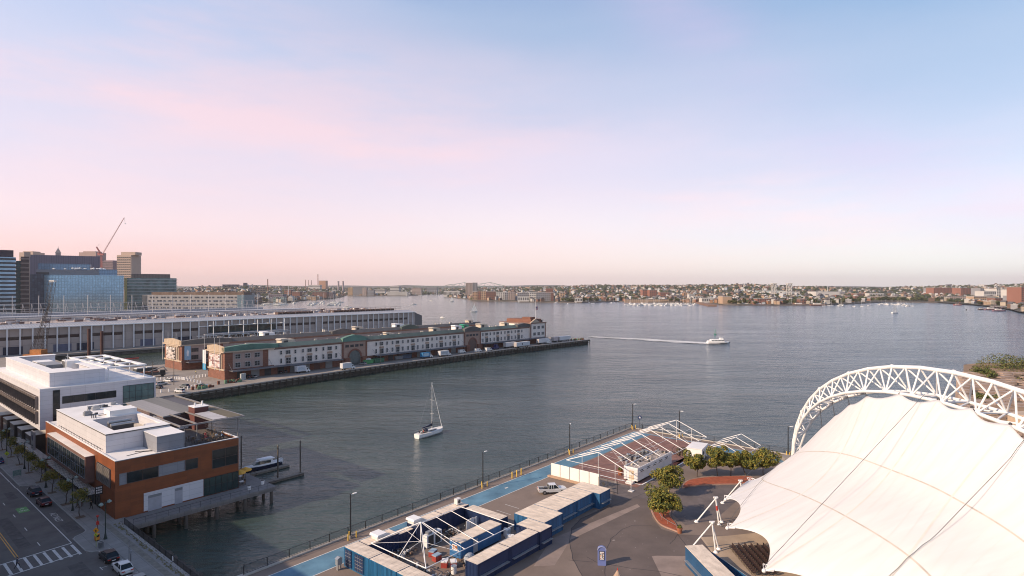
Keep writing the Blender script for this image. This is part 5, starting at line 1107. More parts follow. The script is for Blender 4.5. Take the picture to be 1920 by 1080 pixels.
# ---------- shipping containers ----------
blue1 = mat('container_blue', (.022, .10, .22), .5, var=.4, scale=.5, stretch=(4, 4, .25)); blue2 = mat('container_teal_blue', (.012, .105, .225), .5, var=.4, scale=.5, stretch=(4, 4, .25)); blue3 = mat('container_navy', (.012, .028, .085), .5, var=.2)
croof = mat('container_roof', (.66, .56, .46), .8, var=.22, scale=.6, stretch=(2, 1, 1), bump=.2)
def container(label, a0, b0, a1, b1, h=2.9, long='a', m__=blue1, doors=None, hatch=None, group='blue shipping containers'):
    t = T('container', label, 'container', a0, b0, 0, 0, group); L_, D_ = a1-a0, b1-b0; g = MB()
    def corr(x0, y0, x1, y1, nx, ny):
        d = math.hypot(x1-x0, y1-y0); n = max(2, int(d/.28)); q = []
        for i in range(n):
            for f, o in ((0, 0), (.3, 0), (.42, .05), (.78, .05), (.9, 0)):
                s = (i+f)/n; q.append((x0+(x1-x0)*s+nx*(o), y0+(y1-y0)*s+ny*(o)))
        q.append((x1, y1)); 
        vs = [(x, y, .15) for x, y in q]+[(x, y, h-.1) for x, y in q]; k = len(q); g.raw(vs, [(i, i+1, k+i+1, k+i) for i in range(k-1)])
    corr(0, 0, L_, 0, 0, 1); corr(L_, 0, L_, D_, -1, 0); corr(L_, D_, 0, D_, 0, -1); corr(0, D_, 0, 0, 1, 0)
    t.part('side_panels', g, m__)
    g = MB()
    for x in (0, L_-.12):
        for y in (0, D_-.12): g.box(x-.01, y-.01, 0, x+.13, y+.13, h)
    for z0, z1 in ((.0, .15), (h-.12, h-.01)): g.box(.12, -.012, z0, L_-.12, .08, z1); g.box(.12, D_-.08, z0, L_-.12, D_+.012, z1); g.box(-.012, .12, z0, .08, D_-.12, z1); g.box(L_-.08, .12, z0, L_+.012, D_-.12, z1)
    t.part('frame', g, m__); g = MB(); g.box(.02, .02, h-.06, L_-.02, D_-.02, h+.01)
    n = int((L_ if long == 'a' else D_)/.9)
    for i in range(n):
        if long == 'a': x = (i+.5)*L_/n; g.box(x-.12, .2, h+.01, x+.12, D_-.2, h+.03)
        else: y = (i+.5)*D_/n; g.box(.2, y-.12, h+.01, L_-.2, y+.12, h+.03)
    t.part('roof', g, croof)
    for (fc, u0, u1) in (doors or []):
        dm_ = MATS['container_navy'] if m__ is not blue3 else blue1
        g = MB(); f = MB()
        if fc == 'L': g.box(-.05, u0, .2, -.015, u1, h-.2); [f.tube((-.08, u0+(u1-u0)*k, .25), (-.08, u0+(u1-u0)*k, h-.25), .02, 4) for k in (.2, .4, .6, .8)]; [f.box(-.1, u0+.1, z, -.06, u1-.1, z+.04) for z in (.7, 1.2, 1.7, 2.2)]
        else: g.box(u0, -.05, .2, u1, -.015, h-.2); [f.tube((u0+(u1-u0)*k, -.08, .25), (u0+(u1-u0)*k, -.08, h-.25), .02, 4) for k in (.2, .4, .6, .8)]
        d = t.part('door', g, m__ if fc == 'B' else dm_); t.part('lock_bar', f, steel, d)
    for (u0, u1) in (hatch or []):
        g = MB(); g.box(u0, -.03, 1.15, u1, -.012, h-.25); d = t.part('serving_hatch', g, m__); g = MB(); g.box(u0, -.5, 1.02, u1, -.0, 1.09); t.part('counter', g, steel)
    return t
container('blue container with barred doors forming the near left corner of the yard', 51.2, 69.7, 53.7, 75.8, long='b', m__=blue2, doors=[('L', 4.2, 5.9), ('L', 1.3, 3.4)])
container('bright blue container in the middle of the near yard side', 51.2, 63.5, 53.7, 69.55, long='b', m__=blue2)
container('bright blue container at the bottom edge of the near yard side', 51.2, 57.4, 53.7, 63.35, long='b', m__=blue2, doors=[('L', 2, 4)])
container('navy container beside the water lane, first from the near corner', 53.85, 73.3, 59.6, 75.75, m__=blue3)
container('navy container in a cutaway between two roof hoods, beside the lane', 59.75, 73.9, 63.2, 75.4, h=2.3, m__=blue3)
container('cream roofed navy container beside the lane after the second hood', 63.35, 73.3, 69.4, 75.75, m__=blue3)
container('cream roofed navy container at the far water side corner of the yard', 69.55, 73.3, 75.6, 75.75, m__=blue3)
container('navy container row end closing the yard beside the car park', 74.5, 64.9, 76.6, 73.1, h=2.6, long='b', m__=blue3)
container('serving container nearest the camera side of the plaza', 59.9, 56.4, 67.0, 58.7, m__=blue3, hatch=[(.4, 6.7)])
container('serving container joined to the short stepped one on the plaza side', 67.15, 56.4, 74.2, 58.7, m__=blue3, hatch=[(.4, 6.6)])
container('short stepped container between the two serving rows', 74.35, 56.2, 77.6, 61.2, m__=blue3, hatch=[(.3, 2.9)])
container('wide bright blue container with a cream roof facing the plaza', 77.75, 57.9, 83.2, 64.4, m__=blue1, hatch=[(.5, 5.0)])
container('long bright blue serving container in the middle of the row', 83.35, 59.3, 89.4, 64.4, m__=blue1, hatch=[(.4, 5.7)])
container('long bright blue serving container next to the end block', 89.55, 59.3, 95.2, 64.4, m__=blue1, hatch=[(.4, 5.3)])
container('bright blue container at the far end of the row beside the white pole', 95.35, 57.9, 99.2, 64.4, m__=blue1, hatch=[(.4, 3.5)])
# boxy container at the bottom right, turned toward the tent
t0 = site(28.0, 81); 
t = T('container', 'blue container with a cream roof at the bottom edge below the white tent masts', 'container', 27.6, 78.0, 0, .13, 'blue shipping containers', world=True)
g = MB(); g.box(0, -8, .05, 2.7, 10.2, 2.85); t.part('side_panels', g, grid_mat('ribbed_blue', (.02, .09, .20), (.012, .05, .12), .3, 0, .12, ('XY', 'Z'), .5, .1)); g = MB(); g.box(-.05, -8, 2.85, 2.75, 10.25, 2.93); t.part('roof', g, croof); g = MB(); g.box(-.45, -8, 1.0, 0, 9.6, 1.06); t.part('counter', g, steel)
t = T('low_fence', 'low blue solid fence running beside the seating under the tent', 'fence', 30.6, 89.2, 0, 0, world=True); g = MB()
g.raw([(0, 0, 0), (2.9, -9, 0), (3.0, -9, 0), (.12, 0, 0), (0, 0, 1.5), (2.9, -9, 1.5), (3.0, -9, 1.5), (.12, 0, 1.5)], [(0, 3, 2, 1), (4, 5, 6, 7), (0, 1, 5, 4), (1, 2, 6, 5), (2, 3, 7, 6), (3, 0, 4, 7)]); t.part('panel', g, blue1); g = MB(); g.tube((0, -.05, 1.52), (2.95, -9.05, 1.52), .04, 5); t.part('rail', g, steel)
# ---------- roof hoods ----------
for a, b, lb in ((56.4, 74.3, 'white roof hood nearest the yard corner'), (63.9, 74.6, 'white roof hood beyond the cutaway container')):
    t = T('roof_hood', lb, 'roof hood', a, b, 2.93); g = MB(); g.box(-.75, -.75, 0, .75, .75, .6); t.part('base', g, offwhite); g = MB(); g.prof([(-1, .6), (1, .6), (.8, .85), (-.8, .85)], -1, 1); t.part('cap', g, white)
t = T('air_conditioner', 'small cream box unit on the far corner container', 'air conditioner', 74.3, 74.8, 2.93); g = MB(); g.box(-.5, -.4, .1, .5, .4, 1.1); t.part('casing', g, offwhite); t.part('fan', MB().tube((0, -.42, .6), (0, -.39, .6), .33, 14), dark); t.part('feet', MB().box(-.45, -.3, 0, .45, .3, .1), dark)
t = T('electric_cabinet', 'small grey cabinet on legs at the near yard corner', 'cabinet', 50.0, 75.4); g = MB(); g.box(-.4, -.3, .8, .4, .3, 1.7); g.prof([(-.5, 1.7), (.5, 1.7), (0, 1.95)], -.35, .35); t.part('casing', g, steel); t.part('legs', MB().box(-.3, -.2, 0, -.2, .2, .8).box(.2, -.2, 0, .3, .2, .8), steel)
# ---------- truss frame over the yard ----------
t = T('yard_frame', 'white aluminium roof frame with two peaks standing over the container yard', 'frame', 54, 58)
g = MB(); Z = 3.0; P = {}
cs = [(54.2, 60.8), (54.2, 66.6), (54.2, 73.2), (60.8, 73.2), (67.0, 73.2), (73.4, 73.2), (73.4, 66.8), (73.4, 60.8), (67, 60.8), (60.8, 60.8)]
for (a0, b0), (a1, b1) in zip(cs, cs[1:]+cs[:1]): g.tube((a0, b0, Z+.15), (a1, b1, Z+.15), .07, 6)
t.part('ring_beam', g, white, absc=True); g = MB()
pk = [(58.0, 66.2, 7.0)]
for a in (64.5, 67.5, 71): g.tube((a, 73.2, Z+.15), (a-2.6, 60.8, Z+.15), .06, 6)
for (pa, pb, pz) in pk:
    for (a, b) in cs:
        if abs(a-pa) < 7.5: g.tube((a, b, Z+.15), (pa, pb, pz), .06, 6)
t.part('rafters', g, white, absc=True); g = MB()
for (pa, pb, pz) in pk: g.tube((pa, pb, Z+1.1), (pa, pb, pz), .08, 6); [g.tube((pa, pb, Z+1.1), (a, b, Z+.15), .03, 4) for a, b in cs if abs(a-pa) < 7.5]
t.part('king_post', g, white, absc=True)
for a, b in cs: t.part('post', MB().cyl(0, 0, 0, 3.1, .06, n=6), white, absc=True, loc=(a, b, 0))
# ---------- yard contents ----------
t = T('kiosk_trailer', 'blue food trailer with a cream roof inside the container yard', 'trailer', 63.4, 63.1)
lb_ = mat('trailer_blue', (.045, .15, .33), .5, var=.15); g = MB(); g.box(0, 0, .35, 9.4, 2.5, 2.85); t.part('body', g, lb_); g = MB(); g.box(-.06, -.06, 2.85, 9.46, 2.56, 2.95); t.part('roof', g, croof)
w_ = t.part('window', MB().box(-.03, .7, 1.5, -.01, 1.9, 2.3), mat('amber_glass', (.30, .11, .03), .3, var=.6, scale=3)); t.part('frame', (lambda g_: (frame_rect(g_, 'a', -.03, .7, 1.9, 1.5, 2.3, .1, .05, 0, 2, 1), g_)[1])(MB()), white, w_)
t.part('door', MB().box(2.7, -.04, .4, 3.7, -.01, 2.45), mat('door_pale', (.42, .42, .44), .5)); t.part('chassis', MB().box(.3, .3, 0, 9, 2.2, .35), black)
t = T('gas_tank', 'long grey cylinder tank lying beside the blue food trailer', 'tank', 66.5, 60.9); t.part('tank', MB().tube((0, 0, .9), (6, 0, .9), .55, 14), steel); t.part('cradle', MB().box(.5, -.5, 0, 1.0, .5, .5).box(5, -.5, 0, 5.5, .5, .5), dark)
for i, (a, b, lb) in enumerate(((73.0, 61.3, 'white gas canister cluster near the end of the grey tank'), (74.6, 63.4, 'white covered grill near the far yard corner'))):
    t = T('gas_bottles', lb, 'gas bottles', a, b); g = MB(); [g.cyl(x, y, 0, 1.3, .3, n=10) or g.ell((x, y, 1.3), (.3, .3, .25), 10, 5) for x, y in ((0, 0), (.65, .1), (.3, .6))]; t.part('bottle', g, white)
t = T('white_cabinet', 'tall white refrigerator block against the water side containers', 'refrigerator', 63.0, 70.4, 0, .05); t.part('casing', MB().box(0, 0, .1, 3.4, .9, 2.1), white)
for x in (.3, 1.9): t.part('door', MB().box(x, -.03, .25, x+1.2, -.01, 1.9), dark)
g = MB(); g.box(.4, .1, 2.1, 1.3, .8, 2.5); g.ell((2.2, .4, 2.3), (.5, .3, .25)); t.part('top_box', g, greymetal)
t = T('white_partition', 'folded white partition panels near the far corner of the yard', 'panels', 71.4, 69.8); g = MB()
for k in range(5): g.box(k*.55, .15*(k % 2), 0, k*.55+.5, .15*(k % 2)+.08, 2.0+.1*(k % 3))
t.part('panel', g, white)
redb = mat('red_crate', (.36, .06, .05), .5, var=.2)
for i, (a, b, lb, m__) in enumerate([(61.4, 66.4, 'red cooler with a pale blue lid nearest the yard centre', redb), (62.0, 67.9, 'red cooler with a pale blue lid behind the first', redb), (60.8, 64.0, 'red and white stacked crates beside the food trailer', redb), (61.6, 62.9, 'low red crate stack under the frame', redb)]):
    t = T('cooler', lb, 'cooler', a, b, 0, .3*i); t.part('body', MB().box(-.6, -.45, 0, .6, .45, .8), m__); t.part('lid', MB().box(-.62, -.47, .8, .62, .47, .95), mat('lid_blue', (.28, .38, .48), .5) if i < 2 else white)
for i, (a, b, lb) in enumerate([(60.2, 61.4, 'white barrel beside the red crates'), (62.3, 59.9, 'small white bucket near the serving containers')]):
    t = T('barrel', lb, 'barrel', a, b); s = 1-.3*i; t.part('drum', MB().cyl(0, 0, 0, 1.1*s, .4*s, .44*s, 14), white); t.part('rim', MB().cyl(0, 0, 1.1*s, 1.14*s, .46*s, n=14), steel)
rnd = random.Random(44); rb = [P_('clutter_grey', (.25, .26, .28)), P_('clutter_dark', (.05, .05, .055)), P_('clutter_brown', (.18, .12, .09)), P_('clutter_white', (.5, .5, .5))]
for ci, (ca, cb, lb) in enumerate([(59.5, 71.6, 'dark pipes and drums along the water side containers of the yard'), (63.6, 61.6, 'pallets and boxes beside the grey tank'), (69.5, 71.2, 'stacked tables by the white partition panels'), (55.8, 71.0, 'heap of hoses and fittings by the near yard corner'), (55.6, 63.2, 'grey tarpaulin covered equipment beside the near containers'), (57.2, 60.6, 'dark machinery heap by the bottom edge of the yard'), (57.0, 65.2, 'low pile of folded chairs near the near containers')]):
    t = T('equipment_heap', lb, 'equipment', ca, cb); 
    for mi in range(3):
        g = MB()
        for k in range(22):
            x, y = rnd.gauss(0, .9), rnd.gauss(0, .8); s = rnd.uniform(.12, .4); z = rnd.uniform(0, .7)
            if k % 2: g.box(x, y, z, x+s*rnd.uniform(.5, 2), y+s, z+s)
            else: g.tube((x, y, z), (x+rnd.uniform(-1, 1), y+rnd.uniform(-1, 1), z+rnd.uniform(0, .6)), .05, 5)
        t.part(('boxes', 'hoses', 'sheets')[mi], g, rb[mi if ci % 2 else (mi+1) % 4])
    if ci == 1: g = MB(); g.ell((.3, .2, .7), (1.0, .8, .9), 12, 7); t.part('tarpaulin', g, mat('tarp_grey', (.30, .33, .38), .6, var=.5, scale=2, bump=1, bscale=3))
t = T('traffic_cone', 'orange cone standing inside the container yard', 'cone', 57.2, 71.9); t.part('cone', MB().cyl(0, 0, .03, .75, .2, .03, 10), mat('cone_orange', (.65, .12, .04), .6)); t.part('base', MB().box(-.22, -.22, 0, .22, .22, .03), black)
# ---------- white panel fence and gate ----------
t = T('panel_fence', 'tall white panel fence on a kerb behind the pickup truck', 'fence', 105.4, 76.6, 0); 
g = MB(); g.raw([(-.35, .3, 0), (-.3, -11.6, 0), (-.9, -11.6, 0), (-1.0, .3, 0), (-.35, .3, .35), (-.3, -11.6, .35), (-.9, -11.6, .35), (-1.0, .3, .35)], [(0, 3, 2, 1), (4, 5, 6, 7), (0, 1, 5, 4), (1, 2, 6, 5), (2, 3, 7, 6), (3, 0, 4, 7)]); t.part('kerb', g, mat('tan_kerb', (.42, .28, .19), .85, var=.15))
for k in range(5): t.part('panel', MB().box(-.06, -2.5*(k+1)+.06, .2, .06, -2.5*k-.06, 2.9), mat('bright_white_panel', (.80, .77, .72), .6, var=.05))
for k in range(6): t.part('post', MB().box(-.09, -2.5*k-.07, 0, .09, -2.5*k+.07, 2.95), greymetal)
t = T('wire_gate', 'wire mesh gate with a dark emblem beside the white panel fence', 'gate', 104.8, 63.9); g = MB()
for y in (0, -2.2, -4.4): g.cyl(0, y, 0, 2.6, .05, n=6)
for z in (.2, 2.55): g.tube((0, 0, z), (0, -4.4, z), .035, 5)
t.part('frame', g, black); g = MB()
for k in range(14): g.tube((0, -.3*k, .2), (0, -.3*k-.0, 2.55), .008, 3)
for k in range(8): g.tube((0, 0, .2+.3*k), (0, -4.4, .2+.3*k), .008, 3)
t.part('mesh', g, steel); t.part('emblem', MB().ell((-.03, -1.2, 1.4), (.02, .4, .4), 12, 6), dark)
# ---------- marquee skeleton ----------
brickfl = mat('brick_red_floor', (.21, .105, .085), .85, var=.22, scale=.5, col2=(.26, .14, .115))
g = MB(); g.sheet([(110.6, 58.3), (152.8, 57.2), (152.8, 76.2), (112.6, 76.2)], .008); struct('marquee_floor', g, brickfl)
g = MB(); g.strip([(112.6, 76.3), (112.7, 58.2), (138, 57.9)], .35, .07); g.strip([(116, 76.2), (116.2, 66), (130, 66), (130.2, 76)], .12, .013); g.strip([(134, 61), (134, 72), (146, 72)], .12, .013); struct('floor_edge', g, white)
t = T('marquee_frame', 'bare white marquee frame of nine gabled bays over a red floor', 'marquee frame', 110, 58.9)
for i in range(9):
    a = 110.2+i*5.08; 
    for b in (58.9, 75.8): t.part('post', MB().cyl(0, 0, 0, 2.6, .07, n=6), white, absc=True, loc=(a, b, 0))
    g = MB(); g.tube((a, 58.9, 2.6), (a, 67.3, 5.9), .09, 6); g.tube((a, 75.8, 2.6), (a, 67.3, 5.9), .09, 6)
    if i % 2 == 0: g.tube((a, 58.9, 2.6), (a, 63.2, .1), .02, 3)
    t.part('rafter', g, white, absc=True)
g = MB()
for b, z in ((58.9, 2.6), (75.8, 2.6), (67.3, 5.9), (63.1, 4.25), (71.5, 4.25)): g.tube((110.2, b, z), (150.8, b, z), .05 if z != 4.25 else .035, 5)
for i in range(0, 8, 3):
    a = 110.2+i*5.08
    for b0, b1 in ((58.9, 67.3), (75.8, 67.3)): g.tube((a, b0, 2.6), (a+5.08, b1, 5.9), .02, 3); g.tube((a+5.08, b0, 2.6), (a, b1, 5.9), .02, 3)
for a in (110.2, 150.8):
    for b in (63.1, 67.3, 71.5): g.cyl(a, b, 0, 4.25 if b != 67.3 else 5.9, .05, n=5)
    g.tube((a, 58.9, 2.6), (a, 75.8, 2.6), .05, 5)
t.part('purlin', g, white, absc=True)
t = T('marquee_frame', 'smaller bare marquee frame to the right behind the plaza trees', 'marquee frame', 139, 44)
for i in range(4):
    a = 139+i*4.2
    for b in (45.5, 55): t.part('post', MB().cyl(0, 0, 0, 2.6, .07, n=6), white, absc=True, loc=(a, b, 0))
    g = MB(); g.tube((a, 45.5, 2.6), (a, 50.2, 4.7), .08, 6); g.tube((a, 55, 2.6), (a, 50.2, 4.7), .08, 6); t.part('rafter', g, white, absc=True)
g = MB()
for b, z in ((45.5, 2.6), (55, 2.6), (50.2, 4.7)): g.tube((139, b, z), (151.6, b, z), .05, 5)
t.part('purlin', g, white, absc=True)
t = T('white_pole', 'slim white pole on a concrete foot beside the end container', 'pole', 108.0, 58.1); t.part('pole', MB().cyl(0, 0, 0, 4.2, .06, n=7), white); t.part('foot', MB().box(-.5, -.5, 0, .5, .5, .15), offwhite)
g = MB(); g.tube((0, 0, 4.1), (5, 1, 4.8), .03, 4); t.part('arm', g, white)
# long white trailer with roof equipment
t = T('service_trailer', 'long white restroom trailer with machinery along its roof, under the marquee frame', 'trailer', 112.9, 59.2)
g = MB(); g.box(0, 0, .5, 17, 3.3, 3.0); t.part('body', g, mat('trailer_white', (.66, .64, .64), .5, var=.06)); g = MB(); g.box(0, 0.0, 3.0, .15, 3.3, 3.3); g.box(.15, 0, 3.0, 17, .12, 3.3); g.box(.15, 3.18, 3.0, 17, 3.3, 3.3); t.part('parapet', g, white)
g = MB(); g.box(.15, .12, 3.0, 17, 3.18, 3.05); t.part('roof', g, gravelroof)
for k in range(5): w_ = t.part('window', MB().box(1.3+k*3.0, -.02, 2.2, 2.9+k*3.0, 0, 2.65), glassd)
w_ = t.part('door', MB().box(-.03, .9, .6, 0, 2.0, 2.6), mat('cream_door', (.55, .42, .28), .6)); t.part('stairs', MB().box(-1.4, .7, 0, 0, 2.2, .25).box(-.9, .7, .25, 0, 2.2, .5), offwhite); t.part('undercarriage', MB().box(.4, .3, 0, 16.6, 3.0, .5), black)
rnd = random.Random(17); g = MB(); g2 = MB()
for k in range(16):
    x, y = rnd.uniform(1, 16), rnd.uniform(.5, 2.7); s = rnd.uniform(.15, .4); (g if k % 2 else g2).box(x, y, 3.05, x+s*1.5, y+s, 3.05+s)
for k in range(3):
    x = 7+k*2.2; g.path([(x+.8*math.cos(q*PI/5), 1.6+.8*math.sin(q*PI/5), 3.15) for q in range(11)], .04, 4)
t.part('roof_units', g, dark); t.part('roof_boxes', g2, beige)
t = T('office_trailer', 'small white office trailer with a dark window behind the plaza trees', 'trailer', 136.4, 54.5, 0, .15)
t.part('body', MB().box(0, 0, .4, 6.2, 3.6, 3.1), white); t.part('roof', MB().box(-.1, -.1, 3.1, 6.3, 3.7, 3.25), roofwhite); t.part('window', MB().box(1.2, -.03, 1.5, 2.6, 0, 2.4), glassd); t.part('undercarriage', MB().box(.3, .3, 0, 6, 3.3, .4), black); t.part('air_unit', MB().box(4.4, -.7, 1.0, 5.4, 0, 2.3), steel)
# machinery under the marquee
rnd = random.Random(23)
for ci, (ca, cb, lb) in enumerate([(131.5, 66.5, 'dark jumble of machinery on the red floor under the marquee'), (134.5, 69.0, 'folded metal furniture heap behind the machinery under the marquee'), (141.5, 61.0, 'brown heap beside the small marquee frame'), (128, 68.5, 'pale rack frames left of the machinery under the marquee')]):
    t = T('machinery_heap', lb, 'machinery', ca, cb)
    for mi, nm in enumerate(('frames', 'boxes')):
        g = MB()
        for k in range(40):
            x, y = rnd.gauss(0, 1.6), rnd.gauss(0, 1.3); s = rnd.uniform(.15, .5); z = rnd.uniform(0, 1.2)
            if mi == 0: g.tube((x, y, z), (x+rnd.uniform(-1.5, 1.5), y+rnd.uniform(-1, 1), z+rnd.uniform(-.5, .8)), .06, 4)
            elif k < 16: g.box(x, y, 0, x+s*2, y+s*1.5, s*2)
        t.part(nm, g, [steel, dark][(mi+ci) % 2] if ci != 2 else bark)
def planter_pot(a, b, lb, s=1):
    t = T('plant_pot', lb, 'plant pot', a, b, 0, scale=s); g = MB(); g.cyl(0, 0, 0, 1.0, .42, .6, 16); g.cyl(0, 0, 1.0, 1.12, .66, .66, 16); t.part('pot', g, mat('terracotta', (.34, .12, .06), .8, var=.2)); r_ = random.Random(3); t.part('plant', leaves(r_, [(0, 0, 1.35, .5, .5, .45)], 260, .12), [leafB, leafA, leafA])
planter_pot(94.9, 41.8, 'terracotta pot with a small shrub at the tip of the red planting bed', .8)
planter_pot(115.8, 65.0, 'brown terracotta pot standing on the red floor under the marquee')
# ---------- red planting beds and plaza trees ----------
redmulch = mat('red_mulch', (.30, .075, .035), .9, var=.25, scale=1.2, bump=.4)
def smooth(pts, n=6):
    o = []; L_ = len(pts)
    for i in range(L_):
        p0, p1, p2, p3 = pts[i-1], pts[i], pts[(i+1) % L_], pts[(i+2) % L_]
        for k in range(n):
            t = k/n; o.append(tuple(.5*((2*p1[j])+(-p0[j]+p2[j])*t+(2*p0[j]-5*p1[j]+4*p2[j]-p3[j])*t*t+(-p0[j]+3*p1[j]-3*p2[j]+p3[j])*t**3) for j in (0, 1)))
    return o
for nm, pts in (('planting_bed', [(1222, 945), (1226, 965), (1238, 983), (1262, 994), (1273, 997), (1266, 982), (1255, 965), (1262, 940), (1250, 925), (1230, 920)]), ('planting_bed', [(1281, 915), (1292, 902), (1330, 896), (1390, 894), (1410, 897), (1400, 907), (1340, 909), (1300, 912)])):
    pp = smooth(ppoly(pts)); g = MB(); g.prism(pp, -.05, .16); struct(nm, g, redmulch)
    c = Vector((sum(p[0] for p in pp)/len(pp), sum(p[1] for p in pp)/len(pp))); g = MB()
    for (a0, b0), (a1, b1) in zip(pp, pp[1:]+pp[:1]):
        o0, o1 = (Vector((a0, b0))-c).normalized()*.28, (Vector((a1, b1))-c).normalized()*.28
        g.raw([(a0, b0, -.02), (a1, b1, -.02), (a1+o1.x, b1+o1.y, -.02), (a0+o0.x, b0+o0.y, -.02), (a0, b0, .2), (a1, b1, .2), (a1+o1.x, b1+o1.y, .2), (a0+o0.x, b0+o0.y, .2)], [(4, 5, 6, 7), (0, 1, 5, 4), (2, 3, 7, 6)])
    struct('bed_kerb', g, mat('bed_kerb', (.36, .22, .17), .85, var=.15))
g = MB(); g.sheet(ppoly([(1262, 868), (1300, 862), (1300, 850), (1272, 868), (1262, 878)]), .02); struct('red_strip', g, redmulch)
t = T('bed_rail', 'low curved grey rail along the red planting bed', 'rail', *sat(1232, 962)); pts = [sat(u, v) for u, v in ((1232, 962), (1240, 976), (1252, 984), (1268, 993))]; o_ = pts[0]; g = MB(); g.path([(a-o_[0], b-o_[1], .75) for a, b in pts], .04, 6); [g.cyl(a-o_[0], b-o_[1], .1, .75, .03, n=5) for a, b in pts]; t.part('rail', g, steel)
rnd = random.Random(77)
for i, (u, v, hh, rw, lb) in enumerate([(1245, 972, 3.5, 3.6, 'bushy plaza tree at the near tip of the red planting bed'), (1252, 930, 3.5, 3.6, 'round plaza tree above the near tip tree, beside the white trailer'), (1307, 894, 3.2, 2.9, 'plaza tree at the left end of the curved row behind the red bed'), (1346, 893, 4.0, 3.0, 'tall plaza tree second from the left in the curved row'),
        (1370, 893, 3.5, 2.7, 'plaza tree in the middle of the curved row behind the red bed'), (1400, 894, 3.5, 3.0, 'plaza tree second from the right in the curved row'), (1432, 895, 4.0, 3.5, 'largest plaza tree at the right end of the curved row, beside the tent'),]):
    p = at(u, v); a, b = site(p.x, p.y); r_ = random.Random(60+i)
    bl = [(0, 0, hh, rw*.62, rw*.62, rw*.6)]+[(r_.uniform(-.68, .68)*rw, r_.uniform(-.68, .68)*rw, hh+r_.uniform(-.9, 1.5), rw*r_.uniform(.26, .5), rw*r_.uniform(.26, .5), rw*r_.uniform(.24, .44)) for _ in range(11)]
    tree_thing('plaza_tree', lb, 'tree', 90+i, a, b, .1, hh, .11, bl, 9500, .16, rw*.6, [leafA, leafY, leafB], 'plaza trees')
# ---------- blue map kiosk, papers, cone tent ----------
t = T('map_kiosk', 'lilac blue kiosk with a rounded top and a printed notice on the asphalt', 'kiosk', 76.5, 46.1, 0, -.98)
kb = mat('kiosk_blue', (.15, .19, .42), .5, var=.08); g = MB(); g.prof([(-.62, 0), (.62, 0), (.62, 2.35)]+[(.62*math.cos(k*PI/10), 2.35+.42*math.sin(k*PI/10)) for k in range(1, 10)]+[(-.62, 2.35)], -.35, .35); t.part('body', g, kb)
g = MB(); g.path([(.62*math.cos(k*PI/10), -.4, 2.38+.5*math.sin(k*PI/10)) for k in range(11)], .06, 6); t.part('arch_trim', g, mat('kiosk_pale', (.34, .37, .52), .5))
p = t.part('notice_frame', MB().box(-.42, -.39, .85, .42, -.35, 2.2), mat('kiosk_navy', (.02, .03, .09), .5)); g = MB(); g.box(-.32, -.41, .93, .32, -.39, 2.12, 0); rr_ = random.Random(5)
for r_ in range(7):
    for c in range(4):
        if rr_.random() < .75: x0 = -.28+c*.145; g.box(x0, -.425, 1.05+r_*.14, x0+.12, -.41, 1.15+r_*.14, rr_.choice((1, 1, 2, 3)))
t.part('notice', g, [P_('paper_white', (.68, .66, .66)), P_('ink_black', (.03, .03, .035)), P_('ink_red', (.45, .08, .05)), P_('ink_orange', (.55, .28, .10))], p)
t = T('canvas_tip', 'pointed beige canvas tip of a small tent at the bottom edge', 'tent', *sat(1158, 1112)); t.part('canvas', MB().cyl(0, 0, 0, 3.2, 1.9, .05, 10), mat('beige_canvas', (.36, .26, .19), .85, var=.2, scale=2)); t.part('finial', MB().cyl(0, 0, 3.15, 3.5, .09, .02, 6), redp)
# ================= big tensile pavilion =================
def crm(p0, p1, p2, p3, t): return .5*((2*p1)+(-p0+p2)*t+(2*p0-5*p1+4*p2-p3)*t*t+(-p0+3*p1-3*p2+p3)*t**3)
rows = [[(67, 137, 1.5), (57, 122, 5.5), (50, 115, 5.0), (46, 112.6, 4.5)],
        [(66, 123.7, 12.3), (56, 113, 10), (46, 106, 6.8), (37.8, 103, 4.5)],
        [(66, 108.2, 21.9), (56, 99, 13.8), (46, 92.5, 9.1), (33.6, 90.8, 4.5)],
        [(66, 90.0, 24.8), (56, 85.8, 15.1), (46, 80.2, 10.5), (33.4, 77.1, 4.5)],
        [(66, 77.0, 24.0), (56, 74.0, 15.4), (46, 67.5, 10.9), (37, 64, 4.5)],
        [(66, 60.0, 19.0), (56, 61.0, 13.5), (46, 57.5, 9.0), (44, 53, 4.5)],
        [(67, 44.0, 3.0), (57, 50.0, 6.0), (51, 48, 5.0), (49, 44, 4.5)]]
rows = [[Vector(p) for p in r] for r in rows]
def colpt(ci, s):
    i = min(int(s), 5); f = s-i; g_ = lambda k: rows[max(0, min(6, k))][ci]
    p0 = g_(i-1) if i > 0 else 2*g_(0)-g_(1); p3 = g_(i+2) if i < 5 else 2*g_(6)-g_(5)
    return crm(p0, g_(i), g_(i+1), p3, f)
def surf(s, t):
    c = [colpt(k, s) for k in range(4)]; j = min(int(t), 2); f = t-j
    p0 = c[j-1] if j > 0 else 2*c[0]-c[1]; p3 = c[j+2] if j < 2 else 2*c[3]-c[2]
    p = crm(p0, c[j], c[j+1], p3, f)
    if t > 2: w = (t-2)**3; sc = abs(math.sin(PI*s))**.8; d = c[2]-c[3]; p = p+Vector((d.x*.30*w*sc, d.y*.3*w*sc, 1.0*w*sc))
    if t < .5: w = (1-t*2)**2.5; n_sc = 3 if s < 2 else 2; sc = abs(math.sin(PI*s*n_sc)); d = c[1]-c[0]; p = p+d.normalized()*1.3*w*sc*(1 if .6 < s < 5.6 else .2)
    return p
tentm = mat('tent_membrane', (.685, .665, .655), .75, var=.07, scale=.5, col2=(.70, .685, .675), stretch=(.22, 1.4, .3), bump=.15, bscale=.8)
seamm = mat('seam_tape', (.52, .46, .40), .8, var=.2, scale=.5); palem = mat('faint_seam', (.675, .63, .58), .8, var=.1)
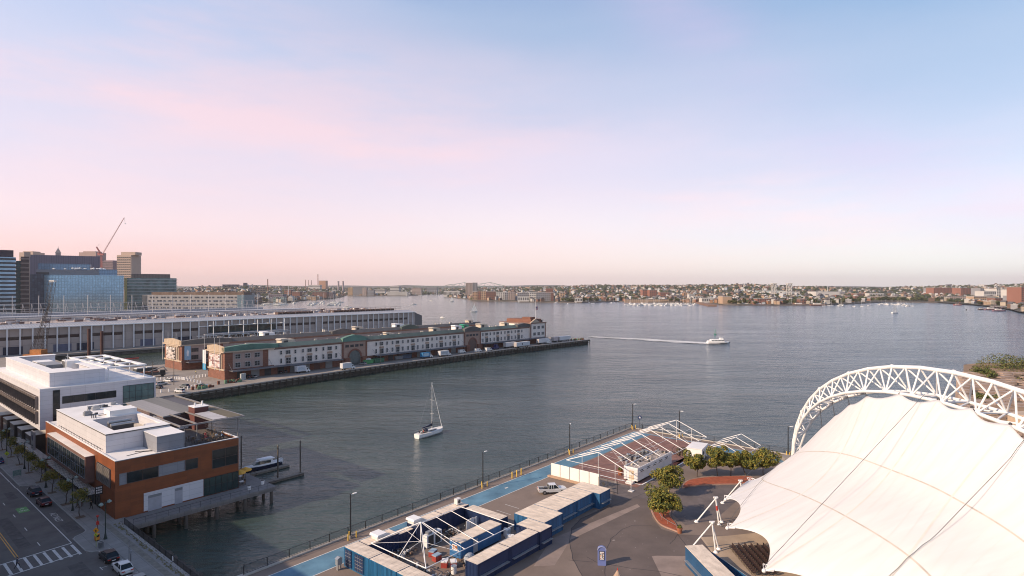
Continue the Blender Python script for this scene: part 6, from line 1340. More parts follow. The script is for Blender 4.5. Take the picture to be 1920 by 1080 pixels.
TT = T('tent_pavilion', 'huge white tensile concert tent with scalloped edges filling the lower right', 'tent', 0, 0, 0, 0, world=True)
NS, NT = 120, 60; vs = [surf(6*i/NS, 3*j/NT) for i in range(NS+1) for j in range(NT+1)]
g = MB(); g.raw(vs, [(i*(NT+1)+j, (i+1)*(NT+1)+j, (i+1)*(NT+1)+j+1, i*(NT+1)+j+1) for i in range(NS) for j in range(NT)]); mem = TT.part('membrane', g, tentm, smooth=True)
sm = mem.modifiers.new('thickness', 'SOLIDIFY'); sm.thickness = .03
def nrm(s, t): e = .02; n = (surf(min(s+e, 6), t)-surf(max(s-e, 0), t)).cross(surf(s, min(t+e, 3))-surf(s, max(t-e, 0))); n.normalize(); return n if n.z > 0 else -n
def seam(pts, w, m__, name='seam'):
    g = MB(); P0 = [surf(s, t)+nrm(s, t)*.05 for s, t in pts]
    for i, (a, b) in enumerate(zip(P0, P0[1:])):
        d = (b-a).normalized(); x = d.cross(nrm(*pts[i])).normalized()*w/2; x2 = d.cross(nrm(*pts[i+1])).normalized()*w/2; g.face([a-x, b-x2, b+x2, a+x])
    TT.part(name, g, m__, mem)
for t_ in (1, 2): seam([(.05+5.9*k/160, t_+.0) for k in range(161)], .22, seamm)
for s_ in (1, 2, 3, 4, 5): seam([(s_, .05+2.92*k/60) for k in range(61)], .28, palem)
for s_ in [x/6 for x in range(3, 34) if x % 6]: seam([(s_, .1+2.85*k/60) for k in range(61)], .05, mat('welded_seam', (.68, .65, .62), .8, var=.05), 'weld_line')
# corner plates (white shells with spokes)
for i in (0, 1, 2, 3, 4, 5):
    c = rows[i][3]; d = (rows[i][2]-c); d.z = 0; d.normalize(); x = Vector((-d.y, d.x, 0)); g = MB(); f = MB()
    for k in range(7):
        an = -1.0+k*.333; e = c+(d*math.cos(an)+x*math.sin(an))*1.25+Vector((0, 0, .35)); g.tube(c, e, .045, 5)
        if k < 6: an2 = an+.333; e2 = c+(d*math.cos(an2)+x*math.sin(an2))*1.25+Vector((0, 0, .35)); g.tube(e, e2, .06, 5)
    g.ell(c, .28, 8, 6); TT.part('corner_plate', g, white)
# arch truss
AT = T('arch_truss', 'white tubular arch truss carrying the back edge of the tent', 'arch', 0, 0, 0, 0, world=True)
def arcpt(an, off, x):
    # an: 0 at the far foot .. pi at the near foot; elliptical arch in the plane x
    cy, ry, rz = 89.5, 51.5, 29.0; w = math.sin(an)
    ry2, rz2 = ry-off*(.35+.65*w)*.9, rz-off*(.35+.65*w)
    return Vector((x, cy+ry2*math.cos(an), max(0, rz2*math.sin(an)**.92)))
NA = 22; an_ = [PI*(.0+k/NA) for k in range(NA+1)]
outp = [arcpt(a, 0, 68.0) for a in an_]; inA = [arcpt(a, 4.6, 66.4-.0*a) for a in an_]; inB = [arcpt(a, 4.6, 70.6) for a in an_]
def wsc(a): return .25+.75*math.sin(a)
inA = [Vector((68.0-1.9*wsc(a), p.y, p.z)) for a, p in zip(an_, inA)]; inB = [Vector((68.0+2.4*wsc(a), p.y, p.z)) for a, p in zip(an_, inB)]
for nm, pl, r in (('outer_chord', outp, .30), ('inner_chord', inA, .26), ('inner_chord', inB, .26)):
    g = MB(); g.path(pl, r*1.1, 10); [g.ell(p, r*1.14, 10, 6) for p in pl[1:-1]]; AT.part(nm, g, white)
g = MB(); g2 = MB()
for k in range(NA):
    for A_, B_2, gg in ((outp, inA, g), (outp, inB, g), (inA, inB, g2)):
        mid = (A_[k]+A_[k+1])/2
        gg.tube(B_2[k], mid, .14, 6); gg.tube(mid, B_2[k+1], .14, 6)
        if k: gg.tube(A_[k], B_2[k], .15, 6)
AT.part('web', g, white); AT.part('cross_brace', g2, white)
g = MB()
for y in (141.5, 38): g.box(65.8, y-1.6, 0, 70.6, y+1.6, .9)
AT.part('footing', g, deckc)
for k in range(3, NA-2, 2): AT.part('flange', MB().tube(outp[k]-Vector((.0, .12, 0)), outp[k]+Vector((.0, .12, 0)), .44, 10), white)
g = MB()   # ties from membrane peaks to the inner chord
for s_ in [1, 4/3, 5/3, 2, 2.5, 3, 3.5, 4, 4.5, 5]:
    p = surf(s_, 0); q = min(inA, key=lambda w_: (w_-p).length); g.tube(p, q, .07, 5); g.ell(p, .22, 7, 5)
AT.part('tie', g, dark)
# cables over the membrane
def cable(name_lb, pts, r=.035):
    if len(pts) == 2 and r > .02 and pts[0].x > 60:      # keep the strand just above the cloth
        q = []
        for k in range(25):
            c = pts[0].lerp(pts[1], k/24); n3 = sorted(vs, key=lambda w_: (w_.x-c.x)**2+(w_.y-c.y)**2)[0]; q.append(Vector((c.x, c.y, max(c.z, n3.z+.3 if (n3-c).length < 9 else c.z))))
        pts = q
    t = T('cable', name_lb, 'cable', 0, 0, 0, 0, world=True); g = MB(); g.path(pts, r, 5); t.part('strand', g, mat('cable_steel', (.10, .11, .12), .5, metal=.3))
cable('dark cable over the tent from the arch top to the near corner plate', [Vector((66, 93, 25)), Vector((33.4, 77.4, 4.8))]); cable('dark cable over the tent near the right picture edge', [Vector((66, 74, 23)), Vector((37, 64, 4.8))]); cable('thin dark cable over the tent from the arch foot side to the second corner', [Vector((66, 132, 6.5)), Vector((33.7, 91.2, 4.8))], .025)
# tripod masts outside the tent
redband = mat('red_band', (.42, .05, .04), .6)
def mast(u, v, zt, lb, i, tip):
    p = at(u, v); t = T('tent_mast', lb, 'mast', p.x, p.y, 0, 0, world=True); h = Vector((-.5, .2, zt))
    feet = [(0, 0, 0), (.9, 1.2, 0), (-3.6, 1.3, 0)]
    for f in feet: t.part('leg', MB().tube(f, h, .13, 8, .11), white); t.part('foot_plate', MB().cyl(f[0], f[1], 0, .3, .42, .2, 8), white)
    t.part('head', MB().ell(h, .28, 8, 6).box(h.x-.4, h.y-.14, h.z+.05, h.x+.4, h.y+.14, h.z+.3), white); t.part('marker_band', MB().tube(h*.55, h*.72, .19, 8), redband) if i == 0 else None
    c = rows[i+1 if i < 2 else 0][3]; c = tip; g = MB(); hw = Vector((p.x, p.y, 0))+h; g.tube(h, c-Vector((p.x, p.y, 0)), .05, 5); g.tube(h+Vector((0, .15, .2)), c-Vector((p.x, p.y, -.2)), .04, 5); t.part('stay', g, dark)
mast(1348, 984, 4.6, 'tripod mast with a red band in the middle of the asphalt court', 0, rows[1][3])
mast(1342, 1036, 4.6, 'tripod mast standing over the end of the blue container', 1, rows[2][3])
mast(1394, 948, 4.6, 'tripod mast before the red planting bed, at the left corner of the tent', 2, rows[0][3])
cable('pair of thin cables crossing the large plaza tree to the left tent corner mast', [Vector((44.5, 112.5, 4.8)), Vector((58, 122, 11.5))], .03)
# seats and floor under the tent
g = MB(); g.face([(31.9, 98, .012), (31.9, 60, .012), (60, 60, .012), (60, 104, .012), (36.5, 98.5, .012)]); struct('seating_floor', g, mat('seating_concrete', (.36, .275, .20), .9, var=.18, scale=.3), world=True)
g = MB(); g.strip([(31.9, 98), (31.9, 60)], .4, .03); struct('floor_edge', g, mat('tan_curb', (.42, .32, .23), .85), world=True)
cs0 = None; dm_c = mat('seat_dark', (.04, .022, .02), .6)
for r_ in range(6):
    for k in range(15):
        x, y = 35.3+r_*1.0, 93.6-k*.62
        if r_ > 3 and k > 10: continue
        if cs0 is None:
            cs0 = T('seat', 'dark folding seat in the rows under the tent edge', 'seat', x, y, .02, -PI/2+.0, 'rows of dark seats under the tent', world=True)
            cs0.part('seat_pan', MB().box(-.23, -.22, .42, .23, .22, .47), dm_c); cs0.part('backrest', MB().box(-.23, .19, .47, .23, .24, .92), dm_c)
            for xx in (-.22, .2):
                for yy in (-.2, .18): cs0.part('leg', MB().box(xx, yy, 0, xx+.03, yy+.03, .42), black)
        else: dup(cs0, x, y, .02, -PI/2, world=True)
# ================= granite pier ruin and rocky shore on the right =================
rockm = mat('granite_blocks', (.33, .235, .19), .9, var=.3, scale=.35, bump=.6, bscale=2, col2=(.44, .34, .28)); rockd = mat('granite_dark', (.12, .09, .07), .95, var=.4, scale=.5); scrub = mat('scrub_green', (.10, .11, .025), .9, var=.35, scale=.15, bump=.6, bscale=1.5, col2=(.17, .14, .05)); scrub2 = mat('scrub_leaf', (.09, .115, .02), .8, var=.3, scale=.6)
sandm = mat('brown_ground', (.25, .165, .10), .95, var=.3, scale=.1, bump=.3)
g = MB(); g.prism([(134, 172), (171, 220), (190, 243), (330, 243), (330, 90), (110, 90)], -7, -2.9); struct('rocky_shore', g, sandm, world=True)
rnd = random.Random(13)
t = T('granite_wall', 'ruined stepped granite block pier with dark gaps between its block columns', 'ruin', 0, 0, 0, 0, world=True)
g = MB(); gd = MB(); f_ = MB()
for k in range(15):
    y0 = 216+k*3.2; z0 = -3.4+k*.52; x = y0*.777+rnd.uniform(-1.5, 1.5); f_.box(x+1, y0+.3, -6, 330, y0+3.3, z0-.5)
    while x < 330:
        w = rnd.uniform(2.2, 6.5); gap = min(abs(x+w/2-y0*q) for q in (.806, .833, .872, .93))
        if gap > 1.0 and rnd.random() > .07:
            yy = y0+rnd.uniform(-.5, .5); zt = z0+rnd.uniform(-.18, .22); gg = gd if rnd.random() < .10 else g; gg.raw([(x, yy, -6), (x+w-.12, yy+rnd.uniform(-.2, .2), -6), (x+w-.12, yy+3.1, -6), (x, yy+3.1, -6), (x, yy, zt), (x+w-.12, yy, zt+rnd.uniform(-.1, .1)), (x+w-.12, yy+3.1, zt), (x, yy+3.1, zt)], [(0, 3, 2, 1), (4, 5, 6, 7), (0, 1, 5, 4), (1, 2, 6, 5), (2, 3, 7, 6), (3, 0, 4, 7)])
        x += w
t.part('blocks', g, rockm); t.part('dark_blocks', gd, rockd); t.part('core', f_, rockd)
g = MB(); g.prism([(205, 264), (226, 291), (240, 298), (330, 298), (330, 264)], -6, 3.6); t.part('fill', g, sandm)
def hump(name, cx, cy, z, rx, ry, rz, n, ls, seed):
    r_ = random.Random(seed); bl = [(r_.uniform(-.6, .6)*rx, r_.uniform(-.6, .6)*ry, 0, rx*r_.uniform(.35, .5), ry*r_.uniform(.35, .5), rz*r_.uniform(.7, 1.1)) for _ in range(9)]
    g = leaves(r_, bl, n, ls); g.v = [(x, y, max(zz, -.2)) for x, y, zz in g.v]; return g
for i, (cx, cy, z, rx, ry, rz, n, lb) in enumerate([(254, 277, 3.6, 30, 12, 6.4, 9000, 'broad green scrub covering the top of the granite ruin'), (213, 262, 2.6, 6, 6, 4.2, 2600, 'tall bush on the left shoulder of the granite ruin'), (213, 226, -2.0, 13, 8, 4.5, 4200, 'yellowish scrub at the foot of the granite ruin, right side'), (225, 250, 1.2, 9, 6, 3.4, 2400, 'low olive scrub on the right part of the ruin'), (189, 232, -1.8, 5, 4, 2.2, 1200, 'low weeds among the blocks at the left foot of the ruin')]):
    solo('scrub_bush', lb, 'bush', hump('b', cx, cy, z, rx, ry, rz, int(n*1.7), .36, i+3), [scrub, scrub2, leafB], cx, cy, z, 0, world=True)
g = MB()
for k in range(160):
    y = rnd.uniform(165, 216); x = y*rnd.uniform(.79, 1.0)
    s = rnd.uniform(.4, 1.6); g.box(x, y, -3.1, x+s*1.6, y+s, -3.1+s*.8)
struct('rubble', g, rockm, world=True, kind='stuff')
t = T('pump_house', 'small tan block house with dark openings at the right edge beyond the arch', 'building', 162, 184, -2.9, .2, world=True); t.part('wall', MB().box(0, 0, 0, 9, 5, 4.2), mat('tan_block', (.42, .31, .22), .85)); t.part('roof', MB().box(-.3, -.3, 4.2, 9.3, 5.3, 4.6), stone)
for x in (1, 3.6, 6.4): t.part('opening', MB().box(x, -.03, 1.0, x+1.4, 0, 3.2), dark)

# ================= people =================
def person_mesh(name, pose, shirt, pants, hair=(.04, .025, .02)):
    J = {'stand': dict(hip=(0, 0, .92), kneeL=(.10, -.03, .50), footL=(.11, .02, .06), kneeR=(-.10, -.05, .50), footR=(-.11, .0, .06), elL=(.26, .02, 1.14), haL=(.25, -.12, .90), elR=(-.26, .02, 1.14), haR=(-.25, -.10, .90), ch=(0, 0, 1.38), hd=(0, -.03, 1.64)),
         'walk': dict(hip=(0, 0, .90), kneeL=(.09, -.24, .52), footL=(.10, -.38, .08), kneeR=(-.09, .04, .48), footR=(-.10, .36, .10), elL=(.25, .12, 1.12), haL=(.24, .16, .88), elR=(-.25, -.10, 1.14), haR=(-.22, -.30, .98), ch=(0, -.04, 1.36), hd=(0, -.10, 1.62)),
         'sit': dict(hip=(0, .05, .50), kneeL=(.13, -.38, .50), footL=(.14, -.36, .06), kneeR=(-.13, -.38, .50), footR=(-.14, -.34, .06), elL=(.26, -.08, .78), haL=(.16, -.32, .76), elR=(-.26, -.08, .78), haR=(-.16, -.32, .76), ch=(0, .06, .98), hd=(0, .0, 1.24))}[pose]
    v = Vector; hip, ch, hd = v(J['hip']), v(J['ch']), v(J['hd']); neck = ch+v((0, -.01, .12))
    P = [hip, hip.lerp(ch, .5), ch, neck, hd]; E = [(0, 1), (1, 2), (2, 3), (3, 4)]; R = [.15, .135, .16, .06, .095]
    def chain(root, pts, rs):
        last = root
        for p, r in zip(pts, rs): P.append(v(p)); R.append(r); E.append((last, len(P)-1)); last = len(P)-1
    for s_, k, f, e, h in ((1, 'kneeL', 'footL', 'elL', 'haL'), (-1, 'kneeR', 'footR', 'elR', 'haR')):
        chain(0, [hip+v((.10*s_, 0, -.06)), J[k], J[f], v(J[f])+v((0, -.15, -.02))], [.10, .065, .045, .04])
        chain(2, [ch+v((.18*s_, 0, .02)), J[e], J[h], v(J[h])+v((0, -.05, -.06))], [.065, .045, .035, .03])
    me = bpy.data.meshes.new(name); me.from_pydata(P, E, []); o = bpy.data.objects.new(name, me); COL.objects.link(o)
    sk = o.modifiers.new('skin', 'SKIN'); me.skin_vertices[0].data[0].use_root = True
    for i, r in enumerate(R): me.skin_vertices[0].data[i].radius = (r, r*(.8 if i in (0, 1, 2) else 1))
    o.modifiers.new('sub', 'SUBSURF').levels = 1; o.modifiers['sub'].render_levels = 1
    dg = bpy.context.evaluated_depsgraph_get(); dg.update(); m2 = bpy.data.meshes.new_from_object(o.evaluated_get(dg)); bpy.data.objects.remove(o)
    m2.materials.clear(); [m2.materials.append(x) for x in (skinm, shirt, pants)]
    zb, zn = hip.z+.02, neck.z+.0
    for p in m2.polygons:
        c = p.center
        if c.z > zn: mi = 0
        elif pose == 'sit': mi = 1 if (c.z > .60 and c.y > -.22) else (2 if c.z > .12 else 0)
        else: mi = 1 if (c.z > zb and abs(c.x) < .29 and c.z > 1.0-.0) or (c.z > zb and abs(c.x) < .17) else (2 if c.z < zb and abs(c.x) < .19 else 0)
        p.material_index = mi; p.use_smooth = True
    hm = MB(); hm.ell((hd.x, hd.y+.02, hd.z+.045), (.1, .11, .09), 10, 6)
    return m2, hm.mesh('hair', mat('hair_%02d' % int(hair[0]*100), hair, .7)), hd
cloth = lambda n, c: mat('cloth_'+n, c, .8, var=.1)
def person(label, a, b, z, rot, pose, shirt, pants, world=False, hair=(.04, .025, .02), group=None):
    m2, hm, hd = person_mesh('body', pose, shirt, pants, hair); t = T('person', label, 'person', a, b, z, rot, group, world); t.part('body', m2, None); t.part('hair', hm, None)
    f = MB(); f.ell((hd.x, hd.y-.1, hd.z-.0), (.018, .025, .025), 6, 4); t.part('face', f, skinm); return t
a, b = sat(32, 1066)
person('person in dark clothes striding over the crosswalk', a, b, .01, .9, 'walk', cloth('navy', (.03, .04, .07)), cloth('dark', (.03, .03, .04)))
person('person in a green top by the tree nearest the crossing', 31.9, 134.2, .12, .4, 'walk', cloth('green', (.06, .22, .16)), cloth('dark', (.03, .03, .04)))
person('person in a pale top beside the one in green', 32.7, 134.5, .12, 2.6, 'stand', cloth('cream', (.45, .42, .36)), cloth('brown', (.12, .06, .04)))
person('person all in black near the glass entrance', 33.4, 131.6, .12, .2, 'walk', cloth('black', (.015, .02, .02)), cloth('black', (.015, .02, .02)))
person('person in black standing by the shop canopy up the street', 33.2, 152, .12, 1.8, 'stand', cloth('black', (.015, .02, .02)), cloth('dark', (.03, .03, .04)))
person('person in red seated at the terrace table nearest the parapet', 52.2, 126.8, 10.06, 0, 'sit', cloth('red', (.35, .05, .05)), cloth('dark', (.03, .03, .04)))
person('person in white seated at the terrace table by the railing', 54.4, 127.0, 10.06, 0, 'sit', cloth('white', (.6, .58, .56)), cloth('navy', (.03, .04, .07)))
person('person in pale blue leaning at the terrace table by the railing', 55.2, 126.2, 10.06, 1.6, 'sit', cloth('blue', (.25, .35, .5)), cloth('dark', (.03, .03, .04)))
person('person in red standing behind the terrace tables', 52.6, 128.0, 10.06, .5, 'stand', cloth('red', (.35, .05, .05)), cloth('tan', (.3, .22, .15)))
person('person in yellow safety clothes walking before the rear fish pier building', *sat(367, 701), 0, 1, 'walk', cloth('yellow', (.7, .6, .1)), cloth('dark', (.03, .03, .04)))
# ================= vehicles =================
def car(label, a, b, rot, paint, kind='sedan', world=False, group=None, z=.0, cat='car', name='car'):
    t = T(name, label, cat, a, b, z, rot, group, world)
    prof = {'sedan': dict(L=4.7, W=1.82, st=[(-2.35, .45, .78, .80), (-2.25, .30, .88, .88), (-1.5, .25, .95, .95), (-.6, .22, .96, .97), (.9, .22, .95, .97), (1.6, .25, .90, .95), (2.2, .30, .76, .88), (2.35, .42, .62, .78)], cab=[(-1.95, .93), (-1.25, 1.38), (.1, 1.44), (1.15, .94)]),
            'suv': dict(L=4.6, W=1.88, st=[(-2.3, .5, .95, .85), (-2.2, .34, 1.06, .92), (-1.5, .3, 1.08, .97), (-.6, .28, 1.06, .98), (.9, .28, 1.04, .98), (1.6, .3, 1.0, .95), (2.15, .36, .88, .88), (2.3, .5, .72, .8)], cab=[(-2.1, 1.04), (-1.7, 1.56), (.2, 1.64), (1.15, 1.02)])}[kind]
    g = MB(); rg = []; hw = prof['W']/2
    for (x, zb, zt, ww) in prof['st']:
        w = hw*ww; rg.append([(x, -w*.93, zb), (x, -w, zb+.16), (x, -w, zt-.22), (x, -w*.93, zt-.04), (x, -w*.6, zt+.02), (x, w*.6, zt+.02), (x, w*.93, zt-.04), (x, w, zt-.22), (x, w, zt*.0+zb+.16), (x, w*.93, zb)])
    g.loft(rg); 
    (x0, z0), (x1, z1), (x2, z2), (x3, z3) = prof['cab']
    g.box(x1+.06, -hw*.70, z1-.03, x2-.04, hw*.70, z1+.05+(z2-z1)*.6)
    for (xa, za, xb, zb) in ((x0, z0, x1, z1), (x2, z2, x3, z3), ((x1+x2)/2-.1, z2, (x1+x2)/2-.1, z0)):
        for s_ in (-1, 1): g.tube((xa, s_*hw*(.86 if za < 1.2 else .72), za), (xb, s_*hw*(.86 if zb < 1.2 else .72), zb), .045, 4)
    body = t.part('body', g, paint, smooth=False)
    g = MB(); g.loft([[(x0, -hw*.86, z0), (x0, hw*.86, z0), (x1, hw*.72, z1), (x1, -hw*.72, z1)], [(x3, -hw*.86, z3), (x3, hw*.86, z3), (x2, hw*.72, z2), (x2, -hw*.72, z2)]], cap=True); t.part('windows', g, glassd)
    for x in (-prof['L']*.30, prof['L']*.30):
        for s_ in (-1, 1):
            w = t.part('wheel', MB().tube((x, s_*(hw-.2), .33), (x, s_*(hw+.01), .33), .33, 14), rubber); t.part('rim', MB().tube((x, s_*(hw+.01), .33), (x, s_*(hw+.025), .33), .2, 10), chrome, w)
    e = prof['L']/2
    for s_ in (-1, 1):
        t.part('headlight', MB().box(e-.16, s_*.55-.18, .62 if kind == 'sedan' else .75, e-.02, s_*.55+.18, .74 if kind == 'sedan' else .9), lampglass)
        t.part('tail_light', MB().box(-e-.01, s_*.58-.2, .68 if kind == 'sedan' else .85, -e+.14, s_*.58+.2, .82 if kind == 'sedan' else 1.05), redp)
    t.part('number_plate', MB().box(-e-.02, -.25, .5, -e+.1, .25, .62), white)
    return t
pb = mat('car_black', (.012, .013, .016), .35, coat=.15, var=.1); pw = mat('car_white', (.62, .62, .62), .25, coat=.5, var=.04); pr = mat('car_maroon', (.09, .015, .02), .35, coat=.2, var=.1); pn = mat('car_navy', (.02, .025, .05), .35, coat=.2, var=.1); pg = mat('car_grey', (.14, .15, .16), .3, coat=.4, var=.1); pbl = mat('car_blue', (.02, .04, .16), .25, coat=.5, var=.1); psv = mat('car_silver', (.4, .41, .42), .3, metal=.4, var=.05)
R90 = PI/2
car('dark navy hatchback parked in the kerb bay by the street trees', 28.5, 150.4, R90+.0, pn, 'suv'); car('dark red sedan parked in the kerb bay', 28.4, 142.2, R90, pr); car('dark blue car at the left picture edge', 28.0, 184.0, R90, pbl)
cb = car('black sedan parked at the kerb before the white one', 29.1, 105.6, R90, pb); car('white sedan with a sunroof parked at the kerb by the bottom edge', 29.2, 99.7, R90, pw); car('dark grey car cut off by the bottom edge behind the white sedan', 29.3, 93.6, R90, pg)
# parking on the fish pier
for i, (u, v, lb, p_, k) in enumerate([(337, 736, 'white car by the bollards at the pier parking', pw, 'suv'), (346, 727, 'black and white car beside the pier parking', pg, 'suv'), (378, 725, 'white sedan nearest the fender wall on the pier', pw, 'sedan'), (303, 722, 'white pickup shaped car behind the first row of bollards', psv, 'suv'), (316, 716, 'pale car left of the slim lamp post on the pier', pw, 'suv'),
    (296, 728, 'dark car half hidden by the white office building', pb, 'sedan'), (521, 700, 'dark car parked left of three by the loading awning', pb, 'suv'), (531, 699, 'dark grey car in the middle of three by the loading awning', pg, 'suv'), (540, 697, 'blue car right of three by the loading awning', pbl, 'suv'),
    (463, 709, 'black car beside the grey gas cabinets at the cream building corner', pb, 'suv'), (474, 708, 'silver car nose out by the cream building corner', psv, 'sedan'), (262, 696, 'pale grey car beside the big dark lorries on the pier', psv, 'sedan'), (680, 684, 'silver car beside the green skips', psv, 'suv')]):
    a, b = sat(u, v); car(lb, a, b, (.1 if i in (2, 3) else R90+.3) if i < 6 else R90+.2, p_, k)
def truck(label, a, b, rot, boxm, L_=6.5, stripe=None, cabm=white, H_=2.6, name='box_truck', group=None, printm=None):
    t = T(name, label, 'truck', a, b, 0, rot, group); t.part('cargo_box', MB().box(-L_/2, -1.2, .95, L_/2-1.6, 1.2, .95+H_), boxm)
    x = L_/2-1.5; g = MB(); g.prof([(x, .5), (x+2.2, .5), (x+2.2, 1.25), (x+1.5, 1.45), (x+1.0, 2.4), (x, 2.45)], -1.05, 1.05); t.part('cab', g, cabm)
    g = MB(); g.prof([(x+1.52, 1.48), (x+1.06, 2.3), (x+1.02, 2.3), (x+1.46, 1.46)], -.95, .95); g.box(x+.3, -1.07, 1.5, x+1.05, 1.07, 2.2); t.part('windows', g, glassd)
    t.part('chassis', MB().box(-L_/2+.1, -.7, .55, L_/2+.4, .7, .95), black)
    for xx in (-L_/2+1.4, x+1.2):
        for s_ in (-1, 1): t.part('wheel', MB().tube((xx, s_*.8, .45), (xx, s_*1.12, .45), .45, 12), rubber)
    if printm: t.part('side_print', MB().box(-L_/2+.6, -1.22, 1.5, L_/2-2.4, -1.2, 3.1), printm)
    return t
bxw = mat('box_white', (.58, .58, .60), .4, var=.05); bxb = mat('box_blue', (.05, .22, .42), .4, var=.1)
for (u, v, lb, m__, L_, pm_) in ((566, 699, 'white box truck beside the three parked cars', bxw, 6.5, P_('faint_print', (.45, .5, .55))), (651, 693, 'white box truck standing alone near the first archway', bxw, 7.0, None), (799, 671.5, 'bright blue and white box truck with a pale print', bxb, 7.5, P_('pale_print', (.35, .5, .6))), (833, 668, 'white box truck with a grey print, right of the blue one', bxw, 8.5, P_('grey_print', (.38, .42, .46)))):
    a, b = sat(u, v); truck(lb, a, b, 0, m__, L_, printm=pm_)
def van(label, u, v, rot=0, p_=pw):
    a, b = sat(u, v); t = T('van', label, 'van', a, b, 0, rot); g = MB(); g.prof([(-2.7, .4), (2.6, .4), (2.7, 1.0), (1.9, 1.35), (1.2, 2.3), (-2.7, 2.4)], -1, 1); t.part('body', g, p_); g = MB(); g.prof([(1.95, 1.38), (1.28, 2.22), (1.22, 2.22), (1.85, 1.38)], -.9, .9); g.box(.4, -1.02, 1.4, 1.2, 1.02, 2.0); t.part('windows', g, glassd)
    for xx in (-1.7, 1.7):
        for s_ in (-1, 1): t.part('wheel', MB().tube((xx, s_*.75, .35), (xx, s_*1.0, .35), .35, 12), rubber)
for (u, v, lb) in ((866, 662, 'white van parked close to the wall left of the second archway'), (896, 660, 'small white van before the second archway'), (916, 658, 'white van right of the second archway'), (1028, 644, 'white van between the two long trailers at the pier end')): van(lb, u, v, .0)
def trailer(label, u, v, L_, rot=0, m__=bxw):
    a, b = sat(u, v); t = T('semi_trailer', label, 'trailer', a, b, 0, rot); t.part('cargo_box', MB().box(0, -1.25, 1.1, L_, 1.25, 4.0), m__); t.part('chassis', MB().box(.5, -.6, .7, L_-.5, .6, 1.1), black); t.part('end_door', MB().box(-.03, -1.15, 1.15, 0, 1.15, 3.9), mat('door_blush', (.42, .38, .37), .6)); t.part('stripe', MB().box(.2, -1.27, 1.15, L_-.2, -1.25, 1.3), greymetal)
    for x in (1.5, 2.7, L_-2.5): 
        for s_ in (-1, 1): t.part('wheel', MB().tube((x, s_*.8, .5), (x, s_*1.15, .5), .5, 12), rubber)
    return t
trailer('white semi trailer partly hidden behind the one with a round emblem', 946, 653.5, 11); t = trailer('white semi trailer with a small dark round emblem', 966, 653, 15); t.part('emblem', MB().tube((6.5, -1.29, 2.6), (6.5, -1.27, 2.6), .6, 12), navy)
trailer('white semi trailer behind the white van at the pier end', 1008, 646, 13); trailer('white semi trailer nearest the outer tip of the fish pier', 1047, 641, 15); trailer('short pinkish trailer left of the outermost one', 1036, 642, 6, 0, mat('blush_white', (.5, .42, .42), .5))
t = T('tractor_unit', 'dark blue lorry cab right of the vans near the second archway', 'truck', *sat(929, 655), 0, 0); t.part('cab', MB().prof([(-3, .6), (2.6, .6), (2.6, 1.8), (1.4, 2.0), (1.1, 3.3), (-.6, 3.4), (-.6, 1.4), (-3, 1.3)], -1.2, 1.2), mat('truck_navy', (.03, .03, .11), .4)); [t.part('wheel', MB().tube((x, s_*.8, .5), (x, s_*1.22, .5), .5, 12), rubber) for x in (-2.2, 1.6) for s_ in (-1, 1)]
for i, (u, v, lb) in enumerate(((272, 703, 'large dark lorry with a pale cluttered top at the root of the fish pier'), (285, 707, 'dark flatbed with a jib arm beside the large dark lorry'))):
    t = T('lorry', lb, 'truck', *sat(u, v), 0, .25-.5*i); t.part('body', MB().box(-5, -1.4, 1.0, 3.2, 1.4, 3.4-1.2*i), mat('lorry_dark', (.06, .065, .065), .6, var=.3)); t.part('cab', MB().box(3.3, -1.2, .7, 5.4, 1.2, 3.1), black); t.part('load', MB().box(-4.6, -1.2, 3.4-1.2*i, -.4, 1.2, 3.9-1.2*i).box(.2, -1.1, 3.4-1.2*i, 2.8, 1.1, 3.8-1.2*i), offwhite if not i else rustm); [t.part('wheel', MB().tube((x, s_*.9, .55), (x, s_*1.4, .55), .55, 12), rubber) for x in (-3.6, -2.2, 4.2) for s_ in (-1, 1)]
    if i: t.part('jib', MB().tube((-3, 0, 2), (4.6, 0, 4.6), .25, 6).tube((4.6, 0, 4.6), (6.2, 0, 2.4), .2, 6), greymetal)
# skips, cabinets, bollards on the fish pier
for i, (u, v, lb, m__, s) in enumerate([(690, 682, 'light green waste container right of the first archway', mat('skip_green', (.07, .26, .10), .6, var=.2), 1.5), (709, 680, 'dark green tank rack beside the light green waste container', mat('rack_green', (.04, .12, .07), .6, var=.2), 1.7), (732, 675, 'rusty brown scrap heap container beside the green racks', rustm, 1.4), (746, 674, 'grey scrap container beside the rusty heap', greymetal, 1.4), (761, 672, 'slate blue container against the wall before the blue truck', mat('slate_blue', (.10, .13, .19), .6, var=.2), 1.7)]):
    t = T('waste_container', lb, 'waste container', *sat(u, v), 0, 0); g = MB(); g.prof([(-2.6*s*.7, .2), (2.6*s*.7, .2), (3*s*.7, 1.9*s*.8), (-3*s*.7, 1.9*s*.8)], -1.2, 1.2); t.part('body', g, m__); g = MB(); r_ = random.Random(i)
    for k in range(14): x, y = r_.uniform(-2, 1.6)*s*.7, r_.uniform(-1, .6); g.box(x, y, 1.7*s*.8, x+.8, y+.5, 1.9*s*.8+r_.uniform(.2, .8))
    t.part('load', g, r_.choice((dark, offwhite, timber)))
for i, (u, v, lb) in enumerate(((454, 713, 'tall grey gas cabinet at the cream building corner'), (457, 712, 'second grey cabinet beside the dark car at the cream building corner'))): t = T('cabinet', lb, 'cabinet', *sat(u, v)); t.part('casing', MB().box(-.7, -.6, .1, .7, .6, 3.0), mat('cabinet_grey', (.36, .38, .38), .6)); t.part('base', MB().box(-.8, -.7, 0, .8, .7, .1), deckc)
bo0 = None
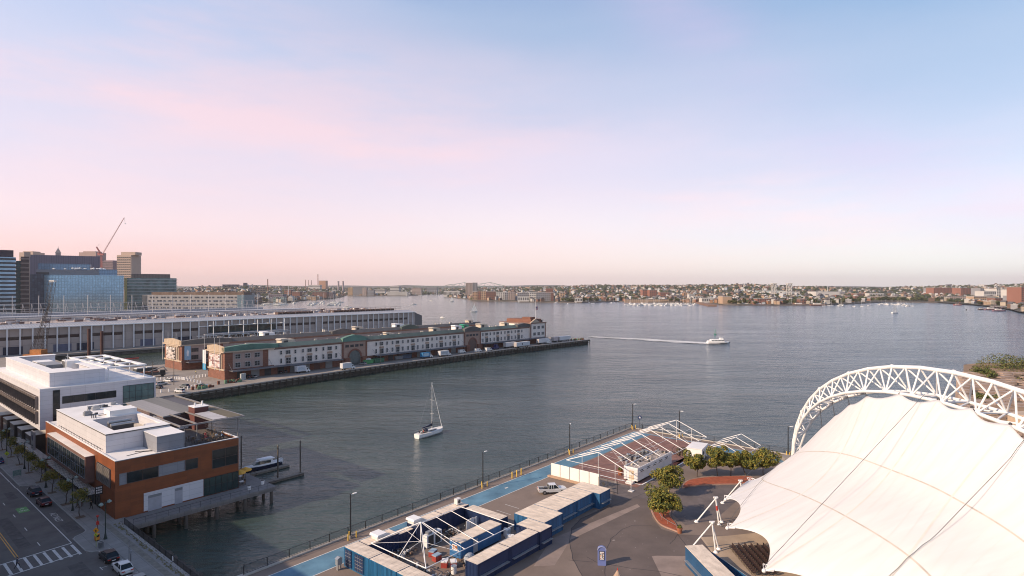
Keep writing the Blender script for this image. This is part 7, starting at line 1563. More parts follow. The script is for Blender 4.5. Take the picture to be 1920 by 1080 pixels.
def bollard_line(pts, n):
    global bo0
    for k in range(n):
        f = k/(n-1)*(len(pts)-1); i = min(int(f), len(pts)-2); f -= i; u = pts[i][0]+(pts[i+1][0]-pts[i][0])*f; v = pts[i][1]+(pts[i+1][1]-pts[i][1])*f; a, b = sat(u, v)
        if bo0 is None: bo0 = T('bollard', 'short pale bollard at the root of the fish pier', 'bollard', a, b, 0, 0, 'pale bollards at the pier parking'); bo0.part('shaft', MB().cyl(0, 0, 0, 1.1, .28, .22, 8), white); bo0.part('cap', MB().ell((0, 0, 1.1), (.24, .24, .15), 8, 4), white)
        else: dup(bo0, a, b)
bollard_line([(302, 736), (345, 732), (366, 726)], 7); bollard_line([(295, 713), (330, 711), (345, 712), (376, 719)], 17); bollard_line([(345, 712), (386, 706)], 8)
for (u, v, lb) in ((326, 722, 'slim lamp post standing among the pier parking'), (714, 683, 'tall dark pole before the cream building between its archways'), (286, 716, 'slim pole beside the flatbed at the pier root')):
    t = T('pier_pole', lb, 'pole', *sat(u, v)); t.part('pole', MB().cyl(0, 0, 0, 15 if u > 300 else 9, .14, .09, 7), dark if u > 400 else timber); t.part('head', MB().box(-.8, -.1, (15 if u > 300 else 9)-.1, .5, .1, 15.1 if u > 300 else 9.1), dark)
rnd = random.Random(52)
for i, (u, v, lb) in enumerate(((1078, 638, 'heap of traps and floats near the outer tip of the fish pier'), (1090, 637, 'green and dark net heap at the outer tip of the fish pier'), (440, 717, 'small gear pile beside the cream building corner'), (383, 728, 'brown gear pile on the quay beside the white sedan'))):
    t = T('gear_heap', lb, 'fishing gear', *sat(u, v)); 
    for q, m__ in enumerate((rustm, P_('net_green', (.10, .2, .12)))):
        g = MB(); [g.box(x, y, 0, x+.9, y+.7, h) for x, y, h in ((rnd.gauss(0, 2.0), rnd.gauss(0, .8), rnd.uniform(.4, 1.6)) for _ in range(12))]; t.part(('traps', 'nets')[q], g, m__)
# pickup truck on the pavilion pier
a, b = sat(1026, 925); t = T('pickup_truck', 'white extended cab pickup truck parked behind the container row', 'truck', a+1.0, b-.6, 0, -.72)
pkw = pw; g = MB(); hw = .98
rg = [[(x, -hw*w, zb), (x, -hw*w*1.0, zt-.15), (x, -hw*w*.93, zt), (x, hw*w*.93, zt), (x, hw*w, zt-.15), (x, hw*w, zb)] for x, zb, zt, w in ((.25, .45, 1.1, 1), (1.4, .42, 1.12, 1), (2.4, .5, 1.08, .97), (2.85, .6, .95, .86))]; g.loft(rg); g.box(-.95, -hw, .45, .25, hw, 1.08); t.part('body', g, pkw)
g = MB(); g.box(-2.9, -hw, .5, -.95, -hw+.09, 1.12); g.box(-2.9, hw-.09, .5, -.95, hw, 1.12); g.box(-2.95, -hw, .5, -2.86, hw, 1.12); g.box(-2.86, -hw+.09, .5, -.95, hw-.09, .62); bd = t.part('cargo_bed', g, pkw)
t.part('bed_load', MB().box(-2.7, -.7, .62, -1.9, .6, 1.0).box(-1.8, -.5, .62, -1.1, .3, 1.25), dark, bd)
g = MB(); g.loft([[(-.95, -.9, 1.08), (-.95, .9, 1.08), (-.85, .76, 1.78), (-.85, -.76, 1.78)], [(1.35, -.9, 1.1), (1.35, .9, 1.1), (.6, .76, 1.78), (.6, -.76, 1.78)]]); t.part('windows', g, glassd)
g = MB(); g.box(-.86, -.76, 1.76, .62, .76, 1.83); [g.tube((x0, s_*.9, 1.08), (x1, s_*.77, 1.78), .06, 4) for s_ in (-1, 1) for x0, x1 in ((-.95, -.85), (1.35, .6), (.1, .05), (-.4, -.4))]; t.part('cab_roof', g, pkw)
for x in (-1.85, 1.85):
    for s_ in (-1, 1): w = t.part('wheel', MB().tube((x, s_*(hw-.22), .4), (x, s_*(hw+.02), .4), .4, 14), rubber); t.part('rim', MB().tube((x, s_*(hw+.02), .4), (x, s_*(hw+.04), .4), .24, 10), chrome, w)
for s_ in (-1, 1): t.part('headlight', MB().box(2.75, s_*.6-.2, .72, 2.86, s_*.6+.2, .9), lampglass); t.part('tail_light', MB().box(-2.97, s_*.85-.1, .75, -2.9, s_*.85+.1, 1.05), redp)
# ================= boats on the water =================
p = at(806, 815, WZ)
t = boat('sailboat', 'white sailing yacht under bare mast motoring between the piers', 'sailboat', 11.8, 3.5, 1.25, p.x, p.y, .98, world=True, deckm=offwhite, n=14, sheer=.12, transom=.62)
g = MB(); g.loft([[(-1.6, -.9, 1.2), (-1.6, .9, 1.2), (-1.5, .75, 1.75), (-1.5, -.75, 1.75)], [(2.9, -.55, 1.3), (2.9, .55, 1.3), (2.2, .45, 1.6), (2.2, -.45, 1.6)]]); t.part('coachroof', g, offwhite); t.part('portlight', MB().box(-1.2, -.93, 1.4, 2.0, -.78, 1.55), glassd)
t.part('mast', MB().tube((1.0, 0, 1.4), (1.0, 0, 16.2), .09, 7, .06), white); t.part('boom', MB().tube((1.0, 0, 2.7), (-3.3, 0, 2.75), .07, 6), white)
g = MB(); g.prof([(1.0, 2.6), (1.0, 4.2), (.6, 3.4), (-.8, 3.1), (-3.3, 2.95), (-3.3, 2.65)], -.16, .16); t.part('sail_cover', g, navy)
t.part('furled_jib', MB().tube((5.6, 0, 1.6), (1.15, 0, 15.2), .1, 6, .05), white); g = MB(); [g.tube((1, -.9, z), (1, .9, z), .03, 4) for z in (6.4, 10.6)]; t.part('spreader', g, white)
g = MB(); [g.tube((1, s_*.05, 16), (1, s_*.9, 10.6), .012, 3) or g.tube((1, s_*.9, 10.6), (.8, s_*1.65, 1.3), .012, 3) for s_ in (-1, 1)]; g.tube((1, 0, 16.1), (-5.6, 0, 1.6), .012, 3); t.part('rigging', g, steel)
g = MB(); pts = [(5.3, 0, 2.0), (3.5, -1.25, 1.95), (0, -1.72, 1.9), (-4, -1.5, 1.9), (-5.7, -1.0, 1.9)]; g.path(pts, .02, 4); g.path([(x, -y, z) for x, y, z in pts], .02, 4); [g.tube((x, y, 1.25), (x, y, z), .015, 3) or g.tube((x, -y, 1.25), (x, -y, z), .015, 3) for x, y, z in pts]; t.part('guard_rail', g, steel)
t.part('cockpit', MB().box(-5.0, -.7, 1.18, -2.0, .7, 1.26), timber); t.part('spray_hood', MB().ell((-1.9, 0, 1.9), (.6, .9, .55), 10, 6), navy)
def onboat(dx, dy): r_ = .98; return (p.x+dx*math.cos(r_)-dy*math.sin(r_), p.y+dx*math.sin(r_)+dy*math.cos(r_))
for i, (dx, dy, lb, c) in enumerate(((-2.6, .6, 'crew member in white sitting right under the sailing yacht boom', (.5, .48, .46)), (-3.4, -.5, 'crew member in red sitting in the middle of the sailing yacht cockpit', (.35, .08, .08)), (-4.3, .4, 'crew member in dark clothes at the stern of the sailing yacht', (.06, .06, .08)))):
    person(lb, *onboat(dx, dy), WZ+1.0, .98+1.2*i, 'sit', cloth('crew%d' % i, c), cloth('dark', (.03, .03, .04)), world=True)
foam = mat('foam', (.62, .62, .62), .8, var=.25, scale=.8)
def wake(u0, v0, u1, v1, w0, w1, n=40, seed=0):
    r_ = random.Random(seed); g = MB(); P0, P1 = at(u0, v0, WZ), at(u1, v1, WZ); d = (P1-P0); L_ = d.length; d.normalize(); x = Vector((-d.y, d.x, 0))
    for k in range(n*9):
        f = r_.random()**1.3; P0 = Vector((P0.x, P0.y, WZ+r_.uniform(0, .22))); c = P0+d*L_*f+x*(r_.gauss(0, .5)*(w0+(w1-w0)*f)+2.2*math.sin(min(f/.34, 3)*3*.34*2.9)); s = (.35+.9*r_.random())*(1-f*.65)*max(.35, w0/2.2); sl_ = s*r_.uniform(1.5, 4)
        g.face([c-d*sl_-x*s*.3+Vector((0, 0, .05)), c+d*sl_*.2-x*s+Vector((0, 0, .05)), c+d*sl_+x*s*.2+Vector((0, 0, .05)), c+x*s+Vector((0, 0, .05))])
    if w0 > 2:
        pr_ = None
        for k in range(41):
            f = k/40; c = P0*1; c.z = WZ+.03; c = c+d*L_*f*.34+x*2.2*math.sin(f*3); hw_ = w0*.40*(1-f*.85)*(1+.35*math.sin(k*1.7)); cur = (c-x*hw_, c+x*hw_*.8)
            if pr_: g.face([pr_[0], cur[0], cur[1], pr_[1]])
            pr_ = cur
    struct('wake', g, foam, world=True)
def small_boat(label, u, v, L_, rot, kind, group=None, far=False):
    p = at(u, v, WZ); t = boat('motor_boat' if kind == 'motor' else 'sailboat', label, 'boat' if kind == 'motor' else 'sailboat', L_, L_*.3, L_*.09+.3, p.x, p.y, rot, world=True, group=group, n=5)
    if kind == 'motor': t.part('cabin', MB().box(-L_*.25, -L_*.1, L_*.1+.3, L_*.12, L_*.1, L_*.22+.6), white); t.part('windows', MB().box(-L_*.2, -L_*.102, L_*.15+.4, L_*.123, L_*.102, L_*.19+.5), glassd)
    else:
        t.part('mast', MB().tube((.05*L_, 0, .5), (.05*L_, 0, L_*1.25), L_*.010, 5), white)
        if kind == 'sail': t.part('mainsail', MB().prof([(.04*L_, .16*L_), (.04*L_, 1.2*L_), (-.45*L_, .17*L_)], -.03, .03), mat('sailcloth', (.72, .72, .70), .8, var=.04)); t.part('jib', MB().prof([(.08*L_, 1.05*L_), (.48*L_, .13*L_), (.1*L_, .18*L_)], -.03, .03), MATS['sailcloth'])
        else: t.part('boom', MB().tube((.05*L_, 0, L_*.18), (-.38*L_, 0, L_*.19), L_*.018, 5), navy)
    return t
small_boat('small white sailing boat with raised sails seen above the outer fish pier roof', 889, 584.5, 13, .3, 'sail'); small_boat('white sailing boat with full sails alone before the right shore', 1678, 587, 14, .3, 'sail')
small_boat('tiny sailing boat near the near tip of the far left shore', 847, 565, 14, .2, 'sail')
for (u, v, L_, r_, lb) in ((776, 571.5, 14, .3, 'speeding white motor boat above the trade hall end, trailing foam'), (830, 596.5, 8, -.4, 'small white motor boat above the rear fish pier roof'), (809, 564, 12, -.2, 'small motor boat trailing foam near the far left tip'), (627, 568.5, 24, .1, 'dark hulled motor vessel before the far left wharves'), (651, 577.5, 20, .1, 'low work boat with a mast above the trade hall roof')): small_boat(lb, u, v, L_, r_, 'motor')
wake(772, 572.5, 700, 584, 4, 16, 30, 1); wake(826, 596.5, 778, 594, 1.5, 4, 14, 2); wake(806, 564, 785, 560, 3, 10, 10, 3)
# harbour ferry
p = at(1347, 644, WZ); t = boat('ferry', 'white twin deck harbour ferry heading right with a foam wake', 'ferry', 18.5, 5.0, 1.4, p.x, p.y, .02, world=True, n=10, hullm=white)
t.part('stripe', MB().box(-8.8, -2.54, .35, 6.2, -2.46, .75), mat('ferry_stripe', (.09, .08, .07), .5)); t.part('cabin', MB().loft([[(-6.8, -2.0, 1.3), (-6.8, 2.0, 1.3), (-6.6, 1.9, 3.3), (-6.6, -1.9, 3.3)], [(4.6, -1.9, 1.4), (4.6, 1.9, 1.4), (4.0, 1.7, 3.3), (4.0, -1.7, 3.3)]]), white)
for k in range(9): t.part('window', MB().box(-6.0+k*1.15, -2.04, 2.15, -5.3+k*1.15, -1.9, 2.85), glassd)
t.part('wheelhouse', MB().box(1.0, -1.4, 3.3, 3.6, 1.4, 4.6).box(-5, -1.5, 3.3, .8, 1.5, 3.5), white); t.part('deck_house', MB().box(-8.8, -1.6, 1.3, -7, 1.6, 2.4), white); t.part('mast', MB().tube((1.4, 0, 4.6), (1.2, 0, 6.2), .06, 5), white); t.part('fender', MB().ell((8.9, 0, .9), (.6, .5, .7), 8, 6), black)
wake(1332, 643.8, 1108, 631.5, 5.2, 5.0, 130, 5); wake(1332, 643.8, 1215, 638, 4.6, 5.0, 120, 6)
t = T('buoy', 'green channel buoy just above the ferry', 'buoy', *at(1341, 627, WZ).xy, WZ, world=True); t.part('float', MB().cyl(0, 0, -.3, .7, 1.2, 1.2, 12), mat('buoy_green', (.04, .22, .14), .5)); g = MB(); [g.tube((x, y, .7), (x*.3, y*.3, 4.0), .08, 5) for x, y in ((.8, .8), (-.8, .8), (.8, -.8), (-.8, -.8))]; t.part('frame', g, MATS['buoy_green']); t.part('top_mark', MB().cyl(0, 0, 4.0, 5.0, .4, n=8), MATS['buoy_green'])
# ================= far shores =================
shore = [(-500, 720), (468, 720), (469.5, 1600), (500, 1720), (531, 1712), (587, 2254), (625, 2480), (642, 2920), (648, 3550), (681, 3306), (760, 3306), (838, 4200), (839, 2760), (880, 2300), (884, 2024), (974, 1945), (976, 1857), (1090, 1771), (1160, 1907), (1300, 1720), (1384, 1503), (1540, 1503), (1600, 1650), (1666, 1858), (1749, 1790), (1832, 1503), (1895, 1210), (1920, 1045), (2000, 900), (2400, 800)]
def ts(u):
    for (u0, t0), (u1, t1) in zip(shore, shore[1:]):
        if u0 <= u <= u1: return t0+(t1-t0)*(u-u0)/max(u1-u0, .01)
    return 900
def sm(x): x = max(0, min(1, x)); return x*x*(3-2*x)
def hillh(u):      # height reached by the rising town, tuned from the skyline
    pts = [(-500, 25), (300, 25), (480, 46), (700, 30), (860, 30), (1000, 44), (1150, 52), (1260, 56), (1400, 60), (1520, 42), (1640, 32), (1760, 48), (1900, 56), (2400, 50)]
    for (u0, h0), (u1, h1) in zip(pts, pts[1:]):
        if u0 <= u <= u1: return h0+(h1-h0)*(u-u0)/(u1-u0)
    return 30
def land(u, t):
    s = t-ts(u)
    if s < 0: return -9
    z = -2.2+2.4*sm(s/60)
    n = noise.noise(Vector((u*.02, t*.0008, 3)))*.5+noise.noise(Vector((u*.05, t*.002, 9)))*.3
    z += hillh(u)*sm((s-200)/2600)*(1+.35*n)
    return z
us = sorted(set([x for x in range(-500, 2401, 20)]+[468, 469, 470, 642, 648, 838, 839, 840, 884, 976, 1091, 1384]))
tt = [0, 8, 60, 150, 300, 500, 750, 1000, 1300, 1600, 2000, 2500, 3000, 3600]
g = MB(); vs = []
for u in us:
    t0 = ts(u)
    for s in tt: t = t0+s; z = (-4.5 if s == 0 else land(u, t)); vs.append(((u-960)/FPX*t, t, z))
n = len(tt); g.raw(vs, [(i*n+j, (i+1)*n+j, (i+1)*n+j+1, i*n+j+1) for i in range(len(us)-1) for j in range(n-1)])
townm = mat('far_town_ground', (.055, .06, .035), .95, var=.5, scale=.01, col2=(.10, .085, .06)); struct('far_land', g, townm, world=True, smooth=True)
g = MB(); vs = []; ridge = [(-500, 534), (300, 536), (360, 537), (480, 534.5), (560, 536), (640, 535), (720, 536.5), (760, 534.5), (840, 537), (900, 537), (960, 535.5), (1020, 534.2), (1100, 536.5), (1160, 535), (1200, 537), (1320, 536), (1500, 536.5), (1540, 536), (1580, 536.4), (1660, 537.5), (1750, 537), (1850, 536.5), (2400, 537)]
def ridgev(u):
    for (u0, v0), (u1, v1) in zip(ridge, ridge[1:]):
        if u0 <= u <= u1: f = sm((u-u0)/(u1-u0)); return v0+(v1-v0)*f
    return 537
cols = list(range(-500, 2401, 12))
for u in cols:
    v = ridgev(u)-.35*noise.noise(Vector((u*.03, 0, 0)))-.25*noise.noise(Vector((u*.11, 4, 0)))
    for k, (t, f) in enumerate(((5200, 0), (7000, .25), (9500, .7), (12500, 1.0), (14500, .85))):
        zt = CAMH-(v-540)/FPX*12500; z = -5+(zt+5)*f if f < 1 else zt; vs.append(((u-960)/FPX*t, t, z+(6*noise.noise(Vector((u*.06, t*.01, 2))) if 0 < f < 1 else 0)))
g.raw(vs, [(i*5+j, (i+1)*5+j, (i+1)*5+j+1, i*5+j+1) for i in range(len(cols)-1) for j in range(4)]); struct('hills', g, mat('hill_woods', (.045, .055, .04), .95, var=.4, scale=.004, col2=(.075, .07, .055)), world=True, smooth=True)
# granite shore edge
g = MB(); pu = [(x, ts(x)) for x in us]
for (u0, t0), (u1, t1) in zip(pu, pu[1:]):
    p, q = Vector(((u0-960)/FPX*t0, t0, 0)), Vector(((u1-960)/FPX*t1, t1, 0)); g.face([p+Vector((0, -2, -4)), q+Vector((0, -2, -4)), q+Vector((0, -.5, -1.2)), p+Vector((0, -.5, -1.2))]); g.face([p+Vector((0, -.5, -1.2)), q+Vector((0, -.5, -1.2)), q+Vector((0, 9, -.9)), p+Vector((0, 9, -.9))])
struct('shore_wall', g, mat('shore_granite', (.10, .085, .075), .9, var=.5, scale=.05), world=True)
# ---------- far houses: eight kinds, 300 copies, the rest as one mass ----------
rnd = random.Random(101)
hcol = {'white': (.48, .46, .44), 'cream': (.42, .36, .29), 'grey': (.30, .30, .32), 'brick': (.22, .11, .08), 'tan': (.38, .27, .19), 'brown': (.16, .10, .075), 'pale blue': (.32, .37, .42), 'orange brick': (.31, .17, .10)}
rcol = [mat('roof_slate', (.10, .095, .10), .8, var=.2, scale=.1), mat('roof_brown', (.15, .10, .08), .8, var=.2, scale=.1), mat('roof_light', (.42, .41, .40), .8, var=.1, scale=.1)]
def far_house(kind, col, gable, w, d, h):
    mw = mat('house_'+kind.replace(' ', '_'), col, .8, var=.15, scale=.05); t = T('far_house', '%s house of the far shore town, too small to tell from its neighbours' % kind, 'house', 0, -500, -50, 0, 'houses of the far shore town', world=True)
    t.part('wall', MB().box(-w/2, -d/2, -3, w/2, d/2, h), mw); g = MB()
    if gable: g.raw([(-w/2-.4, -d/2-.4, h), (w/2+.4, -d/2-.4, h), (w/2+.4, d/2+.4, h), (-w/2-.4, d/2+.4, h), (0, -d/2-.4, h+w*.38), (0, d/2+.4, h+w*.38)], [(0, 1, 4), (2, 3, 5), (1, 2, 5, 4), (3, 0, 4, 5)])
    else: g.box(-w/2-.2, -d/2-.2, h, w/2+.2, d/2+.2, h+.6); g.box(-w*.2, -d*.2, h+.6, w*.1, d*.1, h+2.2)
    t.part('roof', g, rcol[(len(kind)+int(gable)) % 3 if gable else 2 if kind != 'brown' else 0])
    g = MB(); nf = int(h/3.1); nw = max(2, int(w/3))
    for f in range(nf):
        for k in range(nw): x = -w/2+w*(k+.5)/nw; g.box(x-.55, -d/2-.06, 1+f*3.1, x+.55, -d/2, 2.6+f*3.1); y = -d/2+d*(k+.5)/nw; g.box(w/2, y-.55, 1+f*3.1, w/2+.06, y+.55, 2.6+f*3.1)
    t.part('windows', g, dark); return t
protos = []
for i, (k, c) in enumerate(hcol.items()):
    for gb in (True, False): protos.append(far_house(k, c, gb, rnd.uniform(9, 15), rnd.uniform(9, 14), rnd.uniform(6.5, 11)))
spots = []
def ok(u, t):
    if 640 < u < 842 and t < 4300: return False
    return True
def rp(u, t, z=None): return Vector(((u-960)/FPX*t, t, land(u, t) if z is None else z))
while len(spots) < 3800:
    u = rnd.uniform(335, 1990); s = 30+3300*rnd.random()**1.25+(900 if u < 469 else 0); t = ts(u)+s
    if 700 < u < 840 and rnd.random() < .5: continue
    if 1510 < u < 1745 and rnd.random() < .6: continue
    if u > 1600 and s < 500 and rnd.random() < .55: continue
    spots.append((t, u))
spots.sort()
used_proto = set()
for i, (t, u) in enumerate(spots[:284+16]):
    p = rp(u, t); pr_ = protos[i % 16] if i < 16 else rnd.choice(protos); r_ = rnd.choice((0, .4, -.5, .9))+rnd.uniform(-.1, .1); s_ = rnd.uniform(.65, 1.15)
    if i < 16: pr_.e.location = p; pr_.e.rotation_euler[2] = r_
    else: dup(pr_, p.x, p.y, p.z, r_, world=True, scale=s_)
town = MB(); keys = list(hcol.values())
def town_box(g, x, y, z, w, d, h, r, mi, rm, gb):
    c, s = math.cos(r), math.sin(r); f = lambda a, b, q: (x+a*c-b*s, y+a*s+b*c, z+q)
    w /= 2; d /= 2
    g.raw([f(-w, -d, -3), f(w, -d, -3), f(w, d, -3), f(-w, d, -3), f(-w, -d, h), f(w, -d, h), f(w, d, h), f(-w, d, h)], [(0, 1, 5, 4), (1, 2, 6, 5), (2, 3, 7, 6), (3, 0, 4, 7)], mi)
    if gb: g.raw([f(-w, -d, h), f(w, -d, h), f(w, d, h), f(-w, d, h), f(0, -d, h+w*.8), f(0, d, h+w*.8)], [(0, 1, 4), (2, 3, 5), (1, 2, 5, 4), (3, 0, 4, 5)], rm)
    else: g.raw([f(-w, -d, h), f(w, -d, h), f(w, d, h), f(-w, d, h)], [(0, 1, 2, 3)], rm)
    # dark window rows
    for k in range(int(h/3.2)): g.raw([f(-w*.85, -d-.08, 1.2+3.2*k), f(w*.85, -d-.08, 1.2+3.2*k), f(w*.85, -d-.08, 2.3+3.2*k), f(-w*.85, -d-.08, 2.3+3.2*k)], [(0, 1, 2, 3)], 11)
mats = [mat('house_'+k.replace(' ', '_'), c) for k, c in hcol.items()]+rcol+[dark]
for (t, u) in spots[300:]:
    p = rp(u, t); sc = rnd.uniform(.65, 1.2); w = rnd.uniform(8, 14)*sc*(2.2 if rnd.random() < .10 else 1); town_box(town, p.x, p.y, p.z, w, rnd.uniform(9, 14)*sc, rnd.uniform(6, 11)*sc, rnd.choice((0, .4, -.5, .9)), rnd.choice((0, 0, 1, 2, 3, 4, 5, 6, 7, 4)), 8+rnd.randrange(3), rnd.random() < .6)
solo('far_town', 'mass of small far houses spread over the rising shore beyond the nearest rows', 'houses', town, mats, world=True, kind='stuff')
# ---------- far trees ----------
def far_crown(seed, h):
    r_ = random.Random(seed); g = leaves(r_, [(0, 0, h*.62, h*.42, h*.42, h*.36), (h*.2, .1, h*.5, h*.28, h*.3, h*.26), (-h*.22, 0, h*.52, h*.26, h*.3, h*.27)], 170, h*.13); return g
tl_ = [(mat('far_leaf_a', (.035, .05, .018), .9, var=.3, scale=.1), mat('far_leaf_b', (.06, .07, .02), .9, var=.3, scale=.1), mat('far_leaf_c', (.025, .036, .016), .9, var=.3, scale=.1)), (MATS['far_leaf_b'], mat('far_leaf_d', (.09, .085, .025), .9, var=.3, scale=.1), MATS['far_leaf_a'])]
tp = []
for k in range(4):
    t = T('far_tree', ('dark green' if k % 2 == 0 else 'olive green')+' tree among the far shore houses, one of many alike', 'tree', 0, -500, -50, 0, 'trees of the far shore', world=True); h = 11
    t.part('trunk', MB().cyl(0, 0, -2, h*.55, .35, .2, 5), bark); t.part('crown', far_crown(k+200, h), list(tl_[k % 2])); tp.append(t)
tsp = []
while len(tsp) < 280:
    u = rnd.uniform(470, 1930); s = 25+900*rnd.random()**1.6
    if 642 < u < 845: continue
    if 860 < u < 1060 and s < 200: continue
    tsp.append((ts(u)+s, u))
for u0, u1, sd, k in ((1140, 1300, 90, 16), (1050, 1140, 40, 14), (1155, 1215, 60, 8), (1520, 1600, 40, 12), (1600, 1760, 60, 20), (1360, 1420, 150, 6)):
    for _ in range(k): u = rnd.uniform(u0, u1); tsp.append((ts(u)+sd*rnd.uniform(.5, 1.6), u))
for i, (t, u) in enumerate(sorted(tsp)[:298]):
    p = rp(u, t); q = tp[i] if i < 4 else tp[rnd.randrange(4)]
    if i < 4: q.e.location = p
    else: dup(q, p.x, p.y, p.z, rnd.uniform(0, 6), world=True, scale=(rnd.uniform(.8, 1.7), rnd.uniform(.8, 1.7), rnd.uniform(.8, 1.25)))
g = MB()
for _ in range(8500):
    u = rnd.uniform(335, 1990); t = ts(u)+110+3400*rnd.random()**1.35
    if noise.noise(Vector((u*.02, t*.002, 7)))+rnd.gauss(0, .25) < -.05: continue
    p = rp(u, t); r = rnd.uniform(4, 9)*(1+(t-2000)/5000)
    k0 = len(g.v); mi = rnd.randrange(3); pts = []
    for j, (zz, rr_) in enumerate(((0, .9), (.5, 1.1), (1.0, .75), (1.25, .2))):
        for q in range(6): an = q*PI/3+j*.5; pts.append((p.x+r*rr_*math.cos(an)*rnd.uniform(.7, 1.25), p.y+r*rr_*math.sin(an)*rnd.uniform(.7, 1.25), p.z-1+r*zz*rnd.uniform(.85, 1.1)))
    g.raw(pts, [(j*6+q, j*6+(q+1) % 6, (j+1)*6+(q+1) % 6, (j+1)*6+q) for j in range(3) for q in range(6)]+[(18, 19, 20, 21, 22, 23)], mi)
solo('far_woods', 'mass of far tree crowns merging over the town and hills', 'woods', g, [MATS['far_leaf_a'], MATS['far_leaf_b'], MATS['far_leaf_c']], world=True, kind='stuff')
# ---------- named far buildings ----------
def fblock(label, u0, u1, vt, off, depth, m__, floors=0, name='waterfront_block', cat='building', roofm=None, nb=0, wcol=None, t=None, zb=None, hip=0):
    um = (u0+u1)/2; D_ = t or ts(um)+off; z0 = land(um, D_) if zb is None else zb; tw = tower(name, label, u0, u1, vt, D_, depth, m__, cat, zb=z0-3)
    if tw.h < 5: pass
    tw.part('roof', MB().box(-.5, -.5, tw.h, tw.w+.5, depth+.5, tw.h+.8), roofm or rcol[2])
    if floors:
        g = MB(); fh = (tw.h-3)/floors; nb = nb or max(2, int(tw.w/6))
        for f in range(floors):
            for k in range(nb): x = tw.w*(k+.22)/nb; g.box(x, -.15, 3+f*fh+fh*.3, x+tw.w/nb*.56, 0, 3+f*fh+fh*.8)
            ns = max(2, int(depth/7))
            for k in range(ns): y = depth*(k+.25)/ns; g.box(tw.w, y, 3+f*fh+fh*.3, tw.w+.15, y+depth/ns*.5, 3+f*fh+fh*.8)
        tw.part('windows', g, wcol or dark)
    return tw
bk = mat('far_brick', (.25, .115, .085), .8, var=.12, scale=.02); bk2 = mat('far_brick_dark', (.20, .095, .07), .8, var=.12, scale=.02); wh = mat('far_white', (.52, .50, .48), .8, var=.08, scale=.02); gy = mat('far_grey', (.24, .245, .27), .8, var=.1, scale=.02); tn = mat('far_tan', (.42, .29, .20), .8, var=.1, scale=.02); ppl = mat('far_purple', (.16, .13, .16), .8, var=.1, scale=.02); wg = mat('far_warm_grey', (.38, .30, .27), .8, var=.1, scale=.02)
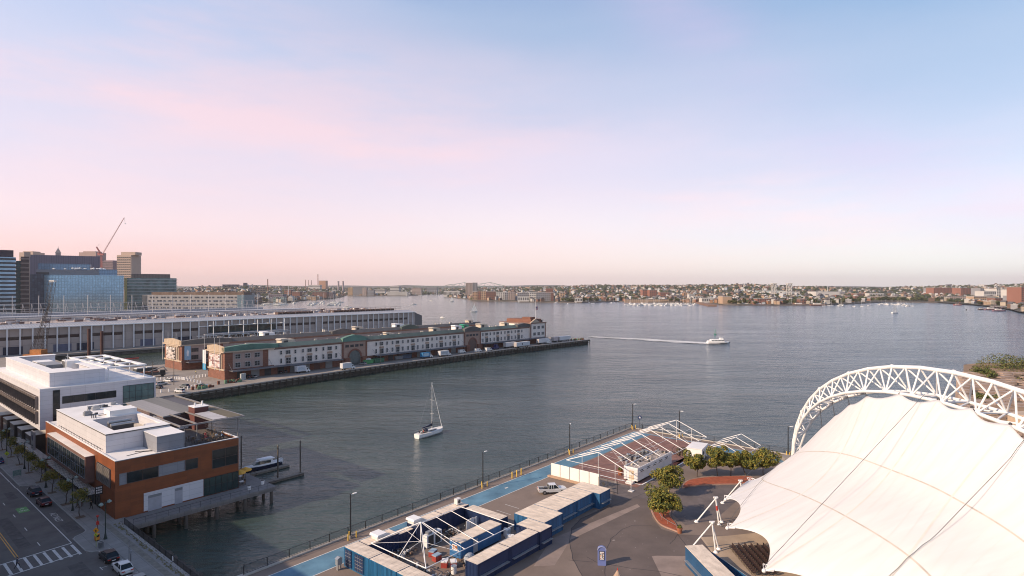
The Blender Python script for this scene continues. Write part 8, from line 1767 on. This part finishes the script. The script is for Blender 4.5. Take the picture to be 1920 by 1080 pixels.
for a_ in [('tall pale slab tower on the left tip of the far right shore', 873, 886, 530.5, 420, 30, wg, 14), ('darker slab joined to the pale slab tower', 886.2, 894.5, 530.2, 425, 30, gy, 14), ('orange brown brick block with a stepped front near the far tip', 886, 895, 547, 90, 30, tn, 5), ('brick block second from the far tip', 896, 910, 546, 80, 30, bk, 5),
    ('pale tan end of the long dark waterfront block', 902, 911, 546, 40, 28, tn, 5), ('long dark brown waterfront block near the far tip', 911.2, 929.5, 546.5, 45, 26, bk2, 5), ('white stepped waterfront block right of the brown one', 930, 946, 548, 60, 24, wh, 4), ('grey wing between two white waterfront blocks', 946.2, 953, 549, 60, 24, gy, 4),
    ('pinkish white waterfront block in the middle of the new flats', 953.2, 966, 548, 60, 24, wg, 4), ('grey waterfront block with a white corner', 970, 992, 549, 50, 24, gy, 4), ('low white pavilion before the grey block', 971, 992, 556, 15, 14, wh, 1), ('white waterfront block with a dark attic at the right of the flats', 993, 1005, 548.5, 50, 24, wh, 4),
    ('long grey white waterfront block ending the row of new flats', 1005.2, 1033, 549, 55, 24, gy, 4), ('brick waterfront block at the right end of the new flats', 1033.2, 1038, 549, 55, 24, bk2, 4), ('square red brick tower behind the end of the new flats', 1024, 1037, 540.5, 300, 30, bk, 8), ('pinkish brick block right of the red tower', 1050, 1059, 549, 80, 22, tn, 4), ('low white shed near the park shore', 1078, 1092, 559, 25, 16, wh, 1),
    ('brown twin brick block left of the marina masts', 1205, 1217, 543.5, 500, 40, bk, 5), ('second brown brick block right of its twin', 1218, 1232, 544, 480, 40, bk, 5), ('red brick block behind the marina', 1238, 1255, 548, 350, 30, bk, 4), ('long tan pier shed behind the marina boats', 1172, 1290, 561, 20, 10, tn, 2), ('tall narrow white building behind the marina end', 1292, 1303, 552, 120, 20, wh, 4),
    ('white low factory right of the marina', 1300, 1318, 556, 90, 24, wh, 2), ('white boat shed with a blue doorway', 1316, 1345, 559, 50, 26, wh, 1), ('tan ribbed wharf shed', 1355, 1372, 556, 40, 34, tn, 0), ('orange brick wharf building before the dredger', 1420, 1446, 560.5, 60, 24, bk, 2), ('orange brick low row by the right marina', 1500, 1512, 561, 60, 18, bk2, 2),
    ('big white roofed hall on the ridge near the gantry towers', 1412, 1470, 545, 1200, 60, mat('far_teal_white', (.50, .55, .54), .7), 0), ('second white hall right of the gantry towers', 1472, 1500, 547, 1100, 60, wh, 0), ('grey white hangar left of the blue grey shed', 1530, 1574, 547, 900, 70, wh, 0), ('blue grey shed end right of the hangar', 1574.5, 1585, 547, 900, 60, gy, 0),
    ('long red brown roofed terminal', 1606, 1650, 550, 700, 40, bk2, 1), ('pale terminal hall before the red brown one', 1630, 1657, 550, 620, 40, wh, 1), ('long low orange hangar on the right shore', 1630, 1700, 556, 300, 30, tn, 1),
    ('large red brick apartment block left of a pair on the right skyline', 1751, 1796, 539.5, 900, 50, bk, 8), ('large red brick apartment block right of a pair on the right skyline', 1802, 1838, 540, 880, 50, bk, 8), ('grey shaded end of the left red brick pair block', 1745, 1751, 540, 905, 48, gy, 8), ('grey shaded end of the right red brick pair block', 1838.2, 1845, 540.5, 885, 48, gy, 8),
    ('long pink brick school like range on the right shore', 1764, 1835, 555.5, 330, 30, wg, 3), ('pink brick range with white roofs right of it', 1826, 1866, 556, 250, 30, tn, 3), ('dark brick range with square windows near the right edge', 1866, 1896, 559, 220, 26, bk2, 3), ('pale office block with rows of windows at the right edge', 1869, 1901, 541.5, 800, 50, wh, 6),
    ('white office wing beside the pale office block', 1902, 1916, 543, 700, 50, wh, 5), ('tall red brick block cut by the right picture edge', 1915, 1945, 538.5, 320, 40, bk, 9), ('white terminal left of the pale office block', 1845, 1868, 546, 600, 40, wh, 2), ('grey low hall before the pale office block', 1900, 1916, 555, 260, 30, gy, 2),
    ('large brown hotel block of the left far wharves', 586, 612, 547.5, 120, 40, bk2, 5), ('dark glass end of the brown hotel block', 612.3, 624, 548, 90, 36, ppl, 6), ('long low tan hotel wing by the far wharves', 560, 592, 556, 60, 20, tn, 3), ('orange brick block behind the wharf trees', 548, 562, 547, 320, 30, bk, 5), ('dark purple block behind the far marina', 504, 530, 552, 120, 30, ppl, 5),
    ('brick school block on the left far shore', 533, 545, 543, 600, 30, bk, 4), ('orange tan row on the left skyline', 480, 498, 539.5, 900, 30, tn, 4), ('grey slab at the head of the left skyline', 417, 449, 533.5, 2600, 60, ppl, 4), ('pale gold topped block on the left skyline', 421, 427, 536, 1400, 20, tn, 5), ('grey purple tower on the left skyline', 456, 464, 530.5, 2600, 40, ppl, 8), ('teal glass low rise at the far wharves', 512, 532, 557, 40, 24, mat('far_teal', (.20, .27, .27), .4), 3)]:
    fblock(*a_)
for a_ in [('gold striped round cornered flats on the far left inlet', 652, 661, 538.8, 20, 30, mat('gold_stripe', (.46, .31, .17), .7), 9, 'waterfront_block', 'building', None, 4), ('grey glass flats beside the gold striped ones', 661.5, 679, 538, 25, 40, gy, 9), ('pinkish wing beside the grey glass flats', 679.2, 687, 539, 30, 40, wg, 8), ('low dark block on the far inlet shore', 689, 701, 544, 20, 30, gy, 4), ('white round topped building with domes on the far inlet', 731, 748, 537, 300, 60, wh, 3), ('large pale cruise ferry hall on the far inlet', 726, 764, 547, 5, 30, wh, 4), ('dark grey square block left of the bridge end', 800, 819, 539, 400, 60, gy, 4), ('white low terminal on the far inlet', 701, 722, 543, 200, 30, wh, 2), ('pale mid rise by the far marina', 772, 790, 540, 200, 40, wg, 5), ('long white shed right of the grey square block', 832, 862, 546, 300, 40, wh, 1)]: fblock(*a_)
# power station, stacks, silos, gantries
def stack(label, u, vt, vb, t, r, m__, name='chimney', r2=None, cat='chimney', band=None):
    p0, p1 = atd(u, vb, t), atd(u, vt, t); o = T(name, label, cat, p0.x, t, 0, 0, world=True); o.part('shaft', MB().cyl(0, 0, 0, p1.z, r, r2 or r*.7, 10), m__); o.part('cap', MB().cyl(0, 0, p1.z, p1.z+2, (r2 or r*.7)*1.1, n=10), band or dark)
st1 = mat('stack_pink', (.38, .25, .24), .8); st2 = mat('stack_brick', (.22, .12, .10), .8)
stack('lone dark brick chimney on the left skyline', 502, 524, 545, 2800, 3.0, st2); stack('first of three thin stacks left of the tall one', 573, 525, 545, 4300, 3.2, st2); stack('second of three thin stacks left of the tall one', 578.5, 525.5, 545, 4300, 3.0, st1); stack('third of three thin stacks left of the tall one', 583.7, 526, 545, 4300, 3.2, st2); stack('tallest power station chimney', 596, 515, 545, 4200, 4.2, st1, r2=3.2)
stack('left of two pale storage towers on the skyline', 634.5, 528, 545, 4400, 7, mat('silo_pale', (.36, .29, .31), .8), 'silo', 6.8, 'silo'); stack('right of two pale storage towers on the skyline', 643.2, 528, 545, 4400, 7, MATS['silo_pale'], 'silo', 6.8, 'silo'); stack('white church steeple on the left far shore', 540.5, 533, 548, 2300, 2.6, white, 'steeple', .2, 'steeple'); stack('white mast tower on the far right skyline', 1552, 536.5, 548, 2600, 1.6, white, 'mast_tower', .6, 'mast')
fblock('orange boiler house of the power station beside the tallest chimney', 597.5, 610.5, 526.3, 0, 50, mat('boiler_orange', (.42, .24, .16), .8), 0, 'boiler_house', 'building', t=4250, zb=0); fblock('pale turbine hall of the power station', 578, 600, 534.5, 0, 40, wh, 3, 'turbine_hall', t=4150, zb=0)
for u, lb in ((1452.5, 'left of two tall white gantry towers'), (1481.5, 'right of two tall white gantry towers')):
    p = atd(u, 548, 2300); t = T('gantry_tower', lb, 'tower', p.x-8, 2300, 0, 0, world=True); h = CAMH+(540-531)/FPX*2300; g = MB()
    for x in (0, 13):
        for y in (0, 13): g.box(x, y, 0, x+2.6, y+2.6, h)
    t.part('leg', g, wh); g = MB(); g.box(-1.5, -1.5, h-4, 17, 17, h); [g.box(0, 0, z, 15.6, 1.2, z+1.6) for z in (h*.45, h*.65, h*.82)]; t.part('platform', g, wh)
# steel truss bridge
D_ = 5200; t = T('truss_bridge', 'pale green steel truss bridge rising behind the slab towers', 'bridge', 0, 0, 0, 0, world=True); X = lambda u: (u-960)/FPX*D_; Zv = lambda v: CAMH-(v-540)/FPX*D_
g = MB(); g.box(X(770), D_, Zv(537), X(960), D_+14, Zv(535.8)); [g.box(X(u), D_+2, 0, X(u)+4, D_+10, Zv(537)) for u in range(776, 955, 9)]; t.part('deck', g, mat('bridge_green', (.17, .24, .21), .7))
tops = [(835, 535.6), (842, 533.6), (852, 533), (862, 531.4), (871, 529.8), (880, 532), (890, 533.6), (900, 532.4), (909, 531), (919, 529.6), (928, 531.8), (938, 534), (946, 535.6)]; g = MB()
for (u0, v0), (u1, v1) in zip(tops, tops[1:]): g.tube((X(u0), D_, Zv(v0)), (X(u1), D_, Zv(v1)), 2.6, 4); g.tube((X(u0), D_, Zv(v0)), (X(u0), D_, Zv(536)), 1.5, 4); g.tube((X(u0), D_, Zv(v0)), (X(u1), D_, Zv(536)), 1.3, 4)
t.part('truss', g, MATS['bridge_green'])
# ---------- wharves, marina boats ----------
t = T('granite_mole', 'brown stone breakwater running out beside the far marina', 'breakwater', *at(1320, 569, WZ).xy, WZ, 0, world=True); p, q = at(1305, 568, WZ), at(1336, 574.5, WZ); o = Vector((t.o[0], t.o[1], WZ)); d = (q-p).normalized(); n_2 = Vector((-d.y, d.x, 0))*10; a_, b_ = p-o, q-o; t.part('wall', MB().raw([a_-n_2, b_-n_2, b_+n_2, a_+n_2, a_-n_2+Vector((0, 0, 4)), b_-n_2+Vector((0, 0, 4)), b_+n_2+Vector((0, 0, 4)), a_+n_2+Vector((0, 0, 4))], [(0, 3, 2, 1), (4, 5, 6, 7), (0, 1, 5, 4), (1, 2, 6, 5), (2, 3, 7, 6), (3, 0, 4, 7)]), mat('mole_brown', (.2, .12, .085), .9))
mk = []
for kind in ('motor', 'bare'):
    b_ = small_boat('small white boat moored in the far marinas, one of many alike', 1200, 571, 14, 0, kind, 'boats moored in the far marinas'); b_.e.name = 'moored_boat'; b_.e['category'] = 'boat'; mk.append(b_)
def moor(n, us_, vs_, frac=.5, sc=(.7, 1.3)):
    for _ in range(n):
        p = at(rnd.uniform(*us_), rnd.uniform(*vs_), WZ); dup(mk[0] if rnd.random() > frac else mk[1], p.x, p.y, WZ, rnd.choice((0, 1.57, .3, -1.5))+rnd.uniform(-.1, .1), world=True, scale=rnd.uniform(*sc))
moor(78, (1170, 1306), (569.5, 573.5), .4); moor(14, (1375, 1395), (568, 570.5), .3); moor(16, (1450, 1515), (569.5, 572.3), .4); moor(24, (1645, 1697), (569.5, 572), .3, (.5, .8)); moor(12, (1540, 1640), (570.5, 575), .9, (.6, .9)); moor(9, (1040, 1160), (566, 570), .6, (.6, .9)); moor(5, (1685, 1722), (573, 575), .5, (.6, .8)); moor(40, (472, 640), (566, 573), .5, (.9, 1.7)); moor(16, (742, 835), (553.2, 554.6), .4, (1.2, 2))
for (u, v, L_, c, lb) in ((1400, 572, 34, (.30, .07, .05), 'red work barge left of the yellow dredger'), (1412, 571.5, 30, (.40, .24, .05), 'yellow dredger boom barge on the right shore'), (1424, 572.4, 34, (.28, .08, .06), 'long red barge right of the yellow dredger'), (1500, 572.4, 40, (.20, .08, .06), 'brown tug group barge at the right marina'), (1535, 573, 44, (.24, .12, .09), 'pinkish brown barge at the right marina end'), (1796, 572.3, 22, (.35, .08, .07), 'red and white tug near the brick ranges'), (1860, 581, 30, (.2, .12, .14), 'dark ferry with a light deck at the right edge pier'), (1874, 583.4, 26, (.2, .12, .16), 'purple hulled ferry right of the dark one'), (1840, 580.5, 14, (.12, .07, .05), 'small brown work boat before the right edge pier'), (745, 553.2, 120, (.45, .44, .43), 'large pale cruise ferry on the far inlet')):
    p = at(u, v, WZ); m__ = mat('barge_%d' % u, c, .7, var=.15, scale=.05); t = boat('barge', lb, 'ship', L_, L_*.25, L_*.05+1, p.x, p.y, 0, world=True, hullm=m__, n=5); t.part('superstructure', MB().box(-L_*.3, -L_*.08, L_*.05, L_*.1, L_*.08, L_*.13+1), wh if u not in (1412,) else m__)
    g = MB(); g.tube((0, 0, 2), (L_*.3, 0, L_*.4), .5, 4); g.tube((-L_*.2, 0, 1), (-L_*.2, 0, L_*.35), .3, 4); t.part('derrick', g, m__ if L_ < 100 else wh)
t = T('boat_pier', 'covered landing pier near the right picture edge', 'pier', *at(1895, 579, WZ).xy, WZ, 0, world=True); t.part('deck', MB().box(-45, -2, 1, 40, 6, 2), wetwood); t.part('roof', MB().box(-40, 0, 5, -5, 6, 6), wh); t.part('posts', MB().box(-40, 0, -2, -39, 1, 5).box(-6, 0, -2, -5, 1, 5).box(30, 0, -2, 31, 1, 1), wetwood)
stack('small dark channel marker before the right shore', 1812, 581.5, 586, 1085, 1.2, dark, 'channel_marker', .9, 'marker')
# ================= haze =================
g = MB(); g.box(-16000, -800, -9, 16000, 16000, 330)
hz = bpy.data.materials.new('haze_air'); hz.use_nodes = True; nt = hz.node_tree; nt.nodes.remove(nt.nodes['Principled BSDF']); pv = nt.nodes.new('ShaderNodeVolumePrincipled'); pv.inputs['Density'].default_value = 4.4e-5; pv.inputs['Color'].default_value = (1, .95, .96, 1); pv.inputs['Anisotropy'].default_value = .2
nt.links.new(pv.outputs[0], nt.nodes['Material Output'].inputs['Volume'])
struct('haze', g, hz, world=True, kind='stuff')
